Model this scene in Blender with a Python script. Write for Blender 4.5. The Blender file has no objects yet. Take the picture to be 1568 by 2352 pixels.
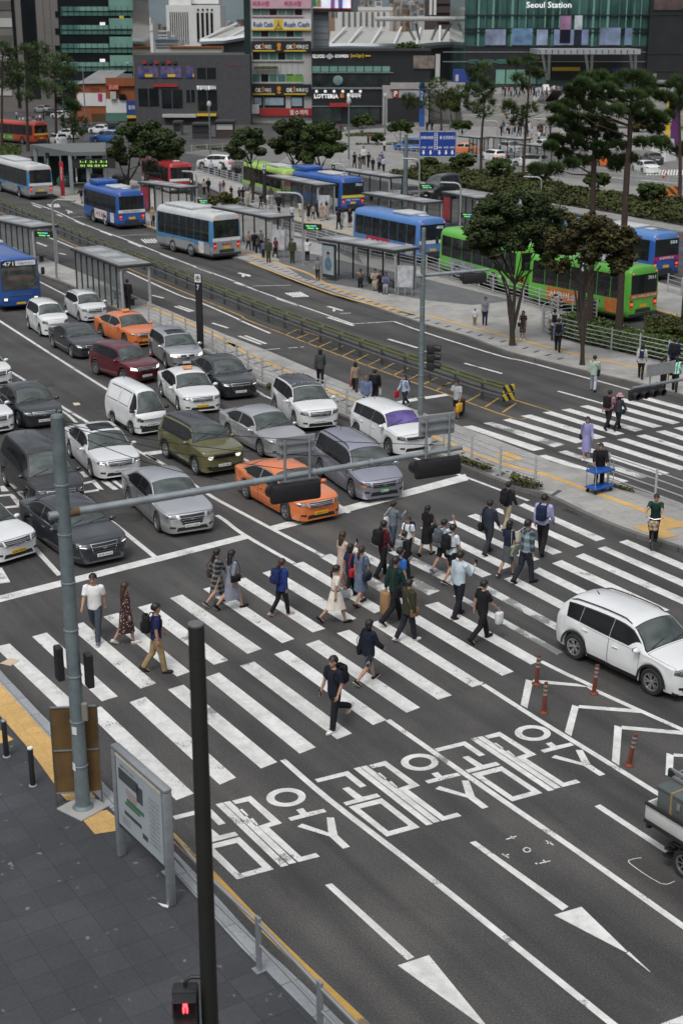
import bpy, bmesh, math, random
import numpy as np
from mathutils import Vector, Matrix
from mathutils.bvhtree import BVHTree
rnd = random.Random(7)
PI = math.pi
sc = bpy.context.scene
COL = sc.collection
# ------------------------------------------------------------------ camera model (photo measured on a 1568 x 2352 grid)
FPX, HCAM = 3270.0, 15.8
TH = math.atan((1176-60)/FPX)
CT, ST = math.cos(TH), math.sin(TH)
def ray(x,y):
 u =(x-784)/FPX; v =(y-1176)/FPX
 return Vector((u,CT-v*ST,-(ST+v*CT)))
def P(x,y,z=0.0):
 d = ray(x,y); t =(z-HCAM)/d.z
 return Vector((d.x*t,d.y*t,z))
def at(x,y,Y):
 d = ray(x,y); t = Y/d.y
 return Vector((d.x*t,Y,HCAM+d.z*t))
def hz(x,y,topy,z=0.0):
 return at(x,topy,P(x,y,z).y).z-z
class Frame:
 def __init__(s,ox,oy,w): s.ox, s.oy, s.k = ox/1.7417, oy/1.7417, w/1568/1.7417
 def __call__(s,*p):
  q =[(s.ox+a*s.k,s.oy+b*s.k)for a,b in p]
  return q[0]if len(q)==1 else q
A1, A2, A3 = Frame(0,0,960), Frame(900,0,960), Frame(1771,0,960)
B1, B2, B3 = Frame(0,540,960), Frame(900,540,960), Frame(1771,540,960)
C1, C2, C3 = Frame(0,1100,960), Frame(900,1100,960), Frame(1771,1100,960)
D1, D2, D3 = Frame(0,1660,960), Frame(900,1660,960), Frame(1771,1660,960)
E1, E2, E3 = Frame(0,2200,960), Frame(900,2100,960), Frame(1771,2200,960)
F1, F2, F3 = Frame(0,2700,1000), Frame(860,2600,1000), Frame(1731,2700,1000)
G1, G2 = Frame(0,3300,1200), Frame(1131,3200,1600)
LT1, LT2, LT3 = Frame(680,3080,800), Frame(1200,2950,800), Frame(1680,2860,780)
J1, J2, J3 = Frame(0,620,700), Frame(2000,200,731), Frame(1500,440,700)
J4, J5 = Frame(1900,900,831), Frame(2150,540,581)
# ------------------------------------------------------------------ materials
MATS ={}
def nodes_of(name):
 m = bpy.data.materials.new(name); m.use_nodes = True
 nt = m.node_tree; return m, nt, nt.nodes, nt.links, nt.nodes['Principled BSDF']
def mat(name,col,rough=0.6,metal=0.0,var=0.12,scale=6.0,bump=0.0,coat=0.0,emit=None,estr=0.0,spec=0.5,bscale=None,trans=0.0,alpha=1.0):
 if name in MATS: return MATS[name]
 m, nt, N, L, b = nodes_of(name)
 b.inputs['Roughness'].default_value = rough; b.inputs['Metallic'].default_value = metal
 b.inputs['Specular IOR Level'].default_value = spec
 if coat: b.inputs['Coat Weight'].default_value = coat; b.inputs['Coat Roughness'].default_value = 0.04
 if trans: b.inputs['Transmission Weight'].default_value = trans
 if alpha<1: b.inputs['Alpha'].default_value = alpha
 c = tuple(col)+(1, )
 tc = N.new('ShaderNodeTexCoord')
 if var>0:
  nz = N.new('ShaderNodeTexNoise'); nz.inputs['Scale'].default_value = scale; nz.inputs['Detail'].default_value = 5
  L.new(tc.outputs['Object'],nz.inputs['Vector'])
  mr = N.new('ShaderNodeMapRange'); mr.inputs[1].default_value = 0.25; mr.inputs[2].default_value = 0.75
  mr.inputs[3].default_value = 1-var; mr.inputs[4].default_value = 1+var
  L.new(nz.outputs['Fac'],mr.inputs[0])
  mx = N.new('ShaderNodeMix'); mx.data_type = 'RGBA'; mx.blend_type = 'MULTIPLY'; mx.inputs[0].default_value = 1
  mx.inputs[6].default_value = c; L.new(mr.outputs[0],mx.inputs[7]); L.new(mx.outputs[2],b.inputs['Base Color'])
 else: b.inputs['Base Color'].default_value = c
 if bump:
  n2 = N.new('ShaderNodeTexNoise'); n2.inputs['Scale'].default_value = bscale or scale*3; n2.inputs['Detail'].default_value = 4
  L.new(tc.outputs['Object'],n2.inputs['Vector'])
  bp = N.new('ShaderNodeBump'); bp.inputs['Strength'].default_value = bump; bp.inputs['Distance'].default_value = 0.03
  L.new(n2.outputs['Fac'],bp.inputs['Height']); L.new(bp.outputs['Normal'],b.inputs['Normal'])
 if emit: b.inputs['Emission Color'].default_value = tuple(emit)+(1, ); b.inputs['Emission Strength'].default_value = estr
 MATS[name] = m; return m
def math_node(N,L,op,a,b=None,clamp=False):
 n = N.new('ShaderNodeMath'); n.operation = op; n.use_clamp = clamp
 for i, x in enumerate((a,b)):
  if x is None: continue
  if isinstance(x,(int,float)): n.inputs[i].default_value = x
  else: L.new(x,n.inputs[i])
 return n.outputs[0]
def noise(N,L,vec,scale,detail=4,rough=0.55):
 n = N.new('ShaderNodeTexNoise'); n.inputs['Scale'].default_value = scale; n.inputs['Detail'].default_value = detail
 n.inputs['Roughness'].default_value = rough; L.new(vec,n.inputs['Vector']); return n.outputs['Fac']
def ramp(N,L,fac,stops):
 r = N.new('ShaderNodeValToRGB'); e = r.color_ramp.elements
 while len(e)<len(stops): e.new(0.5)
 for k,(p,c)in zip(e,stops): k.position = p; k.color =(tuple(c)+(1,))if len(c)==3 else c
 L.new(fac,r.inputs[0]); return r.outputs[0]
def mixc(N,L,fac,a,b,mode='MIX'):
 mx = N.new('ShaderNodeMix'); mx.data_type = 'RGBA'; mx.blend_type = mode
 for i, x in((0,fac),(6,a),(7,b)):
  if isinstance(x,(int,float)): mx.inputs[i].default_value = x
  elif isinstance(x,tuple): mx.inputs[i].default_value = x+(1, )if len(x)==3 else x
  else: L.new(x,mx.inputs[i])
 return mx.outputs[2]
def stretched(N,L,vec,ang,sx,sy):
 mp = N.new('ShaderNodeMapping'); mp.vector_type = 'TEXTURE'; mp.inputs['Rotation'].default_value =(0,0,-ang); mp.inputs['Scale'].default_value =(1/sx,1/sy,1)
 L.new(vec,mp.inputs['Vector']); return mp.outputs[0]
def asphalt_mat():
 m, nt, N, L, b = nodes_of('asphalt')
 pos = N.new('ShaderNodeNewGeometry').outputs['Position']
 grain = noise(N,L,pos,26,3,0.75)
 fine = ramp(N,L,grain,[(0.30,(0.038,0.037,0.037)),(0.5,(0.070,0.068,0.067)),(0.64,(0.102,0.100,0.097)),(0.76,(0.23,0.228,0.222))])
 big = noise(N,L,pos,0.35,5)
 c = mixc(N,L,1.0,fine,ramp(N,L,big,[(0.3,(0.70,0.71,0.74)),(0.7,(1.22,1.19,1.14))]),'MULTIPLY')
 st = noise(N,L,stretched(N,L,pos,math.radians(59),0.06,1.1),1.0,4)
 c = mixc(N,L,1.0,c,ramp(N,L,st,[(0.30,(0.60,0.60,0.61)),(0.52,(1.0,1.0,1.0)),(0.74,(1.28,1.25,1.2))]),'MULTIPLY')
 sp = noise(N,L,pos,2.6,6,0.7)
 c = mixc(N,L,ramp(N,L,sp,[(0.68,(0,0,0)),(0.74,(0.75,0.75,0.75))]),c,(0.028,0.027,0.027))
 oil = noise(N,L,stretched(N,L,pos,math.radians(59),0.25,0.9),1.0,5,0.65)
 c = mixc(N,L,ramp(N,L,oil,[(0.58,(0,0,0)),(0.70,(0.55,0.55,0.55))]),c,(0.036,0.035,0.035))
 vo = N.new('ShaderNodeTexVoronoi'); vo.feature = 'DISTANCE_TO_EDGE'; vo.inputs['Scale'].default_value = 0.16; wv = N.new('ShaderNodeVectorMath'); wv.operation = 'MULTIPLY_ADD'
 nn = N.new('ShaderNodeTexNoise'); nn.inputs['Scale'].default_value = 0.9; nn.inputs['Detail'].default_value = 6; L.new(pos,nn.inputs['Vector']); wv.inputs[1].default_value =(1.6,1.6,0); L.new(nn.outputs['Color'],wv.inputs[0]); L.new(pos,wv.inputs[2]); L.new(wv.outputs[0],vo.inputs['Vector'])
 c = mixc(N,L,ramp(N,L,vo.outputs['Distance'],[(0.0,(0.22,0.22,0.22)),(0.004,(0,0,0))]),c,(0.03,0.029,0.028))
 L.new(c,b.inputs['Base Color']); b.inputs['Roughness'].default_value = 0.75; b.inputs['Specular IOR Level'].default_value = 0.4
 bp = N.new('ShaderNodeBump'); bp.inputs['Strength'].default_value = 0.35; bp.inputs['Distance'].default_value = 0.01
 L.new(grain,bp.inputs['Height']); L.new(bp.outputs[0],b.inputs['Normal'])
 return m
def paint_mat(name,col,wear=0.62):
 m, nt, N, L, b = nodes_of(name)
 pos = N.new('ShaderNodeNewGeometry').outputs['Position']
 w1 = noise(N,L,pos,1.1,3); w2 = noise(N,L,pos,22,5,0.8)
 s = math_node(N,L,'ADD',math_node(N,L,'MULTIPLY',w1,0.62),math_node(N,L,'MULTIPLY',w2,0.38))
 fac = ramp(N,L,s,[(wear-0.012,(0,0,0)),(wear+0.02,(0.8,0.8,0.8))])
 dirt = ramp(N,L,noise(N,L,pos,2.2,7,0.75),[(0.3,(0.66,0.65,0.63)),(0.6,(1,1,1))])
 tr = ramp(N,L,noise(N,L,stretched(N,L,pos,math.radians(59),0.05,2.2),1.0,4),[(0.3,(0.83,0.83,0.82)),(0.55,(1,1,1))])
 c = mixc(N,L,1.0,mixc(N,L,1.0,col,dirt,'MULTIPLY'),tr,'MULTIPLY')
 c = mixc(N,L,fac,c,(0.085,0.085,0.085))
 L.new(c,b.inputs['Base Color']); b.inputs['Roughness'].default_value = 0.7
 return m
def tile_mat(name,c1,c2,size,grout,ang=0.0,rough=0.75,aspect=1.0,offset=0.0,spots=0.0):
 m, nt, N, L, b = nodes_of(name)
 pos = N.new('ShaderNodeNewGeometry').outputs['Position']
 v = stretched(N,L,pos,ang,1/size,1/size)
 br = N.new('ShaderNodeTexBrick'); L.new(v,br.inputs['Vector'])
 br.inputs['Scale'].default_value = 1; br.inputs['Brick Width'].default_value = aspect; br.inputs['Row Height'].default_value = 1.0
 br.inputs['Mortar Size'].default_value = 0.012; br.offset = offset
 br.inputs['Color1'].default_value = c1+(1, ); br.inputs['Color2'].default_value = c2+(1, ); br.inputs['Mortar'].default_value = grout+(1, )
 big = ramp(N,L,noise(N,L,pos,0.5,6,0.65),[(0.3,(0.78,0.78,0.78)),(0.7,(1.18,1.17,1.15))])
 c = mixc(N,L,1.0,br.outputs['Color'],big,'MULTIPLY')
 c = mixc(N,L,1.0,c,ramp(N,L,noise(N,L,pos,18,4,0.7),[(0.3,(0.82,0.82,0.82)),(0.7,(1.15,1.15,1.15))]),'MULTIPLY')
 if spots: c = mixc(N,L,ramp(N,L,noise(N,L,pos,4.2,2,0.5),[(0.70,(0,0,0)),(0.76,(spots,)*3)]),c,(0.30,0.30,0.31))
 L.new(c,b.inputs['Base Color']); b.inputs['Roughness'].default_value = rough
 return m
# ------------------------------------------------------------------ mesh builder
class MB:
 def __init__(s): s.v =[]; s.f =[]; s.m =[]
 def add(s,vs,fs,mi=0):
  b = len(s.v); s.v+=[tuple(p)for p in vs]; s.f+=[tuple(b+i for i in f)for f in fs]; s.m+=[mi]*len(fs); return s
 def box(s,c,d,rz=0.0,mi=0,M=None):
  hx, hy, hh = d[0]/2, d[1]/2, d[2]/2; cr, sr = math.cos(rz), math.sin(rz); vs =[]
  for z in(-hh,hh):
   for x, y in((-hx,-hy),(hx,-hy),(hx,hy),(-hx,hy)):
    p = Vector((c[0]+x*cr-y*sr,c[1]+x*sr+y*cr,c[2]+z)); vs.append(M@p if M else p)
  return s.add(vs,[(0,3,2,1),(4,5,6,7),(0,1,5,4),(1,2,6,5),(2,3,7,6),(3,0,4,7)],mi)
 def rbox(s,c,d,r=0.03,rz=0.0,mi=0,M=None,seg=2):
  bm = bmesh.new(); bmesh.ops.create_cube(bm,size=1)
  bmesh.ops.scale(bm,vec=d,verts=bm.verts)
  bmesh.ops.bevel(bm,geom=list(bm.edges),offset=min(r,min(d)*0.45),segments=seg,profile=0.5,affect='EDGES')
  R = Matrix.Translation(c)@Matrix.Rotation(rz,4,'Z')
  if M: R = M@R
  s.addbm(bm,mi,R); return s
 def addbm(s,bm,mi=0,M=None):
  bm.verts.index_update()
  s.add([(M@v.co)if M else v.co for v in bm.verts],[[v.index for v in f.verts]for f in bm.faces],mi); bm.free()
 def quad(s,a,b,c,d,mi=0): return s.add((a,b,c,d),[(0,1,2,3)],mi)
 def poly(s,pts,mi=0): return s.add(pts,[tuple(range(len(pts)))],mi)
 def prism(s,pts,z0,z1,mi=0,top=True,bottom=False,mside=None):
  a = 0.5*sum(pts[i][0]*pts[(i+1)%len(pts)][1]-pts[(i+1)%len(pts)][0]*pts[i][1]for i in range(len(pts)))
  if a<0: pts = pts[::-1]
  n = len(pts); vs =[(p[0],p[1],z0)for p in pts]+[(p[0],p[1],z1)for p in pts]
  s.add(vs,[(i,(i+1)%n,n+(i+1)%n,n+i)for i in range(n)],mi if mside is None else mside)
  if top: s.add(vs[n:],[tuple(range(n))],mi)
  if bottom: s.add(vs[:n],[tuple(range(n))[::-1]],mi)
  return s
 def tube(s,path,r,seg=8,cap=True,mi=0,sq=None):
  path =[Vector(p)for p in path]; n = len(path); rr = r if isinstance(r,(list,tuple))else[r]*n
  b = len(s.v); up = None
  for i, p in enumerate(path):
   t =(path[min(i+1,n-1)]-path[max(i-1,0)]).normalized()
   if up is None:
    up = Vector((0,0,1))if abs(t.z)<0.9 else Vector((1,0,0))
   a = t.cross(up).normalized(); bb = a.cross(t).normalized(); up = bb
   q = rr[i]if isinstance(rr[i],(list,tuple))else(rr[i],rr[i])
   for k in range(seg):
    th = 2*PI*k/seg+(PI/seg if sq else 0)
    s.v.append(tuple(p+a*(math.cos(th)*q[0])+bb*(math.sin(th)*q[1])))
  for i in range(n-1):
   for k in range(seg):
    k2 =(k+1)%seg
    s.f.append((b+i*seg+k,b+i*seg+k2,b+(i+1)*seg+k2,b+(i+1)*seg+k)); s.m.append(mi)
  if cap:
   s.f.append(tuple(b+k for k in range(seg))[::-1]); s.m.append(mi)
   s.f.append(tuple(b+(n-1)*seg+k for k in range(seg))); s.m.append(mi)
  return s
 def lathe(s,prof,seg=16,c=(0,0,0),axis='Z',mi=0,a0=0.0,a1=2*PI):
  b = len(s.v); n = len(prof); full = abs(a1-a0-2*PI)<1e-6; ns = seg if full else seg+1
  for k in range(ns):
   th = a0+(a1-a0)*k/seg; cs, sn = math.cos(th), math.sin(th)
   for r, h in prof:
    p =(r*cs,r*sn,h)if axis=='Z' else((r*cs,h,r*sn)if axis=='Y' else(h,r*cs,r*sn))
    s.v.append((p[0]+c[0],p[1]+c[1],p[2]+c[2]))
  for k in range(seg):
   k2 =(k+1)%ns
   for i in range(n-1):
    s.f.append((b+k*n+i,b+k2*n+i,b+k2*n+i+1,b+k*n+i+1)); s.m.append(mi)
  return s
 def ell(s,c,r,seg=10,rings=7,mi=0,M=None):
  b = len(s.v)
  for i in range(rings+1):
   ph = PI*i/rings
   for k in range(seg):
    th = 2*PI*k/seg
    p = Vector((c[0]+r[0]*math.sin(ph)*math.cos(th),c[1]+r[1]*math.sin(ph)*math.sin(th),c[2]+r[2]*math.cos(ph)))
    s.v.append(tuple(M@p if M else p))
  for i in range(rings):
   for k in range(seg):
    k2 =(k+1)%seg
    s.f.append((b+i*seg+k,b+(i+1)*seg+k,b+(i+1)*seg+k2,b+i*seg+k2)); s.m.append(mi)
  return s
 def grid(s,pts,mi=0,closed=False):
  n, k = len(pts), len(pts[0]); b = len(s.v)
  for row in pts: s.v+=[tuple(p)for p in row]
  for i in range(n-1):
   for j in range(k if closed else k-1):
    j2 =(j+1)%k
    s.f.append((b+i*k+j,b+i*k+j2,b+(i+1)*k+j2,b+(i+1)*k+j)); s.m.append(mi)
  return s
 def mesh(s,name,mats,smooth=False):
  me = bpy.data.meshes.new(name); me.from_pydata(s.v,[],s.f)
  for m in(mats if isinstance(mats,(list,tuple))else[mats]): me.materials.append(m)
  if any(s.m): me.polygons.foreach_set('material_index',s.m)
  if smooth:
   me.polygons.foreach_set('use_smooth',[True]*len(me.polygons))
   if smooth!='all': me.set_sharp_from_angle(angle=math.radians(38 if smooth is True else smooth))
  me.update(); return me
 def build(s,name,mats,parent=None,smooth=False):
  return link(name,s.mesh(name,mats,smooth),parent)
def link(name,me,parent=None,loc=None,rot=None):
 o = bpy.data.objects.new(name,me); COL.objects.link(o)
 if parent is not None: o.parent = parent
 if loc is not None: o.location = loc
 if rot is not None: o.rotation_euler = rot
 return o
def tag(o,label=None,cat=None,group=None,kind=None):
 if label: o['label'] = label
 if cat: o['category'] = cat
 if group: o['group'] = group
 if kind: o['kind'] = kind
 return o
def thing(name,label,cat,loc=(0,0,0),rz=0.0,group=None):
 o = bpy.data.objects.new(name,None); COL.objects.link(o); o.empty_display_size = 0.2
 o.location = loc; o.rotation_euler =(0,0,rz); return tag(o,label,cat,group)
def struct(name,mb,mats,smooth=False): return tag(mb.build(name,mats,None,smooth),kind='structure')
def children(o): return[c for c in bpy.data.objects if c.parent==o]
def copy_tree(o,kids,parent=None):
 c = o.copy(); COL.objects.link(c)
 if parent is not None: c.parent = parent
 for ch in kids.get(o.name,[]): copy_tree(ch,kids,c)
 return c
def kid_map(root):
 out ={}
 def rec(o):
  out[o.name] = children(o)
  for c in out[o.name]: rec(c)
 rec(root); return out
WORK = bpy.data.scenes.new('workshop')
def evaluated(o):
 vl = WORK.view_layers[0]; vl.update(); return bpy.data.meshes.new_from_object(o.evaluated_get(vl.depsgraph))
def fuse(mb,vox,name='body',smooth=2):
 me = mb.mesh(name,[]); o = bpy.data.objects.new(name,me); WORK.collection.objects.link(o)
 r = o.modifiers.new('r','REMESH'); r.mode = 'VOXEL'; r.voxel_size = vox
 if smooth: k = o.modifiers.new('s','SMOOTH'); k.iterations = smooth; k.factor = .5
 out = evaluated(o); bpy.data.objects.remove(o); bpy.data.meshes.remove(me)
 out.polygons.foreach_set('use_smooth',[True]*len(out.polygons)); out.name = name; return out
def text_mesh(txt,size=1.0,depth=0.0,align='CENTER',bold=0.0,spacing=1.0):
 cu = bpy.data.curves.new('lettering','FONT'); cu.body = txt; cu.size = size; cu.align_x = align; cu.align_y = 'CENTER'
 cu.extrude = depth; cu.offset = bold; cu.resolution_u = 2; cu.space_character = spacing
 o = bpy.data.objects.new('lettering',cu); WORK.collection.objects.link(o); me = evaluated(o)
 bpy.data.objects.remove(o); bpy.data.curves.remove(cu)
 return me
TXT ={}
def text(name,txt,width,height,material,parent,M,bold=0.0,stretch=True):
 """lettering fitted to width x height, its centre at M (x to the reader's right, y up, z to the reader)"""
 if txt not in TXT:
  me = text_mesh(txt,bold=bold); co = np.empty(len(me.vertices)*3); me.vertices.foreach_get('co',co)
  TXT[txt] =(co.reshape(-1,3),[tuple(p.vertices)for p in me.polygons]); bpy.data.meshes.remove(me)
 co, fs = TXT[txt]
 if not len(co): return None
 lo, hi = co.min(0), co.max(0); sz = np.maximum(hi-lo,1e-6)
 sx, sy = width/sz[0], height/sz[1]
 if not stretch: sx = sy = min(sx,sy)
 mb = MB(); mb.add([M@Vector(((p[0]-(lo[0]+hi[0])/2)*sx,(p[1]-(lo[1]+hi[1])/2)*sy,0))for p in co],fs)
 return mb.build(name,material,parent)
def facing(c,nrm,up=(0,0,1)):
 z = Vector(nrm).normalized(); x = Vector(up).cross(z).normalized(); y = z.cross(x)
 return Matrix(((x.x,y.x,z.x,c[0]),(x.y,y.y,z.y,c[1]),(x.z,y.z,z.z,c[2]),(0,0,0,1)))
def ribbon(mb,pts,w,z=None,mi=0):
 pts =[Vector(p)for p in pts]; L, R =[],[]
 for i, p in enumerate(pts):
  d =(pts[min(i+1,len(pts)-1)]-pts[max(i-1,0)]); d.z = 0; d.normalize(); n = Vector((-d.y,d.x,0))*(w/2)
  q = p.copy()
  if z is not None: q.z = z
  L.append(q+n); R.append(q-n)
 return mb.grid([R,L],mi)
def along(pts,step,start=0.0):
 out =[]; acc = start
 for a, b in zip(pts[:-1],pts[1:]):
  d = b-a; l = d.length
  while acc<=l: out.append((a+d*(acc/l),math.atan2(d.y,d.x))); acc+=step
  acc-=l
 return out
def smooth_path(pts,n=4):
 out =[]
 for i in range(len(pts)-1):
  p0, p1, p2, p3 = pts[max(i-1,0)], pts[i], pts[i+1], pts[min(i+2,len(pts)-1)]
  for k in range(n):
   t = k/n
   out.append(0.5*((2*p1)+(p2-p0)*t+(2*p0-5*p1+4*p2-p3)*t*t+(3*p1-p0-3*p2+p3)*t**3))
 return out+[pts[-1]]
# ------------------------------------------------------------------ camera, daylight
cam = bpy.data.cameras.new('camera'); co = bpy.data.objects.new('camera',cam); COL.objects.link(co); sc.camera = co
co.location =(0,0,HCAM); co.rotation_euler =(PI/2-TH,0,0)
cam.sensor_fit = 'HORIZONTAL'; cam.sensor_width = 24.0; cam.lens = FPX/1568*24.0
cam.clip_start = 0.5; cam.clip_end = 20000
cam.dof.use_dof = True; cam.dof.focus_distance = 42.0; cam.dof.aperture_fstop = 1.5
w = bpy.data.worlds.new('World'); sc.world = w; w.use_nodes = True
N, L = w.node_tree.nodes, w.node_tree.links
SUN_EL, SUN_AZ = math.radians(58), math.radians(200)
sky = N.new('ShaderNodeTexSky'); sky.sky_type = 'NISHITA'; sky.sun_disc = False; sky.sun_elevation = SUN_EL; sky.sun_rotation = SUN_AZ
sky.dust_density = 3.0; sky.air_density = 1.0
hs = N.new('ShaderNodeHueSaturation'); hs.inputs['Saturation'].default_value = 0.22; L.new(sky.outputs[0],hs.inputs['Color'])
tcw = N.new('ShaderNodeTexCoord')
cl = noise(N,L,tcw.outputs['Generated'],3.2,6,0.6)
cc = mixc(N,L,1.0,hs.outputs[0],ramp(N,L,cl,[(0.36,(0.45,0.47,0.51)),(0.5,(0.95,0.96,0.97)),(0.62,(1.6,1.58,1.55))]),'MULTIPLY')
sp = N.new('ShaderNodeSeparateXYZ'); L.new(tcw.outputs['Generated'],sp.inputs[0])
cc = mixc(N,L,1.0,cc,ramp(N,L,sp.outputs[2],[(0.0,(0.30,0.305,0.31)),(0.2,(0.58,0.59,0.60)),(0.75,(1.62,1.62,1.60))]),'MULTIPLY')
L.new(cc,N['Background'].inputs['Color']); N['Background'].inputs['Strength'].default_value = 0.122
sun = bpy.data.lights.new('sun','SUN'); so = bpy.data.objects.new('sun',sun); COL.objects.link(so)
sun.energy = 1.0; sun.angle = math.radians(16); sun.color =(1.0,0.97,0.93)
sd = Vector((math.sin(SUN_AZ)*math.cos(SUN_EL),math.cos(SUN_AZ)*math.cos(SUN_EL),math.sin(SUN_EL)))
so.rotation_euler = sd.to_track_quat('Z','Y').to_euler(); so.location =(0,0,60)
sc.view_settings.view_transform = 'Standard'; sc.view_settings.look = 'None'; sc.view_settings.exposure = 0
sc.render.engine = 'CYCLES'; sc.cycles.use_denoising = True; sc.cycles.max_bounces = 6; sc.cycles.transparent_max_bounces = 12
sc.cycles.caustics_reflective = False; sc.cycles.caustics_refractive = False
# shared materials
M_ASPH = asphalt_mat(); M_WHITE = paint_mat('road_paint_white',(0.75,0.75,0.73),0.592); M_YEL = paint_mat('road_paint_yellow',(0.52,0.32,0.085),0.565)
M_WORN = paint_mat('road_paint_worn',(0.70,0.70,0.68),0.505)
M_STEEL = mat('brushed_steel',(0.42,0.43,0.44),0.38,0.7,0.10,3)
M_GALV = mat('galvanised_steel',(0.30,0.325,0.345),0.5,0.45,0.16,5,0.05)
M_GREYPOLE = mat('grey_painted_pole',(0.155,0.19,0.20),0.55,0.25,0.22,4,0.06)
M_BLACK = mat('black_plastic',(0.018,0.018,0.020),0.5,0,0.2,8)
M_DKGREY = mat('dark_grey_metal',(0.05,0.052,0.055),0.45,0.3,0.15,5)
M_RUBBER = mat('tyre_rubber',(0.022,0.022,0.023),0.8,0,0.2,12)
M_CHROME = mat('chrome',(0.70,0.71,0.72),0.16,1.0,0.05,8)
M_RIM = mat('alloy_rim',(0.52,0.53,0.55),0.3,0.85,0.08,8)
M_CONC = mat('concrete',(0.33,0.325,0.31),0.85,0,0.18,1.2,0.1)
M_GLASSC = mat('dark_window_glass',(0.008,0.009,0.010),0.05,0,0.0,spec=0.35)
M_SHIELD = mat('windscreen_glass',(0.060,0.074,0.070),0.03,0,0.55,1.6,spec=1.0)
M_WHITEPL = mat('white_plastic',(0.75,0.75,0.74),0.5,0,0.06,5)
# ================================================================== the setting: ground, platforms, kerbs, painted markings
M_SLATE = tile_mat('slate_paving',(0.042,0.045,0.052),(0.054,0.057,0.065),0.62,(0.026,0.028,0.033),math.radians(58),0.8,1.0,0.0,0.5)
M_PAVE = tile_mat('pale_paving',(0.31,0.305,0.29),(0.37,0.36,0.345),0.5,(0.22,0.215,0.20),math.radians(66),0.85)
M_PAVEDK = tile_mat('grey_paving',(0.12,0.122,0.127),(0.14,0.142,0.147),0.4,(0.09,0.09,0.093),math.radians(66),0.8)
M_KERB = tile_mat('granite_kerb',(0.27,0.285,0.30),(0.33,0.345,0.36),1.0,(0.14,0.145,0.15),math.radians(58),0.7)
M_KERBDK = tile_mat('weathered_kerb',(0.12,0.117,0.11),(0.16,0.155,0.145),1.0,(0.07,0.068,0.065),math.radians(66),0.85)
M_TACT = tile_mat('yellow_tactile_tiles',(0.54,0.34,0.12),(0.60,0.385,0.145),0.3,(0.42,0.25,0.08),math.radians(58),0.8)
M_PLAZA = tile_mat('plaza_paving',(0.23,0.225,0.215),(0.27,0.265,0.255),1.2,(0.19,0.185,0.18),0.3,0.85)
M_SOIL = mat('planting_soil',(0.06,0.05,0.035),0.95,0,0.3,3)
g = MB(); g.poly([(-3500,-60,0),(3500,-60,0),(3500,9000,0),(-3500,9000,0)])
struct('road',g,M_ASPH)
def xy(pts,z=0.0): return[P(x,y,z)for x,y in pts]
def inset_line(pts,d):
 out =[]
 for i, p in enumerate(pts):
  t = pts[min(i+1,len(pts)-1)]-pts[max(i-1,0)]; t.z = 0; t.normalize()
  out.append(p+Vector((-t.y,t.x,0))*d)
 return out
KH = 0.15
def raised(name,front,back,pave,kerb,kw=0.28,side=1,h=KH):
 """a raised pavement: front edge with a kerb of width kw, closed by the back line"""
 f = smooth_path(xy(front),3); inner = inset_line(f,kw*side); b = xy(back)
 m = MB(); m.prism([(p.x,p.y)for p in inner+b],0,h,0); struct(name,m,[pave])
 k = MB()
 for i in range(len(f)-1):
  q =[f[i],f[i+1],inner[i+1],inner[i]]
  k.add([(p.x,p.y,h+0.003)for p in q],[(0,1,2,3)]); k.add([(f[i].x,f[i].y,0),(f[i+1].x,f[i+1].y,0),(f[i+1].x,f[i+1].y,h+0.003),(f[i].x,f[i].y,h+0.003)],[(0,1,2,3)])
 struct(name.replace('pavement','kerb'),k,[kerb]); return f
NEAR =[(-60,1475),(-25,1520),(14.6,1566.7),(47.6,1601.5),(91.5,1649),(129,1687.5),(238,1812),(269,1843),(403,1973),(487.7,2063.9),(588.8,2176),(689,2270.4),(820,2400),(1000,2570)]
near_f = raised('corner_pavement',NEAR,[(700,2900),(-500,2900),(-500,1700)],M_SLATE,M_KERB,0.34,-1)
PLC_F =[(-60,575),(0,598),(102,638.7),(165,663),(330,748),(485,822),(569.4,877.7),(611.6,895),(787.4,964),(880,1004),(1052,1074),(1168,1121.7),(1248.8,1144.6),(1333,1185),(1389.4,1209.6),(1452.7,1234),(1568,1271),(1700,1312)]
PLC_B =[(1700,1208),(1568,1167),(1456,1132),(1396,1109),(1350.8,1090),(1262.9,1069),(1248.8,1060),(1043,981),(889,925),(808,893.5),(622,814.4),(516.7,774),(327,692),(190,632),(85,590),(-60,540)]
plc_f = raised('island_pavement',PLC_F,PLC_B,M_PAVE,M_KERBDK,0.2,1)
PLA_F =[(110,447),(128,453),(192,478),(334,523),(368,537),(450,566),(550,600),(632.7,631),(734.6,667),(875,716),(973.7,751),(1068,778),(1157,812),(1263,840),(1351,861),(1452.7,885),(1568,915),(1700,949)]
PLA_B =[(1700,826),(1568,790),(1430,752),(1237,707),(1091,661),(952,616),(810,585),(727,556),(640,522),(560,492),(480,462),(380,436),(300,415),(200,405),(110,420)]
pla_f = raised('platform_pavement',PLA_F,PLA_B,M_PAVE,M_KERBDK,0.2,1)
PLB_F =[(430,412),(541,462),(657,505),(812,548),(1020,600),(1300,664),(1529,726),(1700,775)]
PLB_B =[(1700,708),(1568,668),(1300,595),(1060,533),(838,494),(678,464),(560,425),(450,392)]
raised('far_platform_pavement',PLB_F,PLB_B,M_PAVE,M_KERBDK,0.2,1)
raised('plaza_pavement',[(640,372),(760,392),(845,410),(900,420),(1000,436),(1163,464),(1313,489),(1464,516),(1568,534),(1720,560)],[(1900,430),(1900,300),(1568,300),(1000,286),(800,300),(700,330)],M_PLAZA,M_KERB,0.3,1,0.12)
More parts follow.
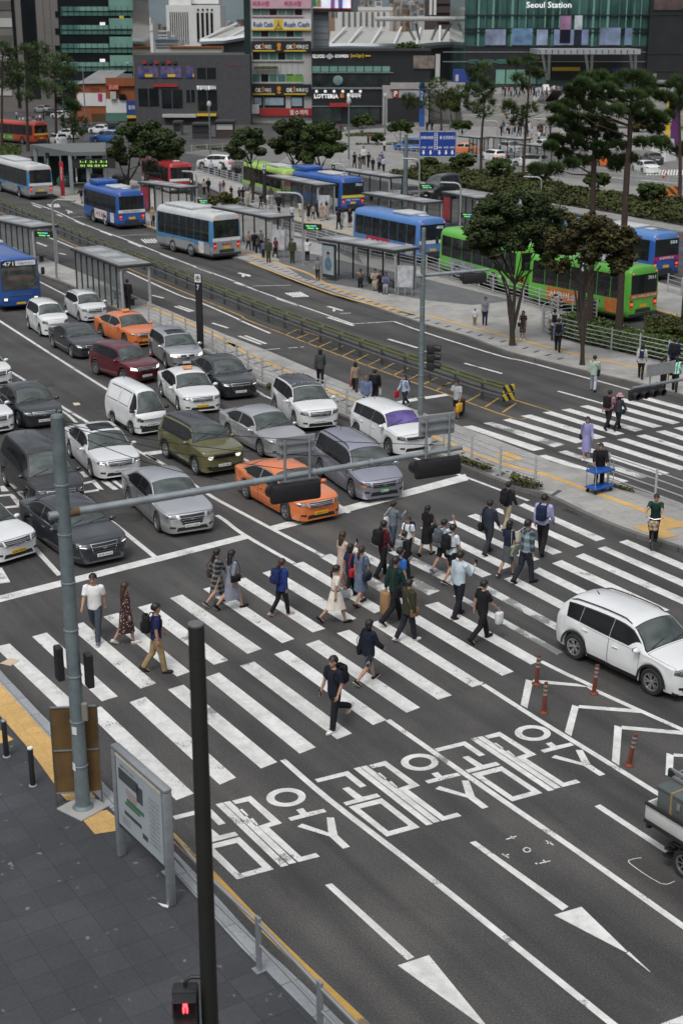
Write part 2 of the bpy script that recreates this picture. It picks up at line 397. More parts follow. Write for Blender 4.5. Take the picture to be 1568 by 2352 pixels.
# road surface patches of other tones
def sheet(name,polys,m,z=0.004):
 b = MB()
 for p in polys: b.poly([tuple(P(x,y,z))for x,y in p])
 for i, f in enumerate(b.f):
  a, q, c =(Vector(b.v[j])for j in f[:3])
  if(q-a).cross(c-a).z<0 and len(f)==4: b.f[i] = f[::-1]
 return struct(name,b,m)
M_ASPHLT = mat('pale_asphalt',(0.16,0.158,0.15),0.9,0,0.2,0.4)
sheet('far_road',[[(420,350),(560,330),(900,345),(1010,380),(900,398),(640,370),(560,372)],[(700,330),(900,300),(1000,330),(900,345)]],M_ASPHLT,0.004)
sheet('near_plaza_road',[[(900,335),(1568,345),(1720,380),(1720,470),(1568,440),(1200,395),(960,380)]],M_ASPHLT,0.128)
# dark paving and tactile strips on the raised pavements
sheet('dark_paving',[[(640,565),(806,603),(960,636),(1180,690),(1085,700),(985,690),(860,668),(700,640),(640,600)],B2((380,650),(830,700),(900,840),(600,700))],M_PAVEDK,KH+0.004)
def strip(name,pts,w,m,z): b = MB(); ribbon(b,smooth_path([P(x,y,z)for x,y in pts],4),w); return struct(name,b,m)
strip('tactile_paving',[(-40,1560),(0,1606),(44,1655),(98,1717),(138,1770),(165,1806)],0.6,M_TACT,KH+0.004)
sheet('tactile_paving',[F1((-60,330),(0,345),(85,405),(40,425),(-60,440)),F1((380,748),(575,738),(600,770),(420,790)),F1((492,880),(670,848),(740,905),(738,978),(595,1000))],M_TACT,KH+0.008)
strip('tactile_paving',[C1((935,185))[0:2],C1((1280,330)),C1((1568,470)),C2((0,440)),C2((250,560)),C2((520,680)),C2((760,790)),C2((960,870)),D3((30,180)),D3((330,300)),D3((640,380)),D3((920,480)),D3((1250,600)),D3((1568,720))],0.3,M_TACT,KH+0.004)
sheet('tactile_paving',[D3((330,250),(430,235),(530,290),(430,300)),D3((1240,735),(1390,690),(1470,668),(1568,700),(1568,730),(1450,750),(1535,785),(1440,810))],M_TACT,KH+0.009)
strip('tactile_paving',[(130,455),B1((560,420)),B1((960,590)),B2((120,770)),B2((520,893)),C2((700,75)),C2((1180,245)),C2((1330,265)),C3((0,290)),C3((420,400)),C3((900,525)),C3((1300,610)),C3((1568,680))],0.28,M_TACT,KH+0.006)
strip('tactile_paving',[B2((160,830)),C2((700,120)),C2((1240,262))],0.2,M_TACT,KH+0.006)
strip('tactile_paving',[B2((60,462)),B2((400,525)),B2((840,640)),(900,560),(1100,610),(1400,680),(1568,728)],0.3,M_TACT,KH+0.005)
b = MB()
for pts, w_ in(([B2((170,800)),C2((560,40)),C2((1240,275)),C3((0,325)),C3((420,440)),C3((780,550))],0.5),([C2((60,500)),C2((700,790)),D3((60,240)),D3((500,430)),D3((800,530))],0.75)):
 for p, a in along([P(x,y,KH+0.005)for x,y in pts],0.95): b.box((p.x,p.y,KH),(0.16,w_,0.012),a+0.35)
struct('paving_inlay',b,mat('dark_inlay',(0.075,0.075,0.08),0.8))
# ---- white markings
ZM = 0.006
def quads(b,frame,*qs):
 for q in qs: b.poly([tuple(P(x,y,ZM))for x,y in frame(*q)])
def up_faces(b):
 for i, f in enumerate(b.f):
  n = Vector()
  for j in range(len(f)):
   p, q = Vector(b.v[f[j]]), Vector(b.v[f[(j+1)%len(f)]]); n+=Vector((0,0,p.x*q.y-p.y*q.x))
  if n.z<0: b.f[i] = f[::-1]
 return b
DD = lambda*p: list(p)
cw = MB(); wn = MB()
rowA =[((-12,1486),(21.8,1478.4),(188,1629),(150,1641)),((73.8,1462.4),(107.2,1452.9),(270.7,1599.8),(233.7,1611.1)),((158,1439),(191.6,1429.4),(358.5,1570),(322.7,1581.9)),((237.6,1416.7),(270.7,1407.6),(436.9,1543.2),(406,1554.1)),((316.4,1394.9),(348.7,1386.1),(524.4,1516.9),(491,1527.4)),((390.2,1373.8),(418.3,1365.7),(601,1490.4),(568.4,1502)),((466.4,1352.7),(494.6,1345.3),(675.9,1467.6),(647.5,1477.4)),((536,1334),(563,1326.5),(746.9,1444),(717.8,1452.8))]
for q in rowA: quads(cw,DD,q)
quads(cw,E2,((243,313),(320,291),(857,610),(783,640)),((440,258),(510,240),(1047,552),(975,578)))
quads(wn,E2,((612,207),(690,187),(1225,492),(1155,518)),((790,163),(850,145),(1403,430),(1330,460)),((950,120),(1010,100),(1570,378),(1500,402)))
quads(cw,D3,((-292,784),(-240,770),(318,1042),(258,1062)),((-150,737),(-95,724),(455,987),(395,1008)),((35,700),(80,688),(632,942),(570,960)),((160,660),(215,645),(780,897),(718,913)),((330,620),(365,608),(922,850),(865,868)),((495,592),(530,576),(1062,808),(1000,825)))
quads(cw,F1,((540,230),(632,198),(1215,745),(1105,788)),((812,172),(912,138),(1480,645),(1378,690)))
quads(cw,DD,(F1((1052,92)),F1((1150,62)),F2((390,705)),F2((288,745))),((472,1556),(503,1545),F2((632,612)),F2((530,652))),(E2((97,920)),E2((190,893)),F2((858,525)),F2((765,562))),(E2((320,845)),E2((408,818)),F2((1075,440)),F2((990,472))),(E2((527,780)),E2((612,752)),F2((1285,362)),F2((1200,395))),(E2((730,708)),E2((812,685)),F2((1485,285)),F2((1398,313))),(E2((945,642)),E2((1022,618)),E3((265,875)),E3((190,898))),(E2((1130,578)),E2((1208,556)),E3((462,795)),E3((387,823))),(E2((1303,525)),E2((1390,503)),E3((640,722)),E3((575,750))))
quads(wn,E3,((65,300),(110,290),(787,668),(745,685)),((228,245),(295,235),(945,590),(900,615)))
quads(cw,E3,((397,190),(460,170),(1130,520),(1070,545)),((585,140),(630,115),(1310,450),(1250,475)),((712,88),(775,66),(1480,393),(1415,412)),((865,42),(920,22),(1640,345),(1580,362)),((1010,-10),(1060,-24),(1760,280),(1700,300)),((1150,-52),(1205,-67),(1900,230),(1840,250)))
quads(cw,D3,((128,75),(190,68),(665,220),(590,235)),((390,32),(440,22),(935,168),(870,185)),((508,5),(575,-3),(1065,145),(1000,158)),((650,-17),(710,-25),(1185,120),(1130,132)),((770,-35),(830,-43),(1310,95),(1255,108)),((893,-57),(945,-65),(1435,72),(1375,84)),((1010,-80),(1068,-88),(1552,48),(1500,60)),((1128,-100),(1185,-109),(1670,25),(1615,36)),((1245,-120),(1300,-127),(1785,3),(1730,14)))
quads(wn,D3,((262,52),(325,45),(797,192),(725,210)))
for x, y in((610,268),(745,240),(875,215),(1005,185),(1135,160),(1260,135),(1388,108),(1505,85)):
 quads(cw if x!=745 else wn,D3,((x,y),(x+60,y-9),(x+605,y+164),(x+545,y+176)))
struct('crosswalk_markings',up_faces(cw),M_WHITE); struct('worn_crosswalk_markings',up_faces(wn),M_WORN)
lm = MB()
def line(frame,pts,w_,b=None): ribbon(b or lm,smooth_path([P(x,y,ZM-0.001)for x,y in frame(*pts)],4),w_)
quads(lm,DD,(E1((-40,308)),D2((113,782)),D2((160,806)),E1((-40,352))))
quads(lm,D2,((290,728),(1568,385),(1590,425),(340,755)))
line(DD,[(-40,712),(0,737),(251,897),(400,974),(553,1051),(775,1159),D2((790,640))],0.16)
line(DD,[(-30,820),(17,849),(58,874),(123,921.6),(204,970.8),(321,1038),(379,1068),(473,1132),D2((98,633)),D2((640,920))],0.16)
line(C1,[(390,880),(440,910),(500,965)],0.14); line(D1,[(955,258),(1080,330)],0.14)
line(DD,[D1((1415,655)),D2((0,690)),D2((120,780)),D2((450,970))],0.16)
line(DD,[(85,644),(100,651),(155,679),(330,764),(470,833),(598,902),(608,909),(785,983),(860,1016),(1024,1079),(1068,1095),D3((400,500)),D3((560,560))],0.14)
line(DD,[(480,925),(530,953)],0.16); line(D1,[(720,690),(1015,930)],0.17); line(D1,[(195,835),(390,1048)],0.17); line(E1,[(-20,120),(35,215)],0.3)
quads(lm,D1,((655,430),(690,420),(775,485),(740,490)),((725,428),(750,424),(800,462),(800,482)),((0,465),(25,462),(60,497),(10,500)),((915,245),(1055,230),(1062,250),(985,262)),((520,372),(545,368),(578,402),(552,408)))
quads(lm,D1,((545,440),(620,425),(625,437),(545,453)),((600,440),(625,430),(680,490),(650,495)),((545,498),(640,484),(680,490),(545,512)),((0,522),(80,515),(85,525),(0,534)),((65,530),(90,520),(155,595),(120,600)),((30,598),(110,590),(150,600),(40,610)))
line(DD,[F2((425,690)),(755,1837),(994,2022),(1405,2352),(1500,2426)],0.15); line(DD,[F2((1082,440)),(994,1727),(1153,1838),(1324,1955),(1568,2128),(1700,2220)],0.15)
line(DD,[E3((262,880)),F3((315,60)),F3((650,275)),F3((1000,490)),F3((1340,702)),F3((1600,860))],0.15); line(G2,[(1232,22),(1515,208)],0.16)
quads(lm,G2,((1480,880),(1600,835),(1600,875),(1520,910)))
line(DD,[E3((640,728)),E3((800,808)),E3((970,888)),F3((1000,88)),F3((1270,212)),F3((1600,360))],0.15)
quads(lm,F3,((583,28),(628,40),(592,210),(550,188)),((628,31),(690,35),(690,55),(620,50)),((690,35),(900,55),(985,78),(690,55)),((873,188),(915,200),(868,385),(826,360)),((915,190),(1120,205),(1110,225),(913,208)),((1120,205),(1265,215),(1345,243),(1110,225)),((1138,316),(1185,330),(1168,570),(1122,540)),((1183,320),(1568,353),(1568,377),(1183,341)),((1465,490),(1510,505),(1503,645),(1458,628)),((1509,494),(1600,500),(1600,518),(1508,513)))
quads(lm,G2,((165,335),(192,328),(515,618),(487,630)),((450,650),(572,610),(805,895),(770,880)),((732,168),(755,162),(1120,420),(1095,435)),((1062,452),(1170,420),(1350,595),(1345,600)),((1346,603),(1356,596),(1440,675),(1438,676)))
for s in([(875,156),(915,143)],[(893,143),(905,153)],[(1030,160),(1060,178)],[(1035,172),(1052,166)],[(858,212),(886,228)],[(868,222),(886,214)],[(1005,250),(1048,240)],[(1020,236),(1030,248)],[(990,248),(996,253)]): line(G2,s,0.035)
line(G2,[(943,193),(955,188),(968,193),(968,202),(955,206),(944,200),(943,193)],0.03); line(G2,[(1405,228),(1372,233),(1360,250),(1480,328),(1535,320)],0.02)
# bus road
line(DD,[J1((280,425)),B1((350,490)),B1((560,585)),B1((850,692)),B1((1200,830)),B1((1568,968)),C2((200,97)),C2((838,320))],0.15)
for s in([(215,455),(270,475)],[(370,515),(405,530)],[(490,560),(555,587)],[(655,625),(730,655)],[(840,695),(925,730)],[(1048,775),(1145,812)],[(1280,862),(1390,905)]): line(B1,s,0.2)
for s in([(60,47),(175,85)],[(340,153),(478,198)],[(672,275),(838,330)],[(1065,417),(1258,475)]): line(C2,s,0.2)
line(C2,[(180,70),(430,65)],0.1); line(C2,[(840,317),(1105,302)],0.1); line(DD,[C2((1105,303)),C2((1270,362)),C2((1568,458)),C3((410,537)),C3((530,562)),C3((960,677)),C3((1220,748))],0.15)
line(C3,[(140,575),(387,643)],0.16); line(C3,[(752,758),(1020,832)],0.16); line(C2,[(750,250),(822,247)],0.1)
line(J1,[(1060,720),(1330,708)],0.1); line(J1,[(640,555),(750,548)],0.1); line(J1,[(620,520),(690,517)],0.1)
for k in range(5):
 o = k*22; quads(lm,C2,((388+o,117-k*1.5),(402+o,114-k*1.5),(462+o*1.0,141-k*.5),(446+o,144-k*.5)))
 quads(lm,J1,((1258+k*28,752-k*1),(1272+k*28,749-k),(1320+k*26,785),(1304+k*26,788)),((420+k*22,440-k),(432+k*22,437-k),(470+k*18,464),(456+k*18,466)))
quads(lm,C2,((658,205),(680,202),(728,214),(722,222)),((722,214),(772,228),(766,233),(716,222)),((706,220),(724,222),(716,237),(700,235)))
quads(lm,B2,((78,900),(100,898),(170,915),(160,925)),((112,910),(130,914),(125,926),(108,924))); quads(lm,J1,((583,490),(605,490),(655,508),(640,514)),((605,505),(622,508),(625,522),(605,520)))
line(DD,[B1((830,890)),B1((1170,1045)),C1((1285,168)),C1((1568,292)),C2((90,292)),C2((295,380))],0.15); line(J1,[(340,697),(520,770),(710,850)],0.15)
for s in([(1140,203),(1245,240)],[(1165,200),(1265,235)],[(990,130),(1070,150)],[(1385,312),(1490,345)]): line(C1,s,0.18)
for s in([(90,397),(235,452)],[(130,395),(268,448)],[(205,490),(360,480)],[(415,475),(475,472)],[(492,470),(515,468)]): line(C2,s,0.18 if s[0][0]<200 else 0.1)
quads(lm,C2,((1060,838),(1250,800),(1262,818),(1105,848)),((1300,795),(1440,775),(1462,787),(1310,810)))
line(B1,[(385,770),(430,780)],0.2); line(B1,[(240,700),(305,725)],0.2)
struct('lane_markings',up_faces(lm),M_WHITE)
ym = MB()
line(DD,[B1((0,505)),B1((70,535)),(200,575),C1((945,2)),C1((1280,142)),C1((1568,262)),C2((130,285)),C2((390,387)),C2((740,520)),C2((1090,650)),C2((1450,780)),C3((465,935)),C3((560,912))],0.105,ym)
line(DD,[C2((470,352)),C2((810,462)),C2((1200,600)),C2((1400,662)),C3((240,745)),C3((470,816)),C3((712,890))],0.105,ym)
for a, c in(((395,390),(475,353)),((462,415),(545,383)),((535,445),(620,405)),((605,472),(695,433)),((683,500),(770,462)),((762,530),(850,488)),((842,565),(938,515)),((925,592),(1020,545)),((1008,625),(1110,572)),((1098,655),(1200,603)),((1195,685),(1265,648)),((1297,712),(1395,665)),((1380,752),(1475,697))): line(C2,[a,c],0.105,ym)
for a, c in(((160,825),(265,765)),((275,862),(368,800)),((388,898),(480,835)),((-20,735),(60,698))): line(C3,[a,c],0.105,ym)
line(DD,[(392,1916),(401,1925.5),(452,1977),(483,2005),(586.6,2114),(689,2214),(840,2356),(960,2470)],0.17,ym)
struct('yellow_road_markings',up_faces(ym),M_YEL)
# painted lettering, the same word in three lanes
lt = MB()
def letters(shift):
 def pl(*pts): lt.poly([tuple(P(*LT2(p),ZM+0.001)+shift)for p in pts])
 pl((113,330),(375,265),(355,302),(138,355)); pl((375,265),(520,382),(470,395),(355,302))
 pl((330,402),(380,390),(490,468),(432,486)); pl((432,486),(490,468),(600,441),(632,467),(362,536),(337,512))
 o =[(380,545),(640,478),(938,708),(678,780)]; n =[(468,560),(630,520),(850,694),(692,738)]
 for i in range(4): pl(o[i],o[(i+1)%4],n[(i+1)%4],n[i])
 pl((418,245),(468,233),(1042,680),(990,692)); pl((474,232),(522,222),(765,404),(1098,660),(1046,672))
 pl((598,284),(625,278),(680,324),(655,332)); pl((690,350),(715,343),(765,392),(748,400))
 pl((538,220),(670,185),(660,224),(568,244)); pl((670,185),(940,380),(855,372),(660,224)); pl((855,372),(940,380),(848,410),(765,402)); pl((765,402),(848,410),(1128,620),(1112,657)); pl((1128,620),(1230,592),(1266,618),(1112,657))
 for i in range(24):
  a, c = 2*PI*i/24, 2*PI*(i+1)/24
  pl((937+148*math.cos(a),196+67*math.sin(a)),(937+148*math.cos(c),196+67*math.sin(c)),(940+90*math.cos(c),196+40*math.sin(c)),(940+90*math.cos(a),196+40*math.sin(a)))
 pl((1028,285),(1078,272),(1112,304),(1065,318)); pl((1065,318),(1112,304),(1232,278),(1260,300),(1005,364),(978,342))
 pl((1092,383),(1298,447),(1370,465),(1310,474),(1058,405)); pl((1298,447),(1266,340),(1322,340),(1370,465)); pl((1310,474),(1370,465),(1478,548),(1428,562))
F4 =[[(662,1828.4),(963.4,1751.5),(1223.3,1684.4)],[(806,1945),(1122,1854.9),(1389.4,1780.9)],[(539.6,2015.1),(890.8,1922.3),(1178.8,1839.5)],[(734,1978),(1058.4,1873.6),(1331.5,1797.4)]]
def mean_shift(i): return sum((P(*q[i])-P(*q[1])for q in F4),Vector())/4
letters(Vector()); letters(mean_shift(0)); letters(mean_shift(2))
struct('road_lettering_markings',up_faces(lt),M_WHITE)
# manhole covers, gutter grate, litter on the road
mh = mat('cast_iron',(0.05,0.048,0.045),0.6,0.3,0.3,6)
for(px,py), r in((D1((830,672)),0.55),(C1((300,720)),0.4),(C1((668,868)),0.3)):
 m = MB(); p = P(px,py); m.lathe([(0,.012),(r*.82,.012),(r*.84,.006),(r*.9,.006),(r*.92,.012),(r,.012),(r+.01,0)],28); o = m.build('manhole_cover',mh); o.location = p
 tag(o,{0.55:'large round manhole cover beside the silver sedan',0.4:'round manhole cover behind the black sedan',0.3:'small manhole cover beside the white van'}[r],'manhole cover')
m = MB(); q =[P(*p)for p in D3((778,625),(935,672),(965,655),(815,612))]
for k in range(9):
 t = k/9; a = q[0].lerp(q[1],t); b_ = q[0].lerp(q[1],t+.06); c = q[3].lerp(q[2],t+.06); d = q[3].lerp(q[2],t)
 m.add([p+Vector((0,0,.012))for p in(a,b_,c,d)],[(0,1,2,3)])
tag(m.build('drain_grate',mh),'dark slotted drain grate in the gutter of the island kerb','drain grate')
for frame, pts, lab, cat, nm, mt in((E1,((0,745),(65,712),(130,725),(70,762)),'flattened beige cardboard scrap lying on the first crossing stripe','cardboard','cardboard_scrap',mat('cardboard',(0.55,0.44,0.32),0.9)),(C1,((475,838),(515,836),(527,850),(485,855)),'pale sheet of paper lying on the road by the white van','paper','paper_sheet',mat('old_paper',(0.6,0.52,0.4),0.9)),(G1,((828,448),(850,455),(886,462),(880,474),(850,466)),'small white wrapper lying on the dark paving below the map board','wrapper','wrapper',M_WHITEPL)):
 m = MB(); ps =[P(*p)for p in frame(*pts)]; zz = 0.02 if nm!='wrapper' else KH+0.02
 m.prism([(p.x,p.y)for p in ps],zz-0.012,zz); tag(m.build(nm,mt),lab,cat)
# ================================================================== cars
def pchip(ctrl):
 x = np.array([c[0]for c in ctrl],float); y = np.array([c[1]for c in ctrl],float)
 h = np.diff(x); d = np.diff(y)/h; m = np.zeros_like(y)
 for i in range(1,len(x)-1):
  if d[i-1]*d[i]>0:
   w1, w2 = 2*h[i]+h[i-1], h[i]+2*h[i-1]; m[i] =(w1+w2)/(w1/d[i-1]+w2/d[i])
 m[0], m[-1] = d[0], d[-1]
 def f(t):
  t = min(max(t,x[0]),x[-1]); i = min(int(np.searchsorted(x,t,'right'))-1,len(x)-2); u =(t-x[i])/h[i]
  return((1+2*u)*(1-u)**2*y[i]+u*(1-u)**2*h[i]*m[i]+u*u*(3-2*u)*y[i+1]+u*u*(u-1)*h[i]*m[i+1])
 return f
PLAN =[(0,.66),(.006,.76),(.02,.84),(.05,.91),(.10,.965),(.2,.99),(.45,1),(.75,.99),(.9,.955),(.965,.89),(.99,.81),(1,.72)]
SHAPES ={'sedan':dict(L=4.85,W=1.86,H=1.50,wb=2.8,fo=.92,wr=.335,win=(.325,.85),bp=.57,ws=(.268,.398),rw=(.70,.828),top=[(0,.43),(.006,.485),(.022,.535),(.07,.58),(.18,.615),(.262,.645),(.335,.82),(.392,.945),(.46,.99),(.56,1),(.66,.985),(.735,.91),(.81,.785),(.855,.74),(.92,.72),(.968,.692),(.99,.63),(1,.54)],belt=[(0,.40),(.02,.485),(.1,.54),(.275,.575),(.6,.595),(.83,.645),(.95,.645),(.99,.6),(1,.5)]),'coupe':dict(L=4.65,W=1.83,H=1.39,wb=2.81,fo=.80,wr=.335,win=(.36,.80),bp=.60,ws=(.305,.44),rw=(.66,.85),top=[(0,.43),(.006,.49),(.022,.54),(.07,.59),(.18,.645),(.30,.68),(.38,.84),(.44,.945),(.52,.995),(.58,1),(.67,.95),(.76,.85),(.86,.735),(.92,.715),(.97,.69),(.99,.62),(1,.52)],belt=[(0,.40),(.02,.49),(.1,.56),(.3,.625),(.6,.655),(.83,.69),(.95,.66),(.99,.6),(1,.5)]),'suv':dict(L=4.5,W=1.85,H=1.66,wb=2.67,fo=.90,wr=.36,win=(.315,.90),bp=.53,bp2=.765,ws=(.25,.385),rw=(.925,.972),cl=.25,top=[(0,.44),(.006,.50),(.022,.55),(.07,.595),(.17,.63),(.245,.655),(.33,.835),(.385,.94),(.47,.99),(.6,1),(.78,.985),(.89,.955),(.925,.91),(.965,.73),(.985,.62),(1,.48)],belt=[(0,.40),(.02,.50),(.1,.56),(.25,.605),(.6,.63),(.85,.66),(.95,.66),(.985,.56),(1,.44)]),'hatch':dict(L=3.6,W=1.6,H=1.52,wb=2.37,fo=.72,wr=.29,win=(.29,.90),bp=.53,bp2=.76,ws=(.215,.37),rw=(.93,.975),top=[(0,.44),(.008,.50),(.025,.55),(.07,.60),(.15,.645),(.21,.67),(.30,.84),(.37,.945),(.46,.99),(.58,1),(.78,.98),(.9,.945),(.935,.9),(.97,.72),(.988,.62),(1,.48)],belt=[(0,.40),(.02,.50),(.1,.57),(.22,.62),(.6,.65),(.85,.68),(.95,.67),(.985,.58),(1,.44)]),'boxy':dict(L=4.14,W=1.80,H=1.61,wb=2.57,fo=.80,wr=.33,win=(.285,.90),bp=.52,bp2=.745,ws=(.235,.35),rw=(.94,.975),top=[(0,.44),(.008,.51),(.025,.565),(.07,.615),(.16,.65),(.23,.675),(.30,.85),(.35,.945),(.43,.99),(.6,1),(.8,.99),(.92,.965),(.95,.92),(.975,.74),(.99,.62),(1,.48)],belt=[(0,.40),(.02,.51),(.1,.58),(.24,.62),(.6,.645),(.85,.66),(.96,.66),(.988,.56),(1,.44)]),'jeep':dict(L=4.25,W=1.82,H=1.70,wb=2.57,fo=.82,wr=.35,win=(.30,.91),bp=.53,bp2=.75,ws=(.262,.352),rw=(.945,.975),cl=.26,plan=[(0,.86),(.01,.91),(.03,.95),(.08,.985),(.2,1),(.5,1),(.9,1),(.97,.96),(.99,.90),(1,.84)],top=[(0,.50),(.006,.555),(.02,.595),(.07,.625),(.2,.65),(.255,.675),(.31,.86),(.35,.95),(.43,.99),(.6,1),(.8,.995),(.925,.975),(.95,.93),(.975,.76),(.99,.62),(1,.48)],belt=[(0,.46),(.02,.55),(.1,.60),(.24,.625),(.6,.63),(.85,.635),(.96,.64),(.988,.56),(1,.44)]),'minivan':dict(L=4.9,W=1.87,H=1.80,wb=2.9,fo=.95,wr=.34,win=(.28,.93),bp=.46,bp2=.69,ws=(.205,.345),rw=(.945,.975),top=[(0,.38),(.006,.43),(.022,.475),(.07,.52),(.15,.56),(.20,.585),(.28,.79),(.34,.92),(.43,.985),(.6,1),(.85,.99),(.92,.965),(.95,.91),(.975,.72),(.99,.6),(1,.46)],belt=[(0,.35),(.02,.43),(.1,.49),(.21,.545),(.6,.575),(.9,.59),(.96,.59),(.988,.5),(1,.42)]),'van':dict(L=3.5,W=1.45,H=1.88,wb=1.85,fo=.72,wr=.27,win=(.085,.27),bp=None,ws=(.045,.185),rw=(.95,.975),top=[(0,.40),(.008,.44),(.02,.48),(.045,.515),(.09,.66),(.14,.82),(.185,.925),(.25,.975),(.45,1),(.85,.995),(.94,.97),(.965,.92),(.985,.75),(.995,.6),(1,.46)],belt=[(0,.38),(.02,.44),(.06,.495),(.2,.53),(.6,.55),(.9,.55),(.97,.55),(.99,.5),(1,.42)],plan=[(0,.80),(.01,.86),(.03,.92),(.08,.965),(.2,.99),(.5,1),(.9,1),(.97,.97),(.99,.92),(1,.86)]), }
CARP ={}
def car_paint(name,col,metal=0.0):
 if name in CARP: return CARP[name]
 m = mat('car_paint_'+name,col,0.28 if not metal else 0.30,metal,0.05,1.6,0,coat=1.0)
 CARP[name] = m; return m
M_LAMP = mat('headlamp_lens',(0.20,0.21,0.22),0.06,0.6,0.9,14); M_LAMPON = mat('lit_lamp',(0.9,0.9,0.85),0.3,0,0,emit=(1.0,0.93,0.78),estr=0.9)
M_REDL = mat('tail_lamp',(0.25,0.012,0.015),0.15,0,0.2,20); M_REDON = mat('lit_tail_lamp',(0.6,0.02,0.02),0.2,0,0,emit=(1.0,0.05,0.03),estr=2.0); M_AMBER = mat('amber_lamp',(0.75,0.24,0.03),0.2,0,0.1,20)
M_PLATEW = mat('number_plate_white',(0.70,0.71,0.70),0.45,0,0.04,9); M_PLATEY = mat('number_plate_yellow',(0.72,0.46,0.03),0.45,0,0.04,9); M_PLATEG = mat('number_plate_green',(0.05,0.26,0.12),0.45,0,0.04,9)
M_TXTK = mat('black_lettering',(0.015,0.015,0.017),0.6,0,0); M_TXTW = mat('white_lettering',(0.82,0.82,0.80),0.6,0,0)
WHEELS ={}
def wheel_mesh(r,style):
 if(r,style)in WHEELS: return WHEELS[(r,style)]
 w_ = 0.105; t = MB()
 t.lathe([(r*.60,w_*.80),(r*.72,w_),(r*.90,w_),(r*.97,w_*.8),(r,w_*.45),(r,-w_*.45),(r*.97,-w_*.8),(r*.9,-w_),(r*.6,-w_)],26,axis='Y')
 t.lathe([(0,w_*.2),(r*.62,w_*.2)],22,axis='Y')
 rm = MB(); rm.lathe([(r*.56,w_*.55),(r*.58,w_*.92),(r*.65,w_*.96),(r*.66,w_*.8)],26,axis='Y')
 n ={'five':5,'ten':10,'seven':7}[style]
 for k in range(n):
  a = 2*PI*k/n; wa, wb_ =(0.20,0.13)if n==5 else(0.10,0.075)
  if style=='five':
   for off in(-.24,.24):
    p =[(r*.14,a-.55),(r*.14,a+.55),(r*.58,a+off+.12),(r*.58,a+off-.12)]
    rm.add([(q*math.cos(b),w_*(.72 if i<2 else .86),q*math.sin(b))for i,(q,b)in enumerate(p)],[(3,2,1,0)])
  else:
   p =[(r*.14,a-.3),(r*.14,a+.3),(r*.58,a+wb_),(r*.58,a-wb_)]
   rm.add([(q*math.cos(b),w_*(.72 if i<2 else .86),q*math.sin(b))for i,(q,b)in enumerate(p)],[(3,2,1,0)])
 rm.lathe([(0,w_*.82),(r*.12,w_*.82),(r*.17,w_*.7)],14,axis='Y')
 WHEELS[(r,style)] =(t.mesh('wheel',M_RUBBER,True),rm.mesh('rim',M_RIM,True)); return WHEELS[(r,style)]
BODIES ={}
def car_body(shape,L=None,W=None,H=None):
 key =(shape,L,W,H)
 if key in BODIES: return BODIES[key]
 S = SHAPES[shape]; L, W, H = L or S['L'], W or S['W'], H or S['H']; kl = L/S['L']
 top, belt, plan = pchip(S['top']), pchip(S['belt']), pchip(S.get('plan',PLAN)); wr = S['wr']
 xf, xr = L/2-S['fo']*kl, L/2-S['fo']*kl-S['wb']*kl; R = wr*1.17; cl = S.get('cl',.19)
 def pt(s,t,raw=False):
  x = L/2-s*L; zt, zb = top(s)*H, belt(s)*H; zb = min(zb,zt-.012); w_ = plan(s)*W/2
  h = zt-zb; wb_ = w_*(1-.045*min(1,h/.3)); wt = wb_-.34*h-(.02 if h>.2 else 0); c = min(.085,.55*h)
  sill = cl+.05*max(0,(s-.9)/.1)if s>.5 else cl-.02+.0*s
  if s<.03: sill = cl-.02
  for xw in(xf,xr):
   d = abs(x-xw)
   if d<R: sill = max(sill,wr+math.sqrt(R*R-d*d))
  sill = min(sill,zb-.03)
  if t<=1:
   a = t; y = wt*(a if a<.8 else a); z = zt-c*(a**2.6)
  elif t<=2:
   a = t-1; e = a*a*(3-2*a)*.35+a*.65; y = wt+(wb_-wt)*e; z = zt-c-(h-c)*a
  else:
   a = min(t-2,1.0); z = zb-(zb-sill)*a
   y = wb_+(w_*1.0-wb_)*math.sin(min(1,a/.35)*PI/2); y-=w_*(.05*max(0,(a-.45)/.55)**1.5)+w_*.012*math.sin(a*PI*2)*(1 if .06<s<.94 else 0)
  bow =(abs(y)/(W/2))**2
  if s<.25: x-=bow*.17*(1-s/.25)**2
  if s>.8: x+=bow*.10*((s-.8)/.2)**2
  if s<.06: x-=.035*(z/H)**2*(1-s/.06)
  return Vector((x,y,z))
 st = sorted(set([0,.004,.010,.018,.03,.045,.065]+list(np.linspace(.09,.91,64))+[.935,.955,.97,.982,.990,.996,1]+[(L/2-xw+sg*R*q)/L for xw in(xf,xr)for sg in(-1,1)for q in(1.001,.995,.96,.88,.75,.55,.3)]))
 ts =[0,.25,.5,.7,.82,.92,1,1.12,1.4,1.7,1.93,2,2.05,2.12,2.22,2.35,2.5,2.65,2.8,2.93,3]
 rows =[]
 for s in st:
  half =[pt(s,t)for t in ts]; rows.append([Vector((p.x,-p.y,p.z))for p in half[:0:-1]]+half)
 b = MB(); b.grid(rows); n = len(rows[0]); last =(len(rows)-1)*n
 for base, flip in((0,False),(last,True)):
  for i in range(n//2):
   f =(base+i,base+i+1,base+n-2-i,base+n-1-i)if i<n//2-0 else None
   if len(set(f))==4: b.f.append(f if flip else f[::-1]); b.m.append(0)
   elif len(set(f))==3: q = tuple(dict.fromkeys(f)); b.f.append(q if flip else q[::-1]); b.m.append(0)
 me = b.mesh('body',[M_BLACK],55)
 bv = BVHTree.FromPolygons([Vector(v)for v in b.v],b.f)
 BODIES[key] = dict(S=S,L=L,W=W,H=H,pt=pt,me=me,bv=bv,xf=xf,xr=xr,wr=wr,top=top,belt=belt); return BODIES[key]
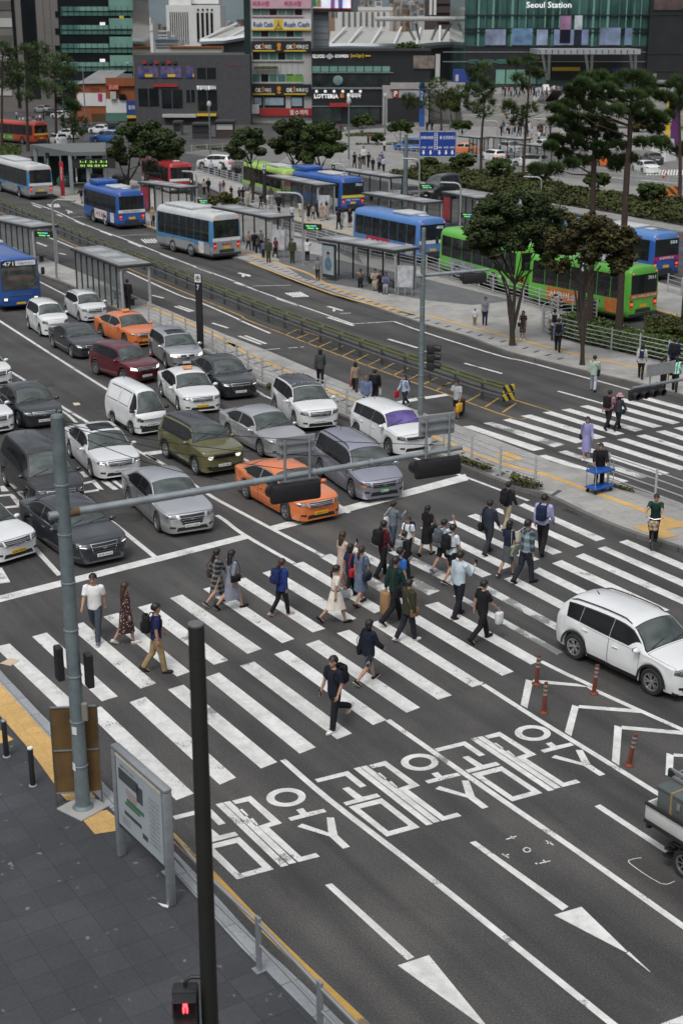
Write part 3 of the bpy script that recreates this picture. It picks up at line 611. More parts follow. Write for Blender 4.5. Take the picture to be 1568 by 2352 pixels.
def patch(B,s0,s1,t0,t1,side,off,n=6,k=4,mb=None,shrink=0.0,mi=0):
 """panel lying on the body; s0/s1 may be (at t0, at t1) pairs; side +1 / -1, or 0 for one that spans the centre"""
 mb = mb or MB(); pt = B['pt']; A = s0 if isinstance(s0,tuple)else(s0,s0); Z = s1 if isinstance(s1,tuple)else(s1,s1); rows =[]
 def sp(s,t): p = pt(s,abs(t)); return Vector((p.x,p.y if t>=0 else-p.y,p.z))
 for i in range(n+1):
  row =[]
  for j in range(k+1):
   v = j/k; t = t0+(t1-t0)*v; s =(A[0]+(A[1]-A[0])*v)*(1-i/n)+(Z[0]+(Z[1]-Z[0])*v)*(i/n)
   p = sp(s,t); ds = sp(min(s+.004,1),t)-sp(max(s-.004,0),t); dt = sp(s,t+.02)-sp(s,t-.02); q = ds.cross(dt)
   q = q.normalized()if q.length>1e-9 else Vector((0,0,1))
   c = p-Vector((p.x,0,B['H']*.45))
   if q.dot(Vector((0 if .04<s<.96 else(B['L']if s<.5 else-B['L']),c.y,c.z)))<0: q = -q
   p = p+q*off; row.append(Vector((p.x,p.y*(side or 1),p.z)))
  rows.append(row)
 mb.grid(rows if(side or 1)>0 else rows[::-1],mi); return mb
def cast(B,quad,front,off,mb=None,n=5,k=3,mi=0):
 """quad of (y, z) corners thrown onto the nose or the tail"""
 mb = mb or MB(); d = Vector((-1 if front else 1,0,0)); X = B['L']*(1 if front else-1); a, b, c, e =[Vector((0,q[0],q[1]))for q in quad]; rows =[]
 for i in range(n+1):
  u = i/n; row =[]
  for j in range(k+1):
   v = j/k; p = a.lerp(b,u).lerp(e.lerp(c,u),v); hit = B['bv'].ray_cast(Vector((X,p.y,p.z)),d)
   x = hit[0].x if hit[0]is not None else(B['L']/2*(.9 if front else-.9)); row.append(Vector((x-d.x*off,p.y,p.z)))
  rows.append(row)
 mb.grid(rows if front else rows[::-1],mi); return mb
def car(name,label,shape,fw,rw,paint,plate=None,cat='car',group='cars waiting at the stop line',side=-1,L=None,W=None,H=None,rim='ten',lights='off',taxi=None,rails=False,grille='wide',roof=None,lowblack=False,cargo=False,tail=False,glass=None,lod=1,rl=1.0,wb=None,sun=False):
 """fw, rw: photo points where the front and the rear wheel of the visible side stand (side -1 = the car's right-hand side)"""
 B = car_body(shape,L,W,H); S, L, W, H, pt = B['S'], B['L'], B['W'], B['H'], B['pt']; wr = B['wr']
 a, b = P(*fw), P(*rw); d =(a-b); rz = math.atan2(d.y,d.x); mid =(a+b)/2
 tr = W/2-.02; nrm = Vector((-math.sin(rz),math.cos(rz),0))*side
 c = mid-nrm*tr-Vector((math.cos(rz),math.sin(rz),0))*((B['xf']+B['xr'])/2)
 t = thing(name,label,cat,(c.x,c.y,0),rz,group)
 me = B['me'].copy(); me.name = 'body'; me.materials.clear(); me.materials.append(paint); body = link('body',me,t)
 MB().rbox((0,0,H*.20),(L*.86,W*.78,H*.22),.05).rbox((0,0,H*.28),(L*.70,W*.88,H*.16),.05).build('underbody',M_BLACK,t)
 tyre, rm = wheel_mesh(wr,rim)
 for x in(B['xf'],B['xr']):
  for sy in(1,-1):
   wv = link('wheel',tyre,t,(x,sy*(W/2-.115),wr),(0,0,0 if sy>0 else PI)); link('rim',rm,wv)
 G_ = glass or M_SHIELD; ws, rwn, win = S['ws'], S['rw'], S['win']
 m = patch(B,(ws[0]+.004),(ws[1]+.004),-.97,.97,0,.003,7,12,mi=1); patch(B,ws[0]+.010,ws[1]-.002,-.92,.92,0,.007,7,12,m); m.build('windshield',[G_,M_BLACK],t,True)
 m = patch(B,rwn[0],rwn[1],-.93,.93,0,.004,6,12); m.build('rear_window',M_GLASSC,t,True)
 cuts =[win[0]]+([S['bp']]if S['bp']else[])+([S['bp2']]if S.get('bp2')else[])+[win[1]]
 for sy in(1,-1):
  for i in range(len(cuts)-1):
   s0, s1 = cuts[i], cuts[i+1]; first, lastw = i==0, i==len(cuts)-2
   A =(s0+(0 if first else .008),s0+(.075 if first and shape not in('van','minivan','boxy','jeep')else(.06 if first else .008)))
   Z =(s1-(.01 if lastw else .006),s1-((.10 if shape in('sedan','coupe')else .03)if lastw else .006))
   if shape in('sedan','coupe')and lastw: Z =(s1-.025,s1-.105)
   m = patch(B,(A[0]-.006,A[1]-.006),(Z[0]+.006,Z[1]+.006),1.10,1.95,sy,.003,6,4,mi=1)
   patch(B,A,Z,1.17,1.90,sy,.007,6,4,m); m.build('side_window',[M_GLASSC,M_CHROME if shape=='sedan' else M_BLACK],t,True)
  if S['bp']:
   for s0, s1 in((S['win'][0]-.03,S['bp']),(S['bp'],(S.get('bp2')or .76))):
    arch =(L/2-B['xr']-wr*1.22)/L; arc0 =(L/2-B['xf']+wr*1.22)/L
    sa = max(s0,arc0); sb =(s1,min(s1,arch)); m = patch(B,sa,sb,2.02,2.86,sy,.0015,6,5,mi=1)
    ep = .0022; patch(B,sa+ep,(sb[0]-ep,sb[1]-ep),2.03,2.85,sy,.004,6,5,m); dr = m.build('door',[paint,M_BLACK],t,True)
    hs_ = s1-.055; p = pt(hs_,2.2); MB().rbox((p.x,(p.y+.022)*sy,p.z),(.19,.03,.035),.012).build('handle',M_CHROME if shape=='sedan' else paint,dr)
  if cargo:
   for s0, s1 in((.30,.55),(.58,.92)):
    m = patch(B,s0,s1,1.15,1.9,sy,.0015,5,4,mi=1); patch(B,s0+.006,s1-.006,1.2,1.86,sy,.004,5,4,m); m.build('side_panel',[paint,M_DKGREY],t,True)
  p = pt(ws[0]+.055,1.95 if shape!='van' else 1.8); m = MB(); m.ell((p.x+.02,(p.y+.125)*sy,p.z+.06),(.075,.115,.075),10,7); m.box((p.x+.02,(p.y+.03)*sy,p.z+.01),(.04,.1,.03))
  mr = m.build('mirror',paint if shape!='van' else M_BLACK,t,'all'); MB().box((p.x-.052,(p.y+.125)*sy,p.z+.06),(.008,.16,.095)).build('mirror_glass',M_CHROME,mr)
 zt0 = H*S['top'][0][1]; zb0 = H*.13
 hl = M_LAMPON if lights=='on' else M_LAMP; wy = W/2; z0, z1 =(H*.43,H*.505)if shape!='minivan' else(H*.345,H*.425)
 if shape=='van': z0, z1 = H*.33, H*.40
 for sy in(1,-1):
  q =[(wy*.56*sy,z0+.005),(wy*.89*sy,z0+.045),(wy*.87*sy,z1+.055),(wy*.60*sy,z1+.005)]
  if grille=='round': q = None
  if q:
   m = cast(B,[(y*(1.03 if i in(1,2)else .97),z+(-.012 if i<2 else .012))for i,(y,z)in enumerate(q)],True,.004,mi=1); cast(B,q,True,.009,m); lampo = m.build('headlight',[M_LAMP if lights=='drl' else hl,M_BLACK],t,True)
   if lights=='amber': cast(B,[(wy*.72*sy,z0+.01),(wy*.88*sy,z0+.03),(wy*.88*sy,z0+.07),(wy*.72*sy,z0+.06)],True,.014).build('turn_signal',M_AMBER,lampo)
   if lights in('drl','on'): cast(B,[(wy*.62*sy,z0+.02),(wy*.82*sy,z0+.05),(wy*.82*sy,z0+.075),(wy*.64*sy,z0+.05)],True,.014).build('lamp_bulb',M_LAMPON,lampo)
  else:
   hit = B['bv'].ray_cast(Vector((L,wy*.62*sy,H*.47)),Vector((-1,0,0)))[0]; m = MB(); m.lathe([(0,.03),(.08,.028),(.105,.012),(.115,-.03)],18,axis='X',c=(hit.x+.005,wy*.62*sy,H*.47)); m.build('headlight',M_LAMPON if lights=='on' else M_LAMP,t,True)
  cast(B,[(wy*.60*sy,H*.215),(wy*.80*sy,H*.225),(wy*.80*sy,H*.265),(wy*.62*sy,H*.265)],True,.008).build('fog_lamp',M_DKGREY if not lowblack else M_BLACK,t,True)
  q =[(wy*.58*sy,H*.50),(wy*.92*sy,H*.53),(wy*.92*sy,H*.60),(wy*.60*sy,H*.57)]
  if shape in('suv','hatch','boxy','jeep'): q =[(wy*.66*sy,H*.47),(wy*.92*sy,H*.50),(wy*.90*sy,H*.62),(wy*.68*sy,H*.58)]
  if shape in('van','minivan'): q =[(wy*.78*sy,H*.36),(wy*.92*sy,H*.36),(wy*.92*sy,H*.52),(wy*.78*sy,H*.52)]
  cast(B,q,False,.008).build('tail_light',M_REDON if tail else M_REDL,t,True)
 gz0, gz1 = z0-.04, z1-.015
 if grille=='wide': gq =[(-wy*.44,gz0),(wy*.44,gz0),(wy*.50,gz1+.03),(-wy*.50,gz1+.03)]
 elif grille=='tall': gq =[(-wy*.36,H*.285),(wy*.36,H*.285),(wy*.46,gz1+.02),(-wy*.46,gz1+.02)]
 elif grille=='slim': gq =[(-wy*.5,gz0+.05),(wy*.5,gz0+.05),(wy*.52,gz1+.01),(-wy*.52,gz1+.01)]
 elif grille=='twin': gq = None
 elif grille=='round': gq =[(-wy*.46,H*.42),(wy*.46,H*.42),(wy*.48,H*.52),(-wy*.48,H*.52)]
 else: gq = None
 if gq:
  m = cast(B,[(y*1.05,z+(-.014 if i<2 else .014))for i,(y,z)in enumerate(gq)],True,.006,None,10,6,1); cast(B,gq,True,.012,m,10,6)
  if grille=='round':
   for k in range(7): y = wy*(-.40+k*.8/6); cast(B,[(y-.028,gq[0][1]+.015),(y+.028,gq[0][1]+.015),(y+.028,gq[2][1]-.015),(y-.028,gq[2][1]-.015)],True,.018,m,1,2,0)
  elif grille!='slim':
   for k in range(1,4):
    v = k/4; z = gq[0][1]*(1-v)+gq[2][1]*v; y = gq[1][0]*(1-v)+gq[2][0]*v; cast(B,[(-y*.97,z-.009),(y*.97,z-.009),(y*.97,z+.009),(-y*.97,z+.009)],True,.020,m,8,1,1)
  m.build('grille',[M_BLACK,M_CHROME if grille!='round' else M_BLACK],t,True)
 elif grille=='twin':
  for sy in(1,-1):
   m = cast(B,[(wy*.05*sy,gz0),(wy*.36*sy,gz0),(wy*.40*sy,gz1+.03),(wy*.06*sy,gz1+.03)],True,.004,mi=1); cast(B,[(wy*.07*sy,gz0+.02),(wy*.34*sy,gz0+.02),(wy*.37*sy,gz1+.01),(wy*.08*sy,gz1+.01)],True,.009,m); m.build('grille',[M_BLACK,M_CHROME],t,True)
 iz =(H*.155,H*.235)
 cast(B,[(-wy*.58,iz[0]),(wy*.58,iz[0]),(wy*.52,iz[1]),(-wy*.52,iz[1])],True,.006,None,8,2).build('air_intake',M_BLACK,t,True)
 if lowblack:
  cast(B,[(-wy*.88,H*.115),(wy*.88,H*.115),(wy*.88,H*.245),(-wy*.88,H*.245)],True,.004,None,10,2).build('bumper_guard',M_BLACK,t,True)
  for sy in(1,-1): patch(B,(L/2-B['xf']+wr*1.25)/L,(L/2-B['xr']-wr*1.25)/L,2.86,3.0,sy,.006).build('sill_guard',M_BLACK,t,True)
  for sy in(1,-1):
   for x in(B['xf'],B['xr']):
    m = MB(); rows =[]
    for i in range(15):
     an = PI*i/14; rows.append([Vector((x+q*math.cos(an),(pt((L/2-x)/L,2.5).y+.012)*sy,wr+q*math.sin(an)-.02))for q in(wr*1.15,wr*1.33)])
    m.grid(rows if sy>0 else rows[::-1]); m.build('wheel_arch',M_BLACK,t)
 hit = B['bv'].ray_cast(Vector((L,0,zt0-.015)),Vector((-1,0,0)))[0]
 if hit is not None and grille not in('round','plain'): MB().ell((hit.x+.02,0,zt0-.02),(.012,.075,.042),12,6).build('emblem',M_CHROME,t,'all')
 for front in(True,False):
  z = H*.26 if front else H*.50; hit = B['bv'].ray_cast(Vector((L if front else-L,0,z)),Vector((-1 if front else 1,0,0)))[0]
  if hit is None: continue
  sg = 1 if front else-1; pw, ph =(.52,.11)
  pm ={'y':M_PLATEY,'g':M_PLATEG}.get(plate[1]if plate else 'w',M_PLATEW)
  if plate and plate[1]in 'gs': pw, ph = .335, .17
  pl = MB().rbox((hit.x+sg*.02,0,z),(.02,pw,ph),.006).build('number_plate',pm,t)
  if plate and front: text('plate_text',plate[0],pw*.86,ph*.58,M_TXTW if plate[1]=='g' else M_TXTK,pl,facing((hit.x+.032,0,z),(1,0,0)),bold=.012)
  if front and plate is None: pass
 if roof: patch(B,ws[1]+.012,.90,-.98,.98,0,.0035,12,12).build('roof_panel',roof,t,True)
 rx = lambda s: L/2-s*L
 if rails:
  for sy in(1,-1):
   ss =[ws[1]+.03+(.86-ws[1])*i/10 for i in range(11)]
   path =[pt(s,.93)for s in ss]; m = MB(); m.tube([(p.x,p.y*sy,p.z+(.045 if 0<i<10 else-.005))for i,p in enumerate(path)],.018,6); m.build('roof_rail',M_BLACK if rails!='steel' else M_STEEL,t,True)
 if sun: patch(B,ws[1]+.03,ws[1]+.2,-.7,.7,0,.004,5,8).build('sunroof',M_GLASSC,t,True)
 if taxi:
  p = pt(.50,0); m = MB(); m.rbox((p.x,0,p.z+.085),(.2,.42,.15),.05); o = m.build('taxi_sign',mat('taxi_sign_'+taxi,(0.75,0.30,0.10)if taxi=='orange' else(0.72,.62,.3),0.4,0,0.05),t,True)
  MB().box((p.x,0,p.z+.01),(.12,.3,.03)).build('sign_foot',M_BLACK,o)
  text('sign_lettering','TAXI',.26,.075,M_TXTW,o,facing((p.x+.103,0,p.z+.09),(1,0,0)),bold=.02)
 p = pt(.80 if shape in('suv','boxy','hatch','minivan','van')else .66,0); MB().tube([(p.x,0,p.z-.01),(p.x-.10,0,p.z+(.08 if shape!='van' else .2))],[.02,.008],5).build('antenna',M_BLACK,t)
 for sy in(1,-1):
  a_, b_ = pt(ws[0]+.012,.15 if sy>0 else .75), pt(ws[0]+.035,.85 if sy>0 else .1); m = MB(); m.tube([(a_.x+.01,a_.y*(1 if sy>0 else-1),a_.z+.012),(b_.x+.01,b_.y*(1 if sy>0 else-1),b_.z+.014)],.012,5); m.build('wiper',M_BLACK,t)
 if shape!='van':
  m = patch(B,.022,ws[0]-.004,-.985,.985,0,.0012,10,10,mi=1); patch(B,.025,ws[0]-.007,-.97,.97,0,.0032,10,10,m); m.build('bonnet',[paint,M_BLACK],t,True)
 return t
WHITE, PEARL = car_paint('white',(0.74,0.75,0.75)), car_paint('pearl',(0.66,0.67,0.68))
SILVER, GREYS = car_paint('silver',(0.66,0.67,0.685),.8), car_paint('pale_grey',(0.58,0.58,0.59),.7)
ORANGE, BLACKC = car_paint('taxi_orange',(0.70,0.185,0.045)), car_paint('black',(0.013,0.014,0.017))
GRAPH, RED = car_paint('graphite',(0.055,0.06,0.07),.6), car_paint('wine_red',(0.16,0.014,0.026),.5)
OLIVE, LILAC, BLUEC = car_paint('olive',(0.125,0.12,0.048)), car_paint('lilac',(0.43,0.425,0.515),.7), car_paint('blue',(0.03,0.13,0.42))
M_VIOLET = mat('violet_tinted_glass',(0.13,0.09,0.30),0.05,0.25,0.6,2.0,spec=0.8)
cars =[]
car('taxi','bright orange taxi at the stop line with dark side windows and chrome grille','sedan',D2((385,688)),D2((140,552)),ORANGE,('서울34사 1091','y'),'taxi',rim='five',taxi=None)
car('minivan','lilac minivan with roof rails and green number plate at the stop line','minivan',D2((862,574)),D2((580,380)),LILAC,('1280','g'),'minivan',L=4.7,H=1.72,rim='five',rails=True,lights='amber')
car('parked_car','boxy white hatchback with violet tinted windscreen beside the island fence','boxy',D2((1075,268)),D2((838,152)),WHITE,None,'car',grille='slim',glass=M_VIOLET)
bpy.data.objects['parked_car'].name = 'hatchback'
car('sedan','pale silver sedan with tinted rear windows just behind the orange stop-line taxi','sedan',D2((230,275)),D2((15,162)),GREYS,None,'car',L=4.8,rim='five')
car('suv','white SUV with dark glass roof beside the island fence, ahead of the black sedan','suv',C2((490,1038)),C2((285,872)),WHITE,('56머 8249','w'),'suv',roof=GRAPH,rim='five')
car('sedan','glossy black sedan with vertical chrome grille behind the white glass-roofed SUV','sedan',C1((1437,820)),C1((1252,692)),BLACKC,('05너 0421','w'),'car',L=4.97,grille='tall',lights='drl')
car('taxi','white taxi with an orange roof sign and yellow plate beside the white van','sedan',C1((1163,897)),C1((1052,795)),WHITE,('31바6149','y'),'taxi',taxi='orange',rim='five')
car('cargo_van','small white panel van with black front bumper','van',C1((850,1040)),C1((745,982)),WHITE,('81우8207','w'),'van',grille='plain',lowblack=True,cargo=True)
car('jeep','olive green boxy jeep with round headlights and slotted grille','jeep',D1((1265,387)),D1((1090,287)),OLIVE,('61수 9241','w'),'jeep',grille='round',roof=GRAPH,lights='on',lowblack=True,rails=True,rim='five')
car('sedan','silver luxury sedan stopped between the grey sedan and the orange taxi','sedan',D1((1032,771)),D1((835,592)),SILVER,('16나 1436','w'),'car',L=5.1,W=1.89,grille='tall')
car('sedan','white sedan with lit violet headlights and round badge behind the silver luxury sedan','sedan',D1((605,422)),D1((443,268)),PEARL,('54머 2211','w'),'car',L=4.92,lights='drl',sun=True)
car('sedan','graphite grey sedan standing behind the tall grey signal pole','sedan',D1((398,945)),D1((225,822)),GRAPH,('37오 0121','w'),'car',L=4.99,W=1.89,grille='tall',lights='drl')
car('minivan','long black minivan with amber headlights behind the graphite sedan','minivan',D1((180,612)),D1((38,470)),BLACKC,None,'minivan',L=5.1,H=1.9,W=1.92,lights='amber')
car('sedan','black sedan alone in its lane, left of the double white line','sedan',C1((115,992)),C1((8,908)),BLACKC,('10허 3872','w'),'car',L=4.5,H=1.46)
car('suv','wine red sloping-roof SUV with lit headlights','suv',C1((772,702)),C1((655,662)),RED,('29보 5501','w'),'suv',L=4.15,W=1.78,H=1.62,lights='on')
car('suv','silver SUV with twin kidney grille and dark glass roof beside the island fence','suv',C1((1103,627)),C1((965,522)),SILVER,None,'suv',L=4.45,H=1.55,grille='twin',lights='on',sun=True)
car('taxi','orange taxi with roof sign in front of the bus shelter','sedan',C1((790,458)),C1((682,417)),ORANGE,('34바 6511','y'),'taxi',taxi='orange',L=4.82)
car('coupe','dark grey coupe with white ring headlights beside the white line','coupe',C1((462,540)),C1((350,477)),GRAPH,('02노 4174','w'),'car',grille='twin',lights='drl')
car('minicar','tall boxy white minicar beside the blue bus','boxy',C1((262,402)),C1((182,350)),WHITE,None,'car',L=3.6,W=1.6,H=1.70,grille='plain')
car('minicar','small silvery white hatchback beside the island shelter','hatch',C1((512,305)),C1((433,262)),PEARL,('34구 0476','w'),'car',rails='steel')
car('sedan','white taxi sedan with yellow plate cut by the picture edge, by the graphite sedan','sedan',E1((-216,52)),D1((-381,862)),WHITE,('52배 2894','y'),'taxi',rim='five')
car('suv','white SUV with lit violet headlight at the edge, behind the black sedan','suv',C1((-195,742)),C1((-300,687)),WHITE,None,'suv',L=4.3,lights='drl')
car('sedan','white sedan nose at the edge, beside the black minivan','sedan',D1((-195,130)),D1((-350,20)),WHITE,None,'car')
car('suv','white SUV with spoked alloy wheels turning across the crosswalk','suv',E3((1350,950)),E3((850,716)),WHITE,None,'suv',None,L=4.48,W=1.86,H=1.65,rim='five',rails=True,lowblack=True,lights='off')
# ================================================================== buses
M_BUSGL = mat('bus_glass',(0.016,0.018,0.019),0.05,0,0.5,1.5,spec=0.6)
BUSBLUE = mat('bus_blue',(0.022,0.095,0.36),0.34,0,0.08,1.0,coat=0.5); BUSBLUEL = mat('bus_light_blue',(0.085,0.21,0.50),0.35,0,0.08,1.0,coat=0.5); BUSGREEN = mat('bus_green',(0.13,0.46,0.055),0.35,0,0.08,1.0,coat=0.5)
BUSLIME = mat('bus_lime',(0.34,0.55,0.10),0.35,0,0.08,1.0,coat=0.5); BUSRED = mat('bus_red',(0.36,0.03,0.035),0.35,0,0.08,1.0,coat=0.5); BUSORED = mat('bus_orange_red',(0.42,0.05,0.02),0.35,0,0.08,1.0,coat=0.5)
BUSGREY = mat('bus_silver',(0.36,0.37,0.38),0.35,0.3,0.08,1.0,coat=0.4); BUSSKY = mat('bus_sky_blue',(0.075,0.24,0.44),0.35,0.1,0.08,1.0,coat=0.4); BUSROOF = mat('bus_pale_roof',(0.50,0.51,0.51),0.5,0,0.14,1.5)
M_ADV =[mat('advert_'+n,c,0.5,0,v,4)for n,c,v in(('white',(0.62,0.60,0.58),.35),('red',(0.42,0.03,0.07),.3),('orange',(0.52,0.17,0.04),.3),('magenta',(0.42,0.02,0.17),.12),('grey',(0.25,0.27,0.29),.6),('yellow',(0.7,0.55,0.06),.1),('pale',(0.7,0.71,0.72),.1))]
AW, AR, AO, AM, AG, AY, AP = M_ADV
BUSM ={}
def bus_body(L,W,H,key,mats):
 k_ =(L,W,H,key)
 if k_ in BUSM: return BUSM[k_]
 prof =[(.90,.34),(.985,.42),(1.0,.75),(1.0,.98),(1.0,1.25),(.985,1.9),(.955,H-.48),(.925,H-.30),(.86,H-.16),(.72,H-.06),(.45,H-.015),(0,H)]
 rows =[]
 for s, k in((0,.93),(.004,.965),(.012,.985),(.03,1),(.25,1),(.5,1),(.75,1),(.97,1),(.988,.985),(.996,.965),(1,.93)):
  x = L/2-s*L; half =[]
  for y, z in prof:
   f = 1-max(0,(z-1.2)/(H-1.2))**2*.16*(1 if s<.02 else 0); tuck =(z-.34)/(H-.34)
   zz = z if k>=1 else(z-.34)*(1-(1-k)*.5)+.34+(1-k)*.3*(1-tuck)
   half.append(Vector((x-(.10*max(0,tuck-.4)if s<.05 else 0)+(.05*max(0,tuck-.5)if s>.95 else 0),y*k*W/2,zz)))
  rows.append([Vector((p.x,-p.y,p.z))for p in half]+half[-2::-1])
 b = MB(); n = len(rows[0])
 b.grid(rows)
 band = lambda j: min(j,n-2-j)
 for i in range(len(b.f)): j = band(i%(n-1)); b.m[i] = 0 if j<3 else(1 if j<6 else 2)
 for base, flip in((0,False),((len(rows)-1)*n,True)):
  for i in range(n//2):
   f =(base+i,base+i+1,base+n-2-i,base+n-1-i)
   f = tuple(dict.fromkeys(f))
   if len(f)>2: b.f.append(f if flip else f[::-1]); b.m.append(0 if i<3 else(1 if i<6 else 2))
 BUSM[k_] = b.mesh('body',mats,50); return BUSM[k_]
def bus(label,fc,rc,side,lower,mid,roof,L=None,H=3.15,number=None,sideads=(),rear_band=None,rear_text=None,pods='ac',front=False,rear=True,plate='y',rear_col=None,cat='bus',group='city buses',brake=False,seats=7,rearglass=None):
 """fc, rc: photo points under the front and rear corner of the visible side (side +1 left, -1 right)"""
 a, b = P(*fc), P(*rc); d = a-b; rz = math.atan2(d.y,d.x); L = L or max(8.0,min(12.0,d.length)); W = 2.5
 f = Vector((math.cos(rz),math.sin(rz),0)); nrm = Vector((-f.y,f.x,0))*side
 c =(a if front else b)+f*(L/2*(-1 if front else 1))-nrm*(W/2)
 t = thing('bus',label,cat,(c.x,c.y,0),rz,group)
 link('body',bus_body(L,W,H,lower.name+mid.name+roof.name,[lower,mid,roof]),t)
 MB().box((0,0,.36),(L*.94,W*.86,.3)).build('underbody',M_BLACK,t)
 tyre, rm = wheel_mesh(.48,'ten'); wx =(L/2-2.5,-L/2+2.9)
 X0, X1 = -L/2+.35, L/2-.35; zb, zt = 1.32, H-.50
 for sy in(1,-1):
  for x in wx:
   m = MB(); pts =[(x+.64*math.cos(PI*i/12),(W/2+.004)*sy,.50+.64*math.sin(PI*i/12))for i in range(13)]+[(x-.64,(W/2-.01)*sy,.36),(x+.64,(W/2-.01)*sy,.36)]
   m.poly(pts if sy<0 else pts[::-1]); m.build('wheel_arch',M_BLACK,t)
   wv = link('wheel',tyre,t,(x,sy*(W/2-.08),.48),(0,0,0 if sy>0 else PI)); link('rim',rm,wv)
  step =(X1-X0)/seats
  for k in range(seats):
   xa, xb = X0+step*k+.02, X0+step*(k+1)-.02; yb, yt = W/2*.998+.006, W/2*.955+.008
   ym = W/2*.985+.007
   p =[Vector((xa,yb*sy,zb)),Vector((xb,yb*sy,zb)),Vector((xb,ym*sy,1.9)),Vector((xa,ym*sy,1.9))]; q =[p[3],p[2],Vector((xb,yt*sy,zt)),Vector((xa,yt*sy,zt))]
   m = MB(); m.add(p if sy<0 else p[::-1],[(0,1,2,3)]); m.add(q if sy<0 else q[::-1],[(0,1,2,3)]); w_ = m.build('window',M_BUSGL,t)
   if k not in(0,seats-1): MB().box(((xa+xb)/2,ym*sy,2.16),(xb-xa,.02,.03)).build('window_bar',M_BLACK,w_)
  MB().rbox((L/2-.05,(W/2+.17)*sy,2.25),(.12,.22,.42),.05).build('mirror',M_BLACK,t,True)
 for x0, x1, z0, z1, m_, txt, tm in sideads:
  xa, xb = -L/2+x0*L, -L/2+x1*L; y =(W/2+.012)*side; m = MB(); p =[(xa,y,z0),(xb,y,z0),(xb,y,z1),(xa,y,z1)]; m.add(p if side<0 else p[::-1],[(0,1,2,3)]); o = m.build('side_advert',m_,t)if m_ else t
  if txt: text('side_lettering',txt,(xb-xa)*.82,(z1-z0)*.5,tm or M_TXTW,o,facing(((xa+xb)/2,y+.008*side,(z0+z1)/2),(0,side,0)),bold=.01)
 xr_ = -L/2-.008
 def tail(y0,y1,z0,z1,nm,m_,dx=0.0,par=None):
  o = MB(); sl = lambda z: xr_-dx+.05*max(0,(z-.34)/(H-.34)-.5)
  o.add([(sl(z0),y1,z0),(sl(z0),y0,z0),(sl(z1),y0,z1),(sl(z1),y1,z1)],[(0,1,2,3)]); return o.build(nm,m_,par or t)
 rg = tail(-1.05,1.05,1.62,H-.46,'rear_window',rearglass or M_BUSGL,.004)
 for sy in(1,-1):
  yl = sorted((.86*sy,1.08*sy)); tail(yl[0],yl[1],.78,1.28,'tail_light',M_REDL,.006); tail(yl[0]+.03,yl[1]-.03,1.0,1.14,'brake_light',M_REDON if brake else M_REDL,.012); tail(yl[0]+.02,yl[1]-.02,.80,.90,'turn_signal',M_AMBER,.012)
  tail(.95*sy-.05,.95*sy+.05,H-.38,H-.33,'marker_lamp',M_REDON,.02)
 tail(-.62,.62,.55,.78,'engine_grille',M_DKGREY,.004); tail(-1.18,1.18,.36,.52,'rear_bumper',M_DKGREY,.03)
 if rear_col: tail(-1.12,1.12,.53,1.34,'rear_panel',rear_col,.002)
 pl = tail(-.28,.28,.84,1.02,'number_plate',M_PLATEY,.014)
 if rear_band: rb = tail(-1.16,1.16,1.36,1.60,'rear_banner',rear_band,.012)
 if rear_text: text('rear_lettering',rear_text[0],rear_text[2],rear_text[3],rear_text[1],t,facing((xr_-.03,0,rear_text[4]),(-1,0,0)),bold=.02)
 if number: nb = tail(-1.0,-.15,H-.80,H-.55,'route_display',M_BLACK,.012); text('route_number',number,.62,.2,mat('route_digits',(.55,.65,.6),.5,0,0,emit=(.6,.75,.7),estr=.25),nb,facing((xr_-.02,-.58,H-.68),(-1,0,0)),bold=.02)
 xf_ = L/2+.012
 def nose(y0,y1,z0,z1,nm,m_,dx=0.0,par=None):
  o = MB(); sl = lambda z: xf_+dx-.10*max(0,(z-.34)/(H-.34)-.4)
  o.add([(sl(z0),y0,z0),(sl(z0),y1,z0),(sl(z1),y1,z1),(sl(z1),y0,z1)],[(0,1,2,3)]); return o.build(nm,m_,par or t)
 nose(-1.1,1.1,1.25,H-.55,'windshield',M_SHIELD,.006); ds = nose(-1.05,1.05,H-.55,H-.18,'destination_display',M_BLACK,.01)
 for sy in(1,-1):
  o = nose(*sorted((.72*sy,1.08*sy)),.62,.85,'headlight',M_LAMP,.008); nose(*sorted((.80*sy,1.0*sy)),.66,.80,'lamp_bulb',M_LAMPON,.02,o)
 nose(-.28,.28,.42,.54,'number_plate',M_PLATEY,.02); nose(-.7,.7,.92,.98,'trim_strip',M_CHROME,.01)
 if front:
  text('route_number',number,.62,.24,M_TXTW,ds,facing((xf_+.0,-.62,H-.36),(1,0,0)),bold=.02)
  o = nose(-.2,1.0,H-.50,H-.22,'destination_strip',AP,.018,ds); text('destination_text','서울역 버스',.9,.13,BUSBLUE,o,facing((xf_+.02,.4,H-.36),(1,0,0)))
  for y in(-.45,.55): MB().tube([(xf_+.02,y,1.3),(xf_-.02,y+.5,1.75)],.018,5).build('wiper',M_BLACK,t)
 if pods in('ac','gas'): MB().rbox((-L*.16,0,H+.07),(L*.26,1.5,.2),.08).build('roof_unit',BUSROOF,t,True)
 if pods=='gas': MB().rbox((L*.27,0,H+.16),(L*.25,1.9,.42),.14).build('gas_tank_cover',mid,t,True)
 if pods=='coach': MB().rbox((L*.16,0,H+.06),(L*.5,1.7,.2),.09).build('roof_unit',roof,t,True)
 MB().rbox((-L*.36,0,H+.04),(.6,.6,.1),.04).build('roof_hatch',BUSROOF,t,True)
 return t
K = BUSGREY
bus('blue city bus driving toward the lens with route number 471 beside the island shelter',(2,718),(-140,628),-1,BUSBLUE,BUSBLUE,BUSBLUE,11,number='471',front=True)
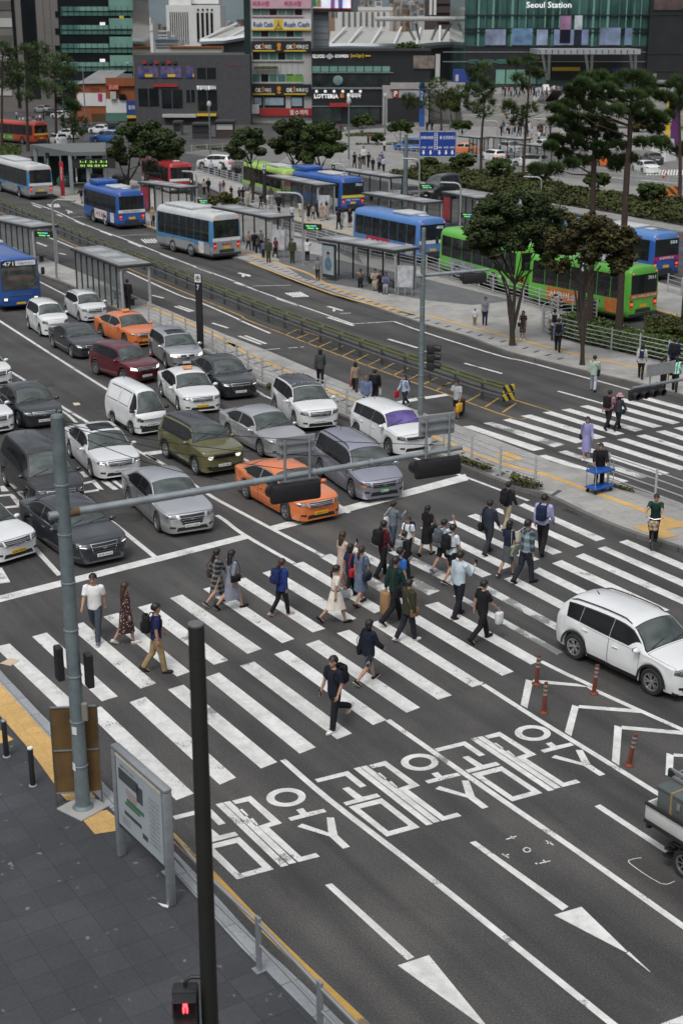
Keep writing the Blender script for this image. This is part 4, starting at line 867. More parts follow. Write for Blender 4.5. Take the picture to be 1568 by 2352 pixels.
bus('grey and sky blue coach driving away past the green subway entrance',(-30,430),B1((190,428)),1,BUSGREY,BUSSKY,BUSROOF,11.5,3.3,pods='coach',rear_col=BUSGREY,rear_band=AP,rear_text=None,sideads=((.03,.10,.5,1.3,BUSGREY,None,None),(.28,.62,.55,1.25,AG,None,None)),brake=True)
bus('blue bus with white roof unit driving away beside the pedestrian in a dark coat',B1((548,548)),B1((772,622)),1,BUSBLUE,BUSBLUE,BUSBLUE,None,pods='gas',rear_band=AP,rear_text=('CNG 시내버스',M_TXTK,1.6,.12,1.48),sideads=((.30,.66,.5,1.28,AW,'서울',AR),(.10,.2,.5,1.28,AW,None,None)),brake=True)
bus('silver and sky blue coach with MBUS lettering on its tail',B1((1048,745)),B1((1385,826)),1,BUSGREY,BUSSKY,BUSROOF,None,3.3,pods='coach',rear_col=BUSGREY,rear_band=AP,rear_text=('M BUS',AR,.75,.16,1.15),sideads=((.30,.80,.5,1.1,BUSGREY,None,None),(.13,.22,.45,1.25,AW,None,None),(.03,.11,.45,1.2,BUSGREY,None,None)),brake=True)
bus('red bus with white lower panels half hidden by the trees',D1 and(322,424),(389,449),1,AP,BUSRED,BUSRED,10.5,rear_band=AP,pods='none')
bus('lime green bus with magenta rear window under the leafy trees',(540,436),(648,468),1,AG,BUSLIME,BUSLIME,11,pods='ac',rearglass=AM)
bus('blue bus with route number 751 and yellow rear banner stopped at the far platform',(676,468),B2((755,515)),1,BUSBLUE,BUSBLUE,BUSBLUE,11,pods='gas',number='751',rear_band=AY,rear_text=('서울 시내버스',M_TXTW,1.5,.14,1.2),sideads=((.05,.2,.6,1.3,AP,None,None),),brake=True)
bus('light blue bus with route number 402 and red side advert',B2((832,745)),B2((1258,845)),1,BUSBLUEL,BUSBLUEL,BUSBLUEL,None,pods='ac',number='402',rear_band=AP,sideads=((.42,.78,.55,1.3,AR,'26:00',M_TXTW),(.08,.18,.5,1.3,AW,None,None)))
bus('bright green bus with route number 7013B behind the leafy tree',B2((1392,905)),J4((318,545)),1,BUSGREEN,BUSGREEN,BUSGREEN,None,pods='ac',sideads=((.5,.85,.5,1.25,AG,None,None),(.16,.36,.8,1.15,None,'7013B',M_TXTW)))
bus('bright green bus with route number 7011 and orange adverts behind the garden fence',J4((440,600)),J4((1142,748)),1,BUSGREEN,BUSGREEN,BUSGREEN,None,pods='ac',number='7011',rear_band=AO,rear_text=('서울 시내버스 광고 안내',M_TXTW,2.0,.14,1.48),sideads=((.46,.80,.5,1.28,AO,'서울버스',M_TXTW),(.10,.22,.5,1.28,AO,None,None),(.25,.38,.85,1.2,None,'7011',M_TXTK)),brake=True)
bus('blue bus with route number 503 and magenta rear banner on the far lane',(1312,612),J4((1325,430)),1,BUSBLUE,BUSBLUE,BUSBLUEL,11,pods='ac',number='503',rear_band=AM,rear_text=('안성대학교',M_TXTW,1.3,.16,1.48),brake=True)
bus('orange red bus with green side advert far off among the pine trunks',(-40,322),A1((225,948)),1,BUSORED,BUSORED,BUSORED,11,sideads=((.45,.8,.5,1.3,mat('advert_green',(.05,.2,.08),.5,0,.3,4),'광고',AY),),rear_band=AY,pods='none',group='city buses')
# ================================================================== pickup truck at the right
def pickup():
 w_ = P(1568,2019); rz = math.radians(-57.5); f = Vector((math.cos(rz),math.sin(rz),0)); nrm = Vector((f.y,-f.x,0))
 c = w_-nrm*.80
 t = thing('pickup_truck','white pickup truck with ladder and grey metal box on its bed','truck',(c.x,c.y,0),rz,None)
 tr = mat('truck_white',(.62,.62,.60),.4,0,.12,2)
 MB().rbox((.55,0,.80),(3.2,1.72,.12),.02).build('bed_floor',M_DKGREY,t)
 for sy in(1,-1):
  m = MB(); m.rbox((.55,.86*sy,1.02),(3.2,.05,.36),.02); sd_ = m.build('side_board',tr,t,True); MB().box((.55,.89*sy,1.21),(3.2,.06,.05)).build('top_rail',M_BLACK,sd_); MB().box((.55,.89*sy,.82),(3.2,.05,.07)).build('lower_rail',M_BLACK,sd_)
  tyre, rm = wheel_mesh(.31,'seven')
  for x in(0,2.75): wv = link('wheel',tyre,t,(x,.72*sy,.31),(0,0,0 if sy>0 else PI)); link('rim',rm,wv)
  m = MB()
  for i in range(9): a = PI*i/8; m.box((.42*math.cos(a),.78*sy,.31+.42*math.sin(a)),(.17,.22,.03),0,0)
  m.build('mudguard',M_BLACK,t); MB().rbox((-1.07,.62*sy,.78),(.08,.3,.12),.02).build('tail_light',M_REDL,t)
 MB().rbox((-1.06,0,1.02),(.05,1.72,.36),.02).build('tailgate',tr,t,True)
 MB().box((.6,0,.55),(3.6,.7,.22)).build('chassis',M_BLACK,t); MB().rbox((-1.1,0,.60),(.1,1.5,.1),.02).build('rear_bumper',M_BLACK,t)
 MB().rbox((2.95,0,1.25),(1.5,1.7,1.5),.22).build('cab',tr,t,True); MB().rbox((3.3,0,1.62),(.9,1.72,.5),.15).build('cab_glass',M_GLASSC,t,True)
 pl = MB().box((-1.17,0,.72),(.02,.44,.1)).build('number_plate',M_PLATEG,t)
 bx = thing('metal_box','grey metal tool box strapped on the pickup bed','box',t.matrix_world.translation,rz)
 bx.location =(c.x,c.y,.865); mt = mat('grey_box',(.115,.135,.13),.5,.2,.15,3)
 MB().rbox((.35,0,.36),(2.5,1.5,.68),.03).build('case',mt,bx,True); MB().rbox((.35,0,.725),(2.54,1.54,.07),.02).build('lid',mt,bx,True)
 for x in(-.5,.9): MB().box((x,0,.385),(.04,1.56,.78)).build('strap',mat('webbing_strap',(.3,.22,.12),.9),bx)
 for x in(-.3,.4): MB().rbox((x,-.77,.55),(.09,.03,.14),.01).build('latch',M_STEEL,bx)
 ld = thing('ladder','folded aluminium ladder lying on the tool box of the pickup','ladder',(c.x,c.y,1.63),rz)
 for k, y in enumerate((-.35,.1)):
  for dz in(.06,.2): MB().rbox((.4,y,dz),(2.7,.05,.07),.012).build('ladder_rail',M_STEEL,ld)
 for i in range(9):
  for dz in(.06,.2): MB().tube([(-.8+i*.3,-.35,dz),(-.8+i*.3,.1,dz)],.016,6).build('rung',M_STEEL,ld)
 o = MB(); o.tube([(-.95,-.35,.06),(-.95,-.35,.2)],.07,10); o.build('ladder_foot',M_BLACK,ld)
pickup()
# ================================================================== street furniture
def shelter(label,lp,rp,depth=1.6,h=2.55,wall='back',ad=None,bench=True,group='bus shelters on the platforms',adside='left',z=KH,sgn=1,dark=False,end='right',nposts=5):
 a, b = P(*lp,z), P(*rp,z); d = b-a; L = d.length; rz = math.atan2(d.y,d.x)
 t = thing('bus_shelter',label,'bus shelter',a,rz,group); D = depth*sgn
 m = MB(); m.rbox((L/2,D/2,h),(L+.3,depth+.45,.16),.05); m.build('roof',M_DKGREY,t,True)
 m = MB(); m.box((L/2,D/2,h+.092),(L+.1,depth+.25,.02)); rt = m.build('roof_panel',mat('shelter_roof',(.26,.265,.265),.45,0.1,.2,1.2),t)
 for k in range(3): MB().box((L*(.2+.3*k),D/2,h+.108),(L*.16,depth*.7,.012)).build('skylight',mat('frosted_skylight',(.42,.44,.46),.3,0,.12,3),rt)
 yb = D-.08*sgn if wall=='back' else .06*sgn; n = nposts
 for k in range(n+1):
  x = L*k/n; MB().rbox((x,yb,h/2),(.09,.09,h),.015).build('post',M_DKGREY,t)
 gm = mat('shelter_glass',(.30,.34,.33),.08,0,.15,3,spec=.6,alpha=.24)
 for k in range(n):
  MB().box((L*(k+.5)/n,yb,h*.5+.05),(L/n-.12,.02,h-.35)).build('glass_panel',gm,t)
 xe = L if end=='right' else 0
 m = MB(); pts =[(xe,.02*sgn,0),(xe,-.02*sgn,h-.35),(xe,.06*sgn,h-.12),(xe,.3*sgn,h-.02),(xe,D-.3*sgn,h-.02),(xe,D,h-.12),(xe,D,0)]
 m.tube(pts,[(.09,.06)]*len(pts),6); m.build('end_frame',mat('pale_frame',(.40,.41,.42),.45,.3,.1,4),t,True)
 if bench: o = MB().rbox((L*.68,D*.62,.45),(L*.42,.38,.06),.02).build('bench',M_DKGREY,t);[MB().box((L*.68+s*L*.16,D*.62,.21),(.06,.3,.42)).build('bench_leg',M_DKGREY,o)for s in(-1,1)]
 if ad:
  x = L*.13 if adside=='left' else L*.87; y = -.02*sgn; o = MB().rbox((x,y,1.25),(1.25,.16,2.2),.04).build('advert_case',M_DKGREY,t); p = MB().box((x,y-.09*sgn,1.3),(1.08,.02,1.85)).build('poster',ad,o)
  if ad is ADP:
   m = MB(); m.ell((x,y-.10*sgn,1.05),(.36,.015,.45),14,8); m.build('poster_figure',mat('print_blue_grey',(.10,.16,.22),.6,0,.3,5),p); m = MB(); m.ell((x,y-.10*sgn,1.65),(.14,.02,.19),12,8); m.build('poster_face',mat('print_skin',(.35,.22,.15),.6,0,.2,6),p); MB().ell((x,y-.10*sgn,1.75),(.15,.025,.12),12,8).build('poster_hair',M_BLACK,p)
 return t
ADP = mat('poster_pale_blue',(.30,.36,.40),.4,0,.1,2); ADR = mat('poster_red',(.28,.03,.04),.4,0,.3,3); ADW = mat('poster_white',(.55,.55,.56),.4,0,.3,5)
shelter('open shelter with a portrait poster and seated people',B2((622,935)),B2((1112,1028)),1.7,ad=ADP)
shelter('crowded shelter just ahead of the coach with MBUS lettering',B2((-70,690)),B2((305,775)),1.7)
shelter('shelter with a red poster right of the blue bus with white roof unit',B1((925,500)),B1((1190,545)),1.5,ad=ADR,end='left')
shelter('shelter beside the blue 751 bus on the far platform',B2((275,450)),B2((608,525)),1.6)
shelter('shelter partly hidden behind the light blue 402 bus',B2((905,585)),B2((1300,660)),1.6,bench=False)
shelter('shelter beyond the blue 751 bus with seated people inside',B2((730,400)),B2((1072,462)),1.5,end='right')
shelter('shelter with a dark red poster in front of the black van',B2((1425,575)),B2((1640,625)),1.6,ad=ADR)
shelter('shelter end showing behind the blue 503 bus',(1385,600),(1500,628),1.5,bench=False)
shelter('shelter under the station plaza pines, nearest to the steps',J3((985,425)),J3((1305,455)),1.5,z=.12)
shelter('short shelter right behind the blue road sign',J3((760,420)),J3((925,440)),1.5,z=.12,end='right')
shelter('shelter among the parked white cars right of the thin pine trunk',J3((1300,505)),J3((1620,545)),1.5,z=.12)
def island_shelter(label,lp,rp):
 return shelter(label,lp,rp,1.7,2.55,wall='front',bench=True,group='glass-walled shelters on the island',nposts=8)
island_shelter('glass-walled island shelter beside the small white hatchback',B1((500,1012)),C1((806,232)))
island_shelter('glass-walled island shelter behind the pole with the LED board, nearer the blue 471 bus',B1((-60,775)),B1((232,850)))
def post_sign(label,lp,top,num=None,w_=.36,col=None,z=KH,icon=True,group='stop number pillars',rz=-.45,txt=None):
 b = P(*lp,z); h = hz(lp[0],lp[1],top,z); t = thing('stop_pillar',label,'stop sign',b,rz,group)
 MB().rbox((0,0,h/2),(w_,.12,h),.02).build('pillar',col or M_BLACK,t)
 if icon:
  o = MB().box((0,-.063,h-.22),(w_,.006,.42)).build('icon_panel',AP,t); m = MB(); m.lathe([(.10,0),(.13,0)],20,axis='Y',c=(0,-.069,h-.22)); m.build('icon_ring',M_TXTK,o); MB().rbox((0,-.07,h-.21),(.11,.006,.12),.01).build('icon_bus',M_TXTK,o)
 if num: text('number',num,.13 if len(num)==1 else .26,.26,M_TXTW,t,facing((0,-.07,h-.68),(0,-1,0)),bold=.01)
 if txt: text('lettering',txt,w_*.5,h*.4,M_TXTW,t,facing((0,-.07,h*.66),(0,-1,0)))
 return t
post_sign('black stop pillar with bus icon and number 7 beside the island fence',C1((1310,478)),B1((1300,905))[1],'7')
post_sign('black stop pillar with number 6 left of a curved lamp arm on the platform',B1((1255,430)),B1((1255,250))[1],'6',icon=False)
post_sign('black stop pillar with number 5 in front of the lime green bus',B2((260,455)),B2((260,188))[1],'5')
post_sign('black stop pillar with number 4 beyond the blue 751 bus',B2((707,300)),B2((707,165))[1],'4')
post_sign('tall black stop pillar with number 6 before the green 7011 bus',J4((792,728)),J4((792,235))[1],'6',w_=.4)
post_sign('red and white rapid transit pillar beside the grey coach',B1((412,395)),B1((412,172))[1],None,.42,mat('pillar_red',(.35,.03,.04),.5),icon=False,txt='서울역')
post_sign('dark green subway pillar with a yellow cap beside the grey coach',B1((322,330)),B1((322,115))[1],None,.42,mat('pillar_green',(.03,.10,.09),.5),icon=False,txt='역')
post_sign('tall blue banner pillar reading vertically in front of the stone wall',A2((1283,825)),A2((1283,535))[1],None,.9,mat('banner_blue',(.02,.08,.30),.5),z=.12,icon=False,txt='서\n울\n역')
post_sign('dark edge pillar at the picture side by the blue 503 bus',(1573,735),470,None,.5,M_DKGREY,icon=False)
def lamp_arm(label,lp,top,reach,board=None,z=KH,group='curved pipe posts with LED boards',left=True,rz=None):
 b = P(*lp,z); h = hz(lp[0],lp[1],top,z); t = thing('led_post',label,'display post',b,-.35 if rz is None else rz,group); s = -1 if left else 1
 m = MB(); m.tube([(0,0,0),(0,0,h-.5),(s*.06,0,h-.22),(s*.25,0,h-.06),(s*.5,0,h),(s*reach,0,h)],.075,8); m.build('pipe',mat('pale_steel',(.36,.37,.38),.4,.4,.1,4),t,True)
 MB().lathe([(.16,0),(.16,.03),(.08,.05)],12).build('base_plate',M_GALV,t)
 if board:
  bh = hz(lp[0],lp[1],board,z); o = MB().rbox((.72 if left else-.72,-.02,bh),(1.3,.16,.42),.02).build('led_board',M_BLACK,t)
  g_ = mat('led_green',(.1,.5,.1),.5,0,0,emit=(.25,1,.2),estr=.45); c_ = mat('led_cyan',(.1,.4,.5),.5,0,0,emit=(.2,.7,.9),estr=.4)
  for k,(x,w_,z_)in enumerate(((-.3,.3,.06),(.1,.42,.07),(-.1,.5,-.09),(.36,.2,-.08))): MB().box(((.72 if left else-.72)+x,-.108,bh+z_),(w_,.01,.09)).build('led_text',(g_,c_)[k%2 if k<2 else 0],o)
 return t
lamp_arm('curved pipe post with LED board between the two island shelters',B1((372,940)),B1((372,420))[1],1.7,B1((0,648))[1],left=False)
lamp_arm('curved pipe post with LED board beside a person in a white shirt',B2((510,850)),B2((500,380))[1],1.9,B2((0,595))[1])
lamp_arm('curved pipe post in front of the blue 751 bus',B2((778,495)),B2((770,188))[1],1.4)
lamp_arm('curved pipe post with LED board right of the thick signal column',B2((1265,480)),B2((1258,155))[1],1.6,B2((0,332))[1])
lamp_arm('curved pipe post with LED board before the black van',B2((1532,620)),B2((1525,312))[1],1.7,B2((0,520))[1])
lamp_arm('curved pipe post with LED board beside the number 6 pillar on the platform',B1((1290,482)),B1((1285,238))[1],1.4,B1((0,428))[1])
lamp_arm('curved pipe post standing in the planted bed under pines',J3((1485,760)),J3((1480,600))[1],1.8,z=.12)
lamp_arm('curved pipe post by the station plaza shelter',J3((1088,440)),J3((1085,95))[1],1.7,z=.12)
lamp_arm('curved pipe post right of the station escalator foot',J2((398,800)),J2((395,590))[1],2.0,z=.12)
# ---- fences
M_FENCE = mat('fence_steel',(.45,.46,.465),.45,.35,.12,4)
def fence(label,pts,h=1.1,step=1.6,rails=4,z=KH,m_=None,r=.045,name='railing',group=None,rr=.023):
 pts =[Vector(p)for p in pts]; o = pts[0]; t = thing(name,label,'railing',o,0,group); m_ = m_ or M_FENCE
 pm = MB(); pm.lathe([(r,0),(r,h),(r*.8,h+.03),(0,h+.04)],8); post = pm.mesh('post',m_,True); ps = along(pts,step)
 for p, a in ps[:95]: link('post',post,t,p-o)
 for k in range(rails):
  zz = h*(.22+.72*k/max(1,rails-1)); MB().tube([p-o+Vector((0,0,zz))for p in pts],rr,6).build('rail',m_,t,True)
 return t
cl = inset_line(smooth_path(xy(PLC_F),3),.32)
cl =[p+Vector((0,0,KH))for p in cl]
i0 = min(range(len(cl)),key=lambda i:(cl[i]-P(345,752,KH)).length); i1 = min(range(len(cl)),key=lambda i:(cl[i]-P(*D3((655,490)),KH)).length)
fence('long grey railing on the island kerb beside the queue of cars',cl[i0:i1+1],1.15,1.75,5)
fence('grey railing on the island beside the man with the blue trolley',[P(*p,KH)for p in D3((1075,452),(1255,517),(1448,587),(1640,660))],1.15,2.35,4)
fence('grey railing between the platform and the light blue 402 bus',[P(*p,KH)for p in[(648,540),(727,558),(810,586),(952,618),(1091,662),(1150,681),(1237,708),(1290,722)]],1.2,1.75,5)
fence('curved grey railing around the planted bed by the green bus',[P(*p,KH)for p in C3((1000,300),(850,268),(735,280),(660,318),(640,365),(682,398),(893,455),(1020,482),(1150,512),(1285,542),(1420,574),(1640,622))],1.2,1.85,5)
fence('short grey railing beside the tail of the green 7011 bus',[P(*p,KH)for p in J4((1450,500),(1640,560))],1.1,1.6,4)
fence('railing along the far sidewalk with pedestrians behind it',[P(*p,0)for p in[(452,398),(500,410),(551,424),(590,440)]],1.1,1.9,4)
fence('glass-topped railing around the subway stairs on the platform',[P(*p,KH)for p in B2((30,465),(380,555),(370,700),(330,760))],1.1,1.8,3)
fence('thin railing along the station road behind the planted bed',[P(*p,.12)for p in[(880,345),(1010,362),(1170,385),(1330,402),(1568,430)]],1.1,2.2,3)
fence('thin railing on the green verge beyond the round trees',[P(*p,0)for p in[(440,352),(560,345),(640,352)]],1.1,2.4,3)
fence('row of thin posts beside the group waiting on the far crossing',[P(*p,.12)for p in[(740,378),(800,388),(850,396)]],1.1,2.2,1)
# steel hand rail at the corner pavement
rp_ =[P(385,2006,KH),P(430,2057,KH),P(483,2119,KH),P(540,2176,KH),P(595,2230,KH),P(735,2384,KH),P(900,2560,KH)]
t = thing('handrail','steel two-bar handrail along the corner pavement kerb','railing',rp_[0])
for zz, r in((.98,.035),(.55,.028)): MB().tube([p-rp_[0]+Vector((0,0,zz))for p in rp_],r,10).build('rail',M_STEEL,t,True)
for p in(rp_[0],rp_[4],rp_[5]): o = MB().rbox((p-rp_[0])+Vector((0,0,.55)),(.06,.13,1.1),.012,.6).build('post',M_GALV,t); MB().rbox((p-rp_[0])+Vector((0,0,.015)),(.2,.2,.03),.01,.6).build('base_plate',M_STEEL,o)
def notice(label,lp,top,w_=1.1):
 b = P(*lp,KH); h = hz(lp[0],lp[1],top,KH); t = thing('notice_stand',label,'notice board',b,-.35); p = MB().rbox((0,0,h*.62),(w_,.12,h*.74),.03).build('board',M_STEEL,t,True); MB().box((0,-.065,h*.62),(w_*.86,.01,h*.66)).build('printed_sheet',mat('notice_print',(.42,.43,.46),.5,0,.45,3),p)
 for x in(-.4,0,.4): MB().box((x*w_,0,h*.13),(.06,.06,h*.26)).build('leg',M_STEEL,t)
notice('grey notice stand with a map right of the poster shelter',B2((1175,1048)),B2((1175,850))[1]); notice('notice stand beside the shelter crowd ahead of the silver coach',B2((350,800)),B2((350,615))[1]); notice('notice stand at the right end of the shelter by the blue 751 bus',B2((648,545)),B2((648,390))[1]); notice('notice stand left of the black sedan on the far road',B2((1110,455)),B2((1110,355))[1])
# ---- guard rail
gp =[P(*p)for p in[(-60,458),(14,486),(163.4,549),(250,586),(341,622.8),(429.5,661.5),(530.8,704.7),(621,741),(728,782),(806,811),(894,843),(994,877.5),(1102,916),(1163,933)]]
gs = smooth_path(gp,2); o_ = gs[0]; t = thing('guard_rail','long green and grey guard rail with a striped yellow end in the median','guard rail',o_)
M_GRN = mat('rail_green',(.10,.125,.03),.5,.2,.25,3); M_GRRAIL = mat('rail_grey',(.13,.135,.14),.5,.4,.2,3)
pm = MB(); pm.lathe([(.07,0),(.07,.92),(0,.93)],8); post = pm.mesh('post',M_GRRAIL,True)
for p, a in along(gs,2.05): link('post',post,t,p-o_); link('post_cap',MB().box((0,.0,.84),(.13,.46,.05),a).mesh('post_cap',M_GALV),t,p-o_)
for sgn, zz, m_, hgt in((-1,.46,M_GRRAIL,.075),(-1,.86,M_GRN,.055),(1,.86,M_GRN,.055),(1,.46,M_GRRAIL,.075)):
 q = inset_line(gs,sgn*.22); MB().tube([p-o_+Vector((0,0,zz))for p in q],[(.045,hgt)]*len(q),8).build('rail',m_,t,True)
def stripes_mat(name,ang=.78,sc_=7.0,a=(.62,.47,.03),b=(.02,.02,.02)):
 m, nt, N, L, bb = nodes_of(name); tc = N.new('ShaderNodeTexCoord'); mp = stretched(N,L,tc.outputs['Object'],0,1,1)
 w_ = N.new('ShaderNodeTexWave'); w_.bands_direction = 'DIAGONAL'; w_.inputs['Scale'].default_value = sc_/6.28; L.new(mp,w_.inputs['Vector'])
 L.new(ramp(N,L,w_.outputs['Fac'],[(.49,a),(.51,b)]),bb.inputs['Base Color']); return m
e = gs[-1]-o_; dr_ =(gs[-1]-gs[-2]).normalized(); ea = math.atan2(dr_.y,dr_.x)
for zz in(.42,.80): MB().rbox(e+dr_*.10+Vector((0,0,zz+.02)),(.06,.72,.32),.02,ea).build('hazard_plate',stripes_mat('hazard_stripes')if 'hz' not in MATS else MATS['hz'],t); MATS['hz'] = bpy.data.materials['hazard_stripes']
# ---- signal poles
def signal_head(parent,c,ang,n=4,L=1.45,lit=None,name='signal_head'):
 R = Matrix.Translation(c)@Matrix.Rotation(ang,4,'Z'); m = MB(); m.rbox((0,0,0),(L,.16,.44),.06,M=R); m.rbox((0,-.06,.02),(L*.96,.10,.34),.03,M=R); h = m.build(name,M_BLACK,parent,True)
 for k in range(n):
  x = -L/2+L*(k+.5)/n; v = MB(); v.tube([R@Vector((x,.06,0)),R@Vector((x,.30,-.02))],.15,12,cap=False); v.build('visor',M_BLACK,h,True); v = MB(); v.lathe([(0,.085),(.14,.085)],12,axis='Y',c=(x,0,0)); vv = v.build('lens',[M_REDL,M_AMBER,mat('green_lens',(.02,.15,.08),.2,0,0),M_DKGREY][k%4],h); vv.matrix_local = R
 return h
def mast(label,base,top,armA,armz,armB,heads,signs,z=KH,r=(.16,.12),rust=True):
 b = P(*base,z); h = hz(base[0],base[1],top,z); t = thing('signal_mast',label,'traffic signal',b,0)
 pm = MB(); pm.lathe([(r[0]*1.5,0),(r[0]*1.45,.05),(r[0],.1),(r[0],.5),(r[0]*.97,.52),(r[1],h),(r[1]*1.05,h),(r[1]*.9,h+.05),(0,h+.08)],20); pole = pm.build('pole',M_GREYPOLE,t,True)
 for k in range(7): zz = h*(.12+.12*k); rr = r[0]+(r[1]-r[0])*zz/h; MB().lathe([(rr+.002,zz),(rr+.012,zz+.005),(rr+.012,zz+.03),(rr+.002,zz+.035)],16).build('band',M_GALV,pole)
 A = at(armA[0],armA[1],b.y); A.x = b.x; az = A.z; B_ = P(armB[0],armB[1],az+armz); A = A-b; Bv = B_-b; d = Bv-A; Ld = d.length; ang = math.atan2(d.y,d.x)
 m = MB(); m.tube([A-d.normalized()*.3,A,A+d*.3,A+d*.62,Bv],[.085,.085,.078,.066,.055],12); arm = m.build('mast_arm',mat('worn_arm_steel',(.27,.30,.315),.5,.4,.25,2.5),t,True)
 m = MB(); m.tube([A+d*.012,A+d*.035],.092,12); m.build('arm_collar',mat('rust',(.13,.085,.05),.8,.2,.5,6),arm,True)
 for k in range(6): u = .15+k*.15; MB().tube([A+d*u-d.normalized()*.04,A+d*u+d.normalized()*.04],.085,10).build('clamp',M_GALV,arm,True)
 return t, b, h, A, d, ang
def px_u(A,b,d,x):
 lo, hi = 0.0, 1.3
 for _ in range(40):
  mu =(lo+hi)/2; w_ = b+A+d*mu; w_ = w_-Vector((0,0,HCAM)); dep = w_.y*CT-w_.z*ST; xx = 784+FPX*w_.x/dep
  if(xx<x)==(d.x>0): lo = mu
  else: hi = mu
 return(lo+hi)/2
def sign_back(t,c,ang,w_,h_,up=.35,name='sign_panel'):
 R = Matrix.Translation(c)@Matrix.Rotation(ang,4,'Z')
 o = MB().rbox((0,0,up+h_/2),(w_,.035,h_),.015,M=R).build(name,mat('sign_back_grey',(.34,.35,.36),.5,.3,.15,3),t)
 for s in(-1,1): m = MB(); m.tube([R@Vector((s*w_*.32,-.06,-.1)),R@Vector((s*w_*.32,-.06,up+h_*.9))],.03,8); m.build('bracket',M_GALV,o)
 for zz in(.3,.7): MB().box((0,-.04,up+h_*zz),(w_*.9,.05,.05),M=R).build('stiffener',M_GALV,o)
t, b, h, A, d, ang = mast('tall grey signal pole at the corner pavement with a long mast arm',F1((522,838)),958,(152,1180),.25,D2((1545,212)),None,None,r=(.155,.13))
for x0, x1 in((620,735),(953,1057)):
 u0, u1 = px_u(A,b,d,x0), px_u(A,b,d,x1); signal_head(t,A+d*((u0+u1)/2)+Vector((0,0,-.36)),ang,L=abs(u1-u0)*d.length)
for x0, x1 in((636,724),(960,1042)):
 u0, u1 = px_u(A,b,d,x0), px_u(A,b,d,x1); sign_back(t,A+d*((u0+u1)/2),ang,abs(u1-u0)*d.length,.48,.38)
for sx, zz in((-.30,3.36),(.30,3.20)): MB().rbox((sx,.02,zz),(.15,.24,.75),.03,.5).build('pedestrian_signal',M_BLACK,t)
MB().rbox((.20,-.17,2.35),(.12,.1,.4),.02).build('junction_box',mat('box_beige',(.22,.21,.17),.6),t)
for(zz,rr,ang_)in((1.9,.155,-1.9),(1.05,.16,-2.4)):
 m = MB(); m.lathe([(rr+.003,zz-.09),(rr+.003,zz+.09)],5,a0=ang_-.35,a1=ang_+.35); m.build('sticker',AP,t)
for k,(dz,u)in enumerate(((-.05,.95),(-.1,.55),(-.16,.38),(-.08,.75))):
 s = Vector((0,-.1,h+dz)); e = A+d*u+Vector((0,0,.12)); pts =[s.lerp(e,i/8)+Vector((0,0,-.16*math.sin(PI*i/8)*(.5+.2*k)))for i in range(9)]; MB().tube(pts,.008,5).build('cable',M_BLACK,t)
MB().rbox((0,0,.02),(.78,.78,.04),.01,.9).build('base_slab',M_CONC,t)
t, b, h, A, d, ang = mast('slim grey signal pole on the island with an arm toward the leafy tree',C2((1275,942)),526,(972,632),.1,B3((300,878)),None,None,r=(.12,.09))
u0, u1 = px_u(A,b,d,1062), px_u(A,b,d,1117); signal_head(t,A+d*((u0+u1)/2)+Vector((0,0,-.30)),ang,L=abs(u1-u0)*d.length)
zt_ = hz(965,962,800,KH); R = thing
for zz in(0,.36,.72): m = MB(); m.rbox((.38,0,zt_-zz),(.34,.3,.34),.05); sh = m.build('signal_section',M_BLACK,t,True); v = MB(); v.tube([(.55,0,zt_-zz+.04),(.80,-.05,zt_-zz)],[.15,.13],10,cap=False); v.build('visor',M_BLACK,sh,True)
for zz in(.12,.6): MB().tube([(0,0,zt_-zz),(.25,0,zt_-zz)],.03,6).build('bracket',M_GALV,t)
pb = P(1660,960,KH); t, b, h, A, d, ang = mast('signal mast arm with dark head reaching in above the upper crosswalk',(1660,960),720,(1660,853),0.0,C3((1238,738)),None,None,r=(.15,.12))
u0, u1 = px_u(A,b,d,1523), px_u(A,b,d,1445); signal_head(t,A+d*((u0+u1)/2)+Vector((0,0,-.30)),ang,L=abs(u1-u0)*d.length)
u0, u1 = px_u(A,b,d,1548), px_u(A,b,d,1482); sign_back(t,A+d*((u0+u1)/2),ang,abs(u1-u0)*d.length,.5,.35)
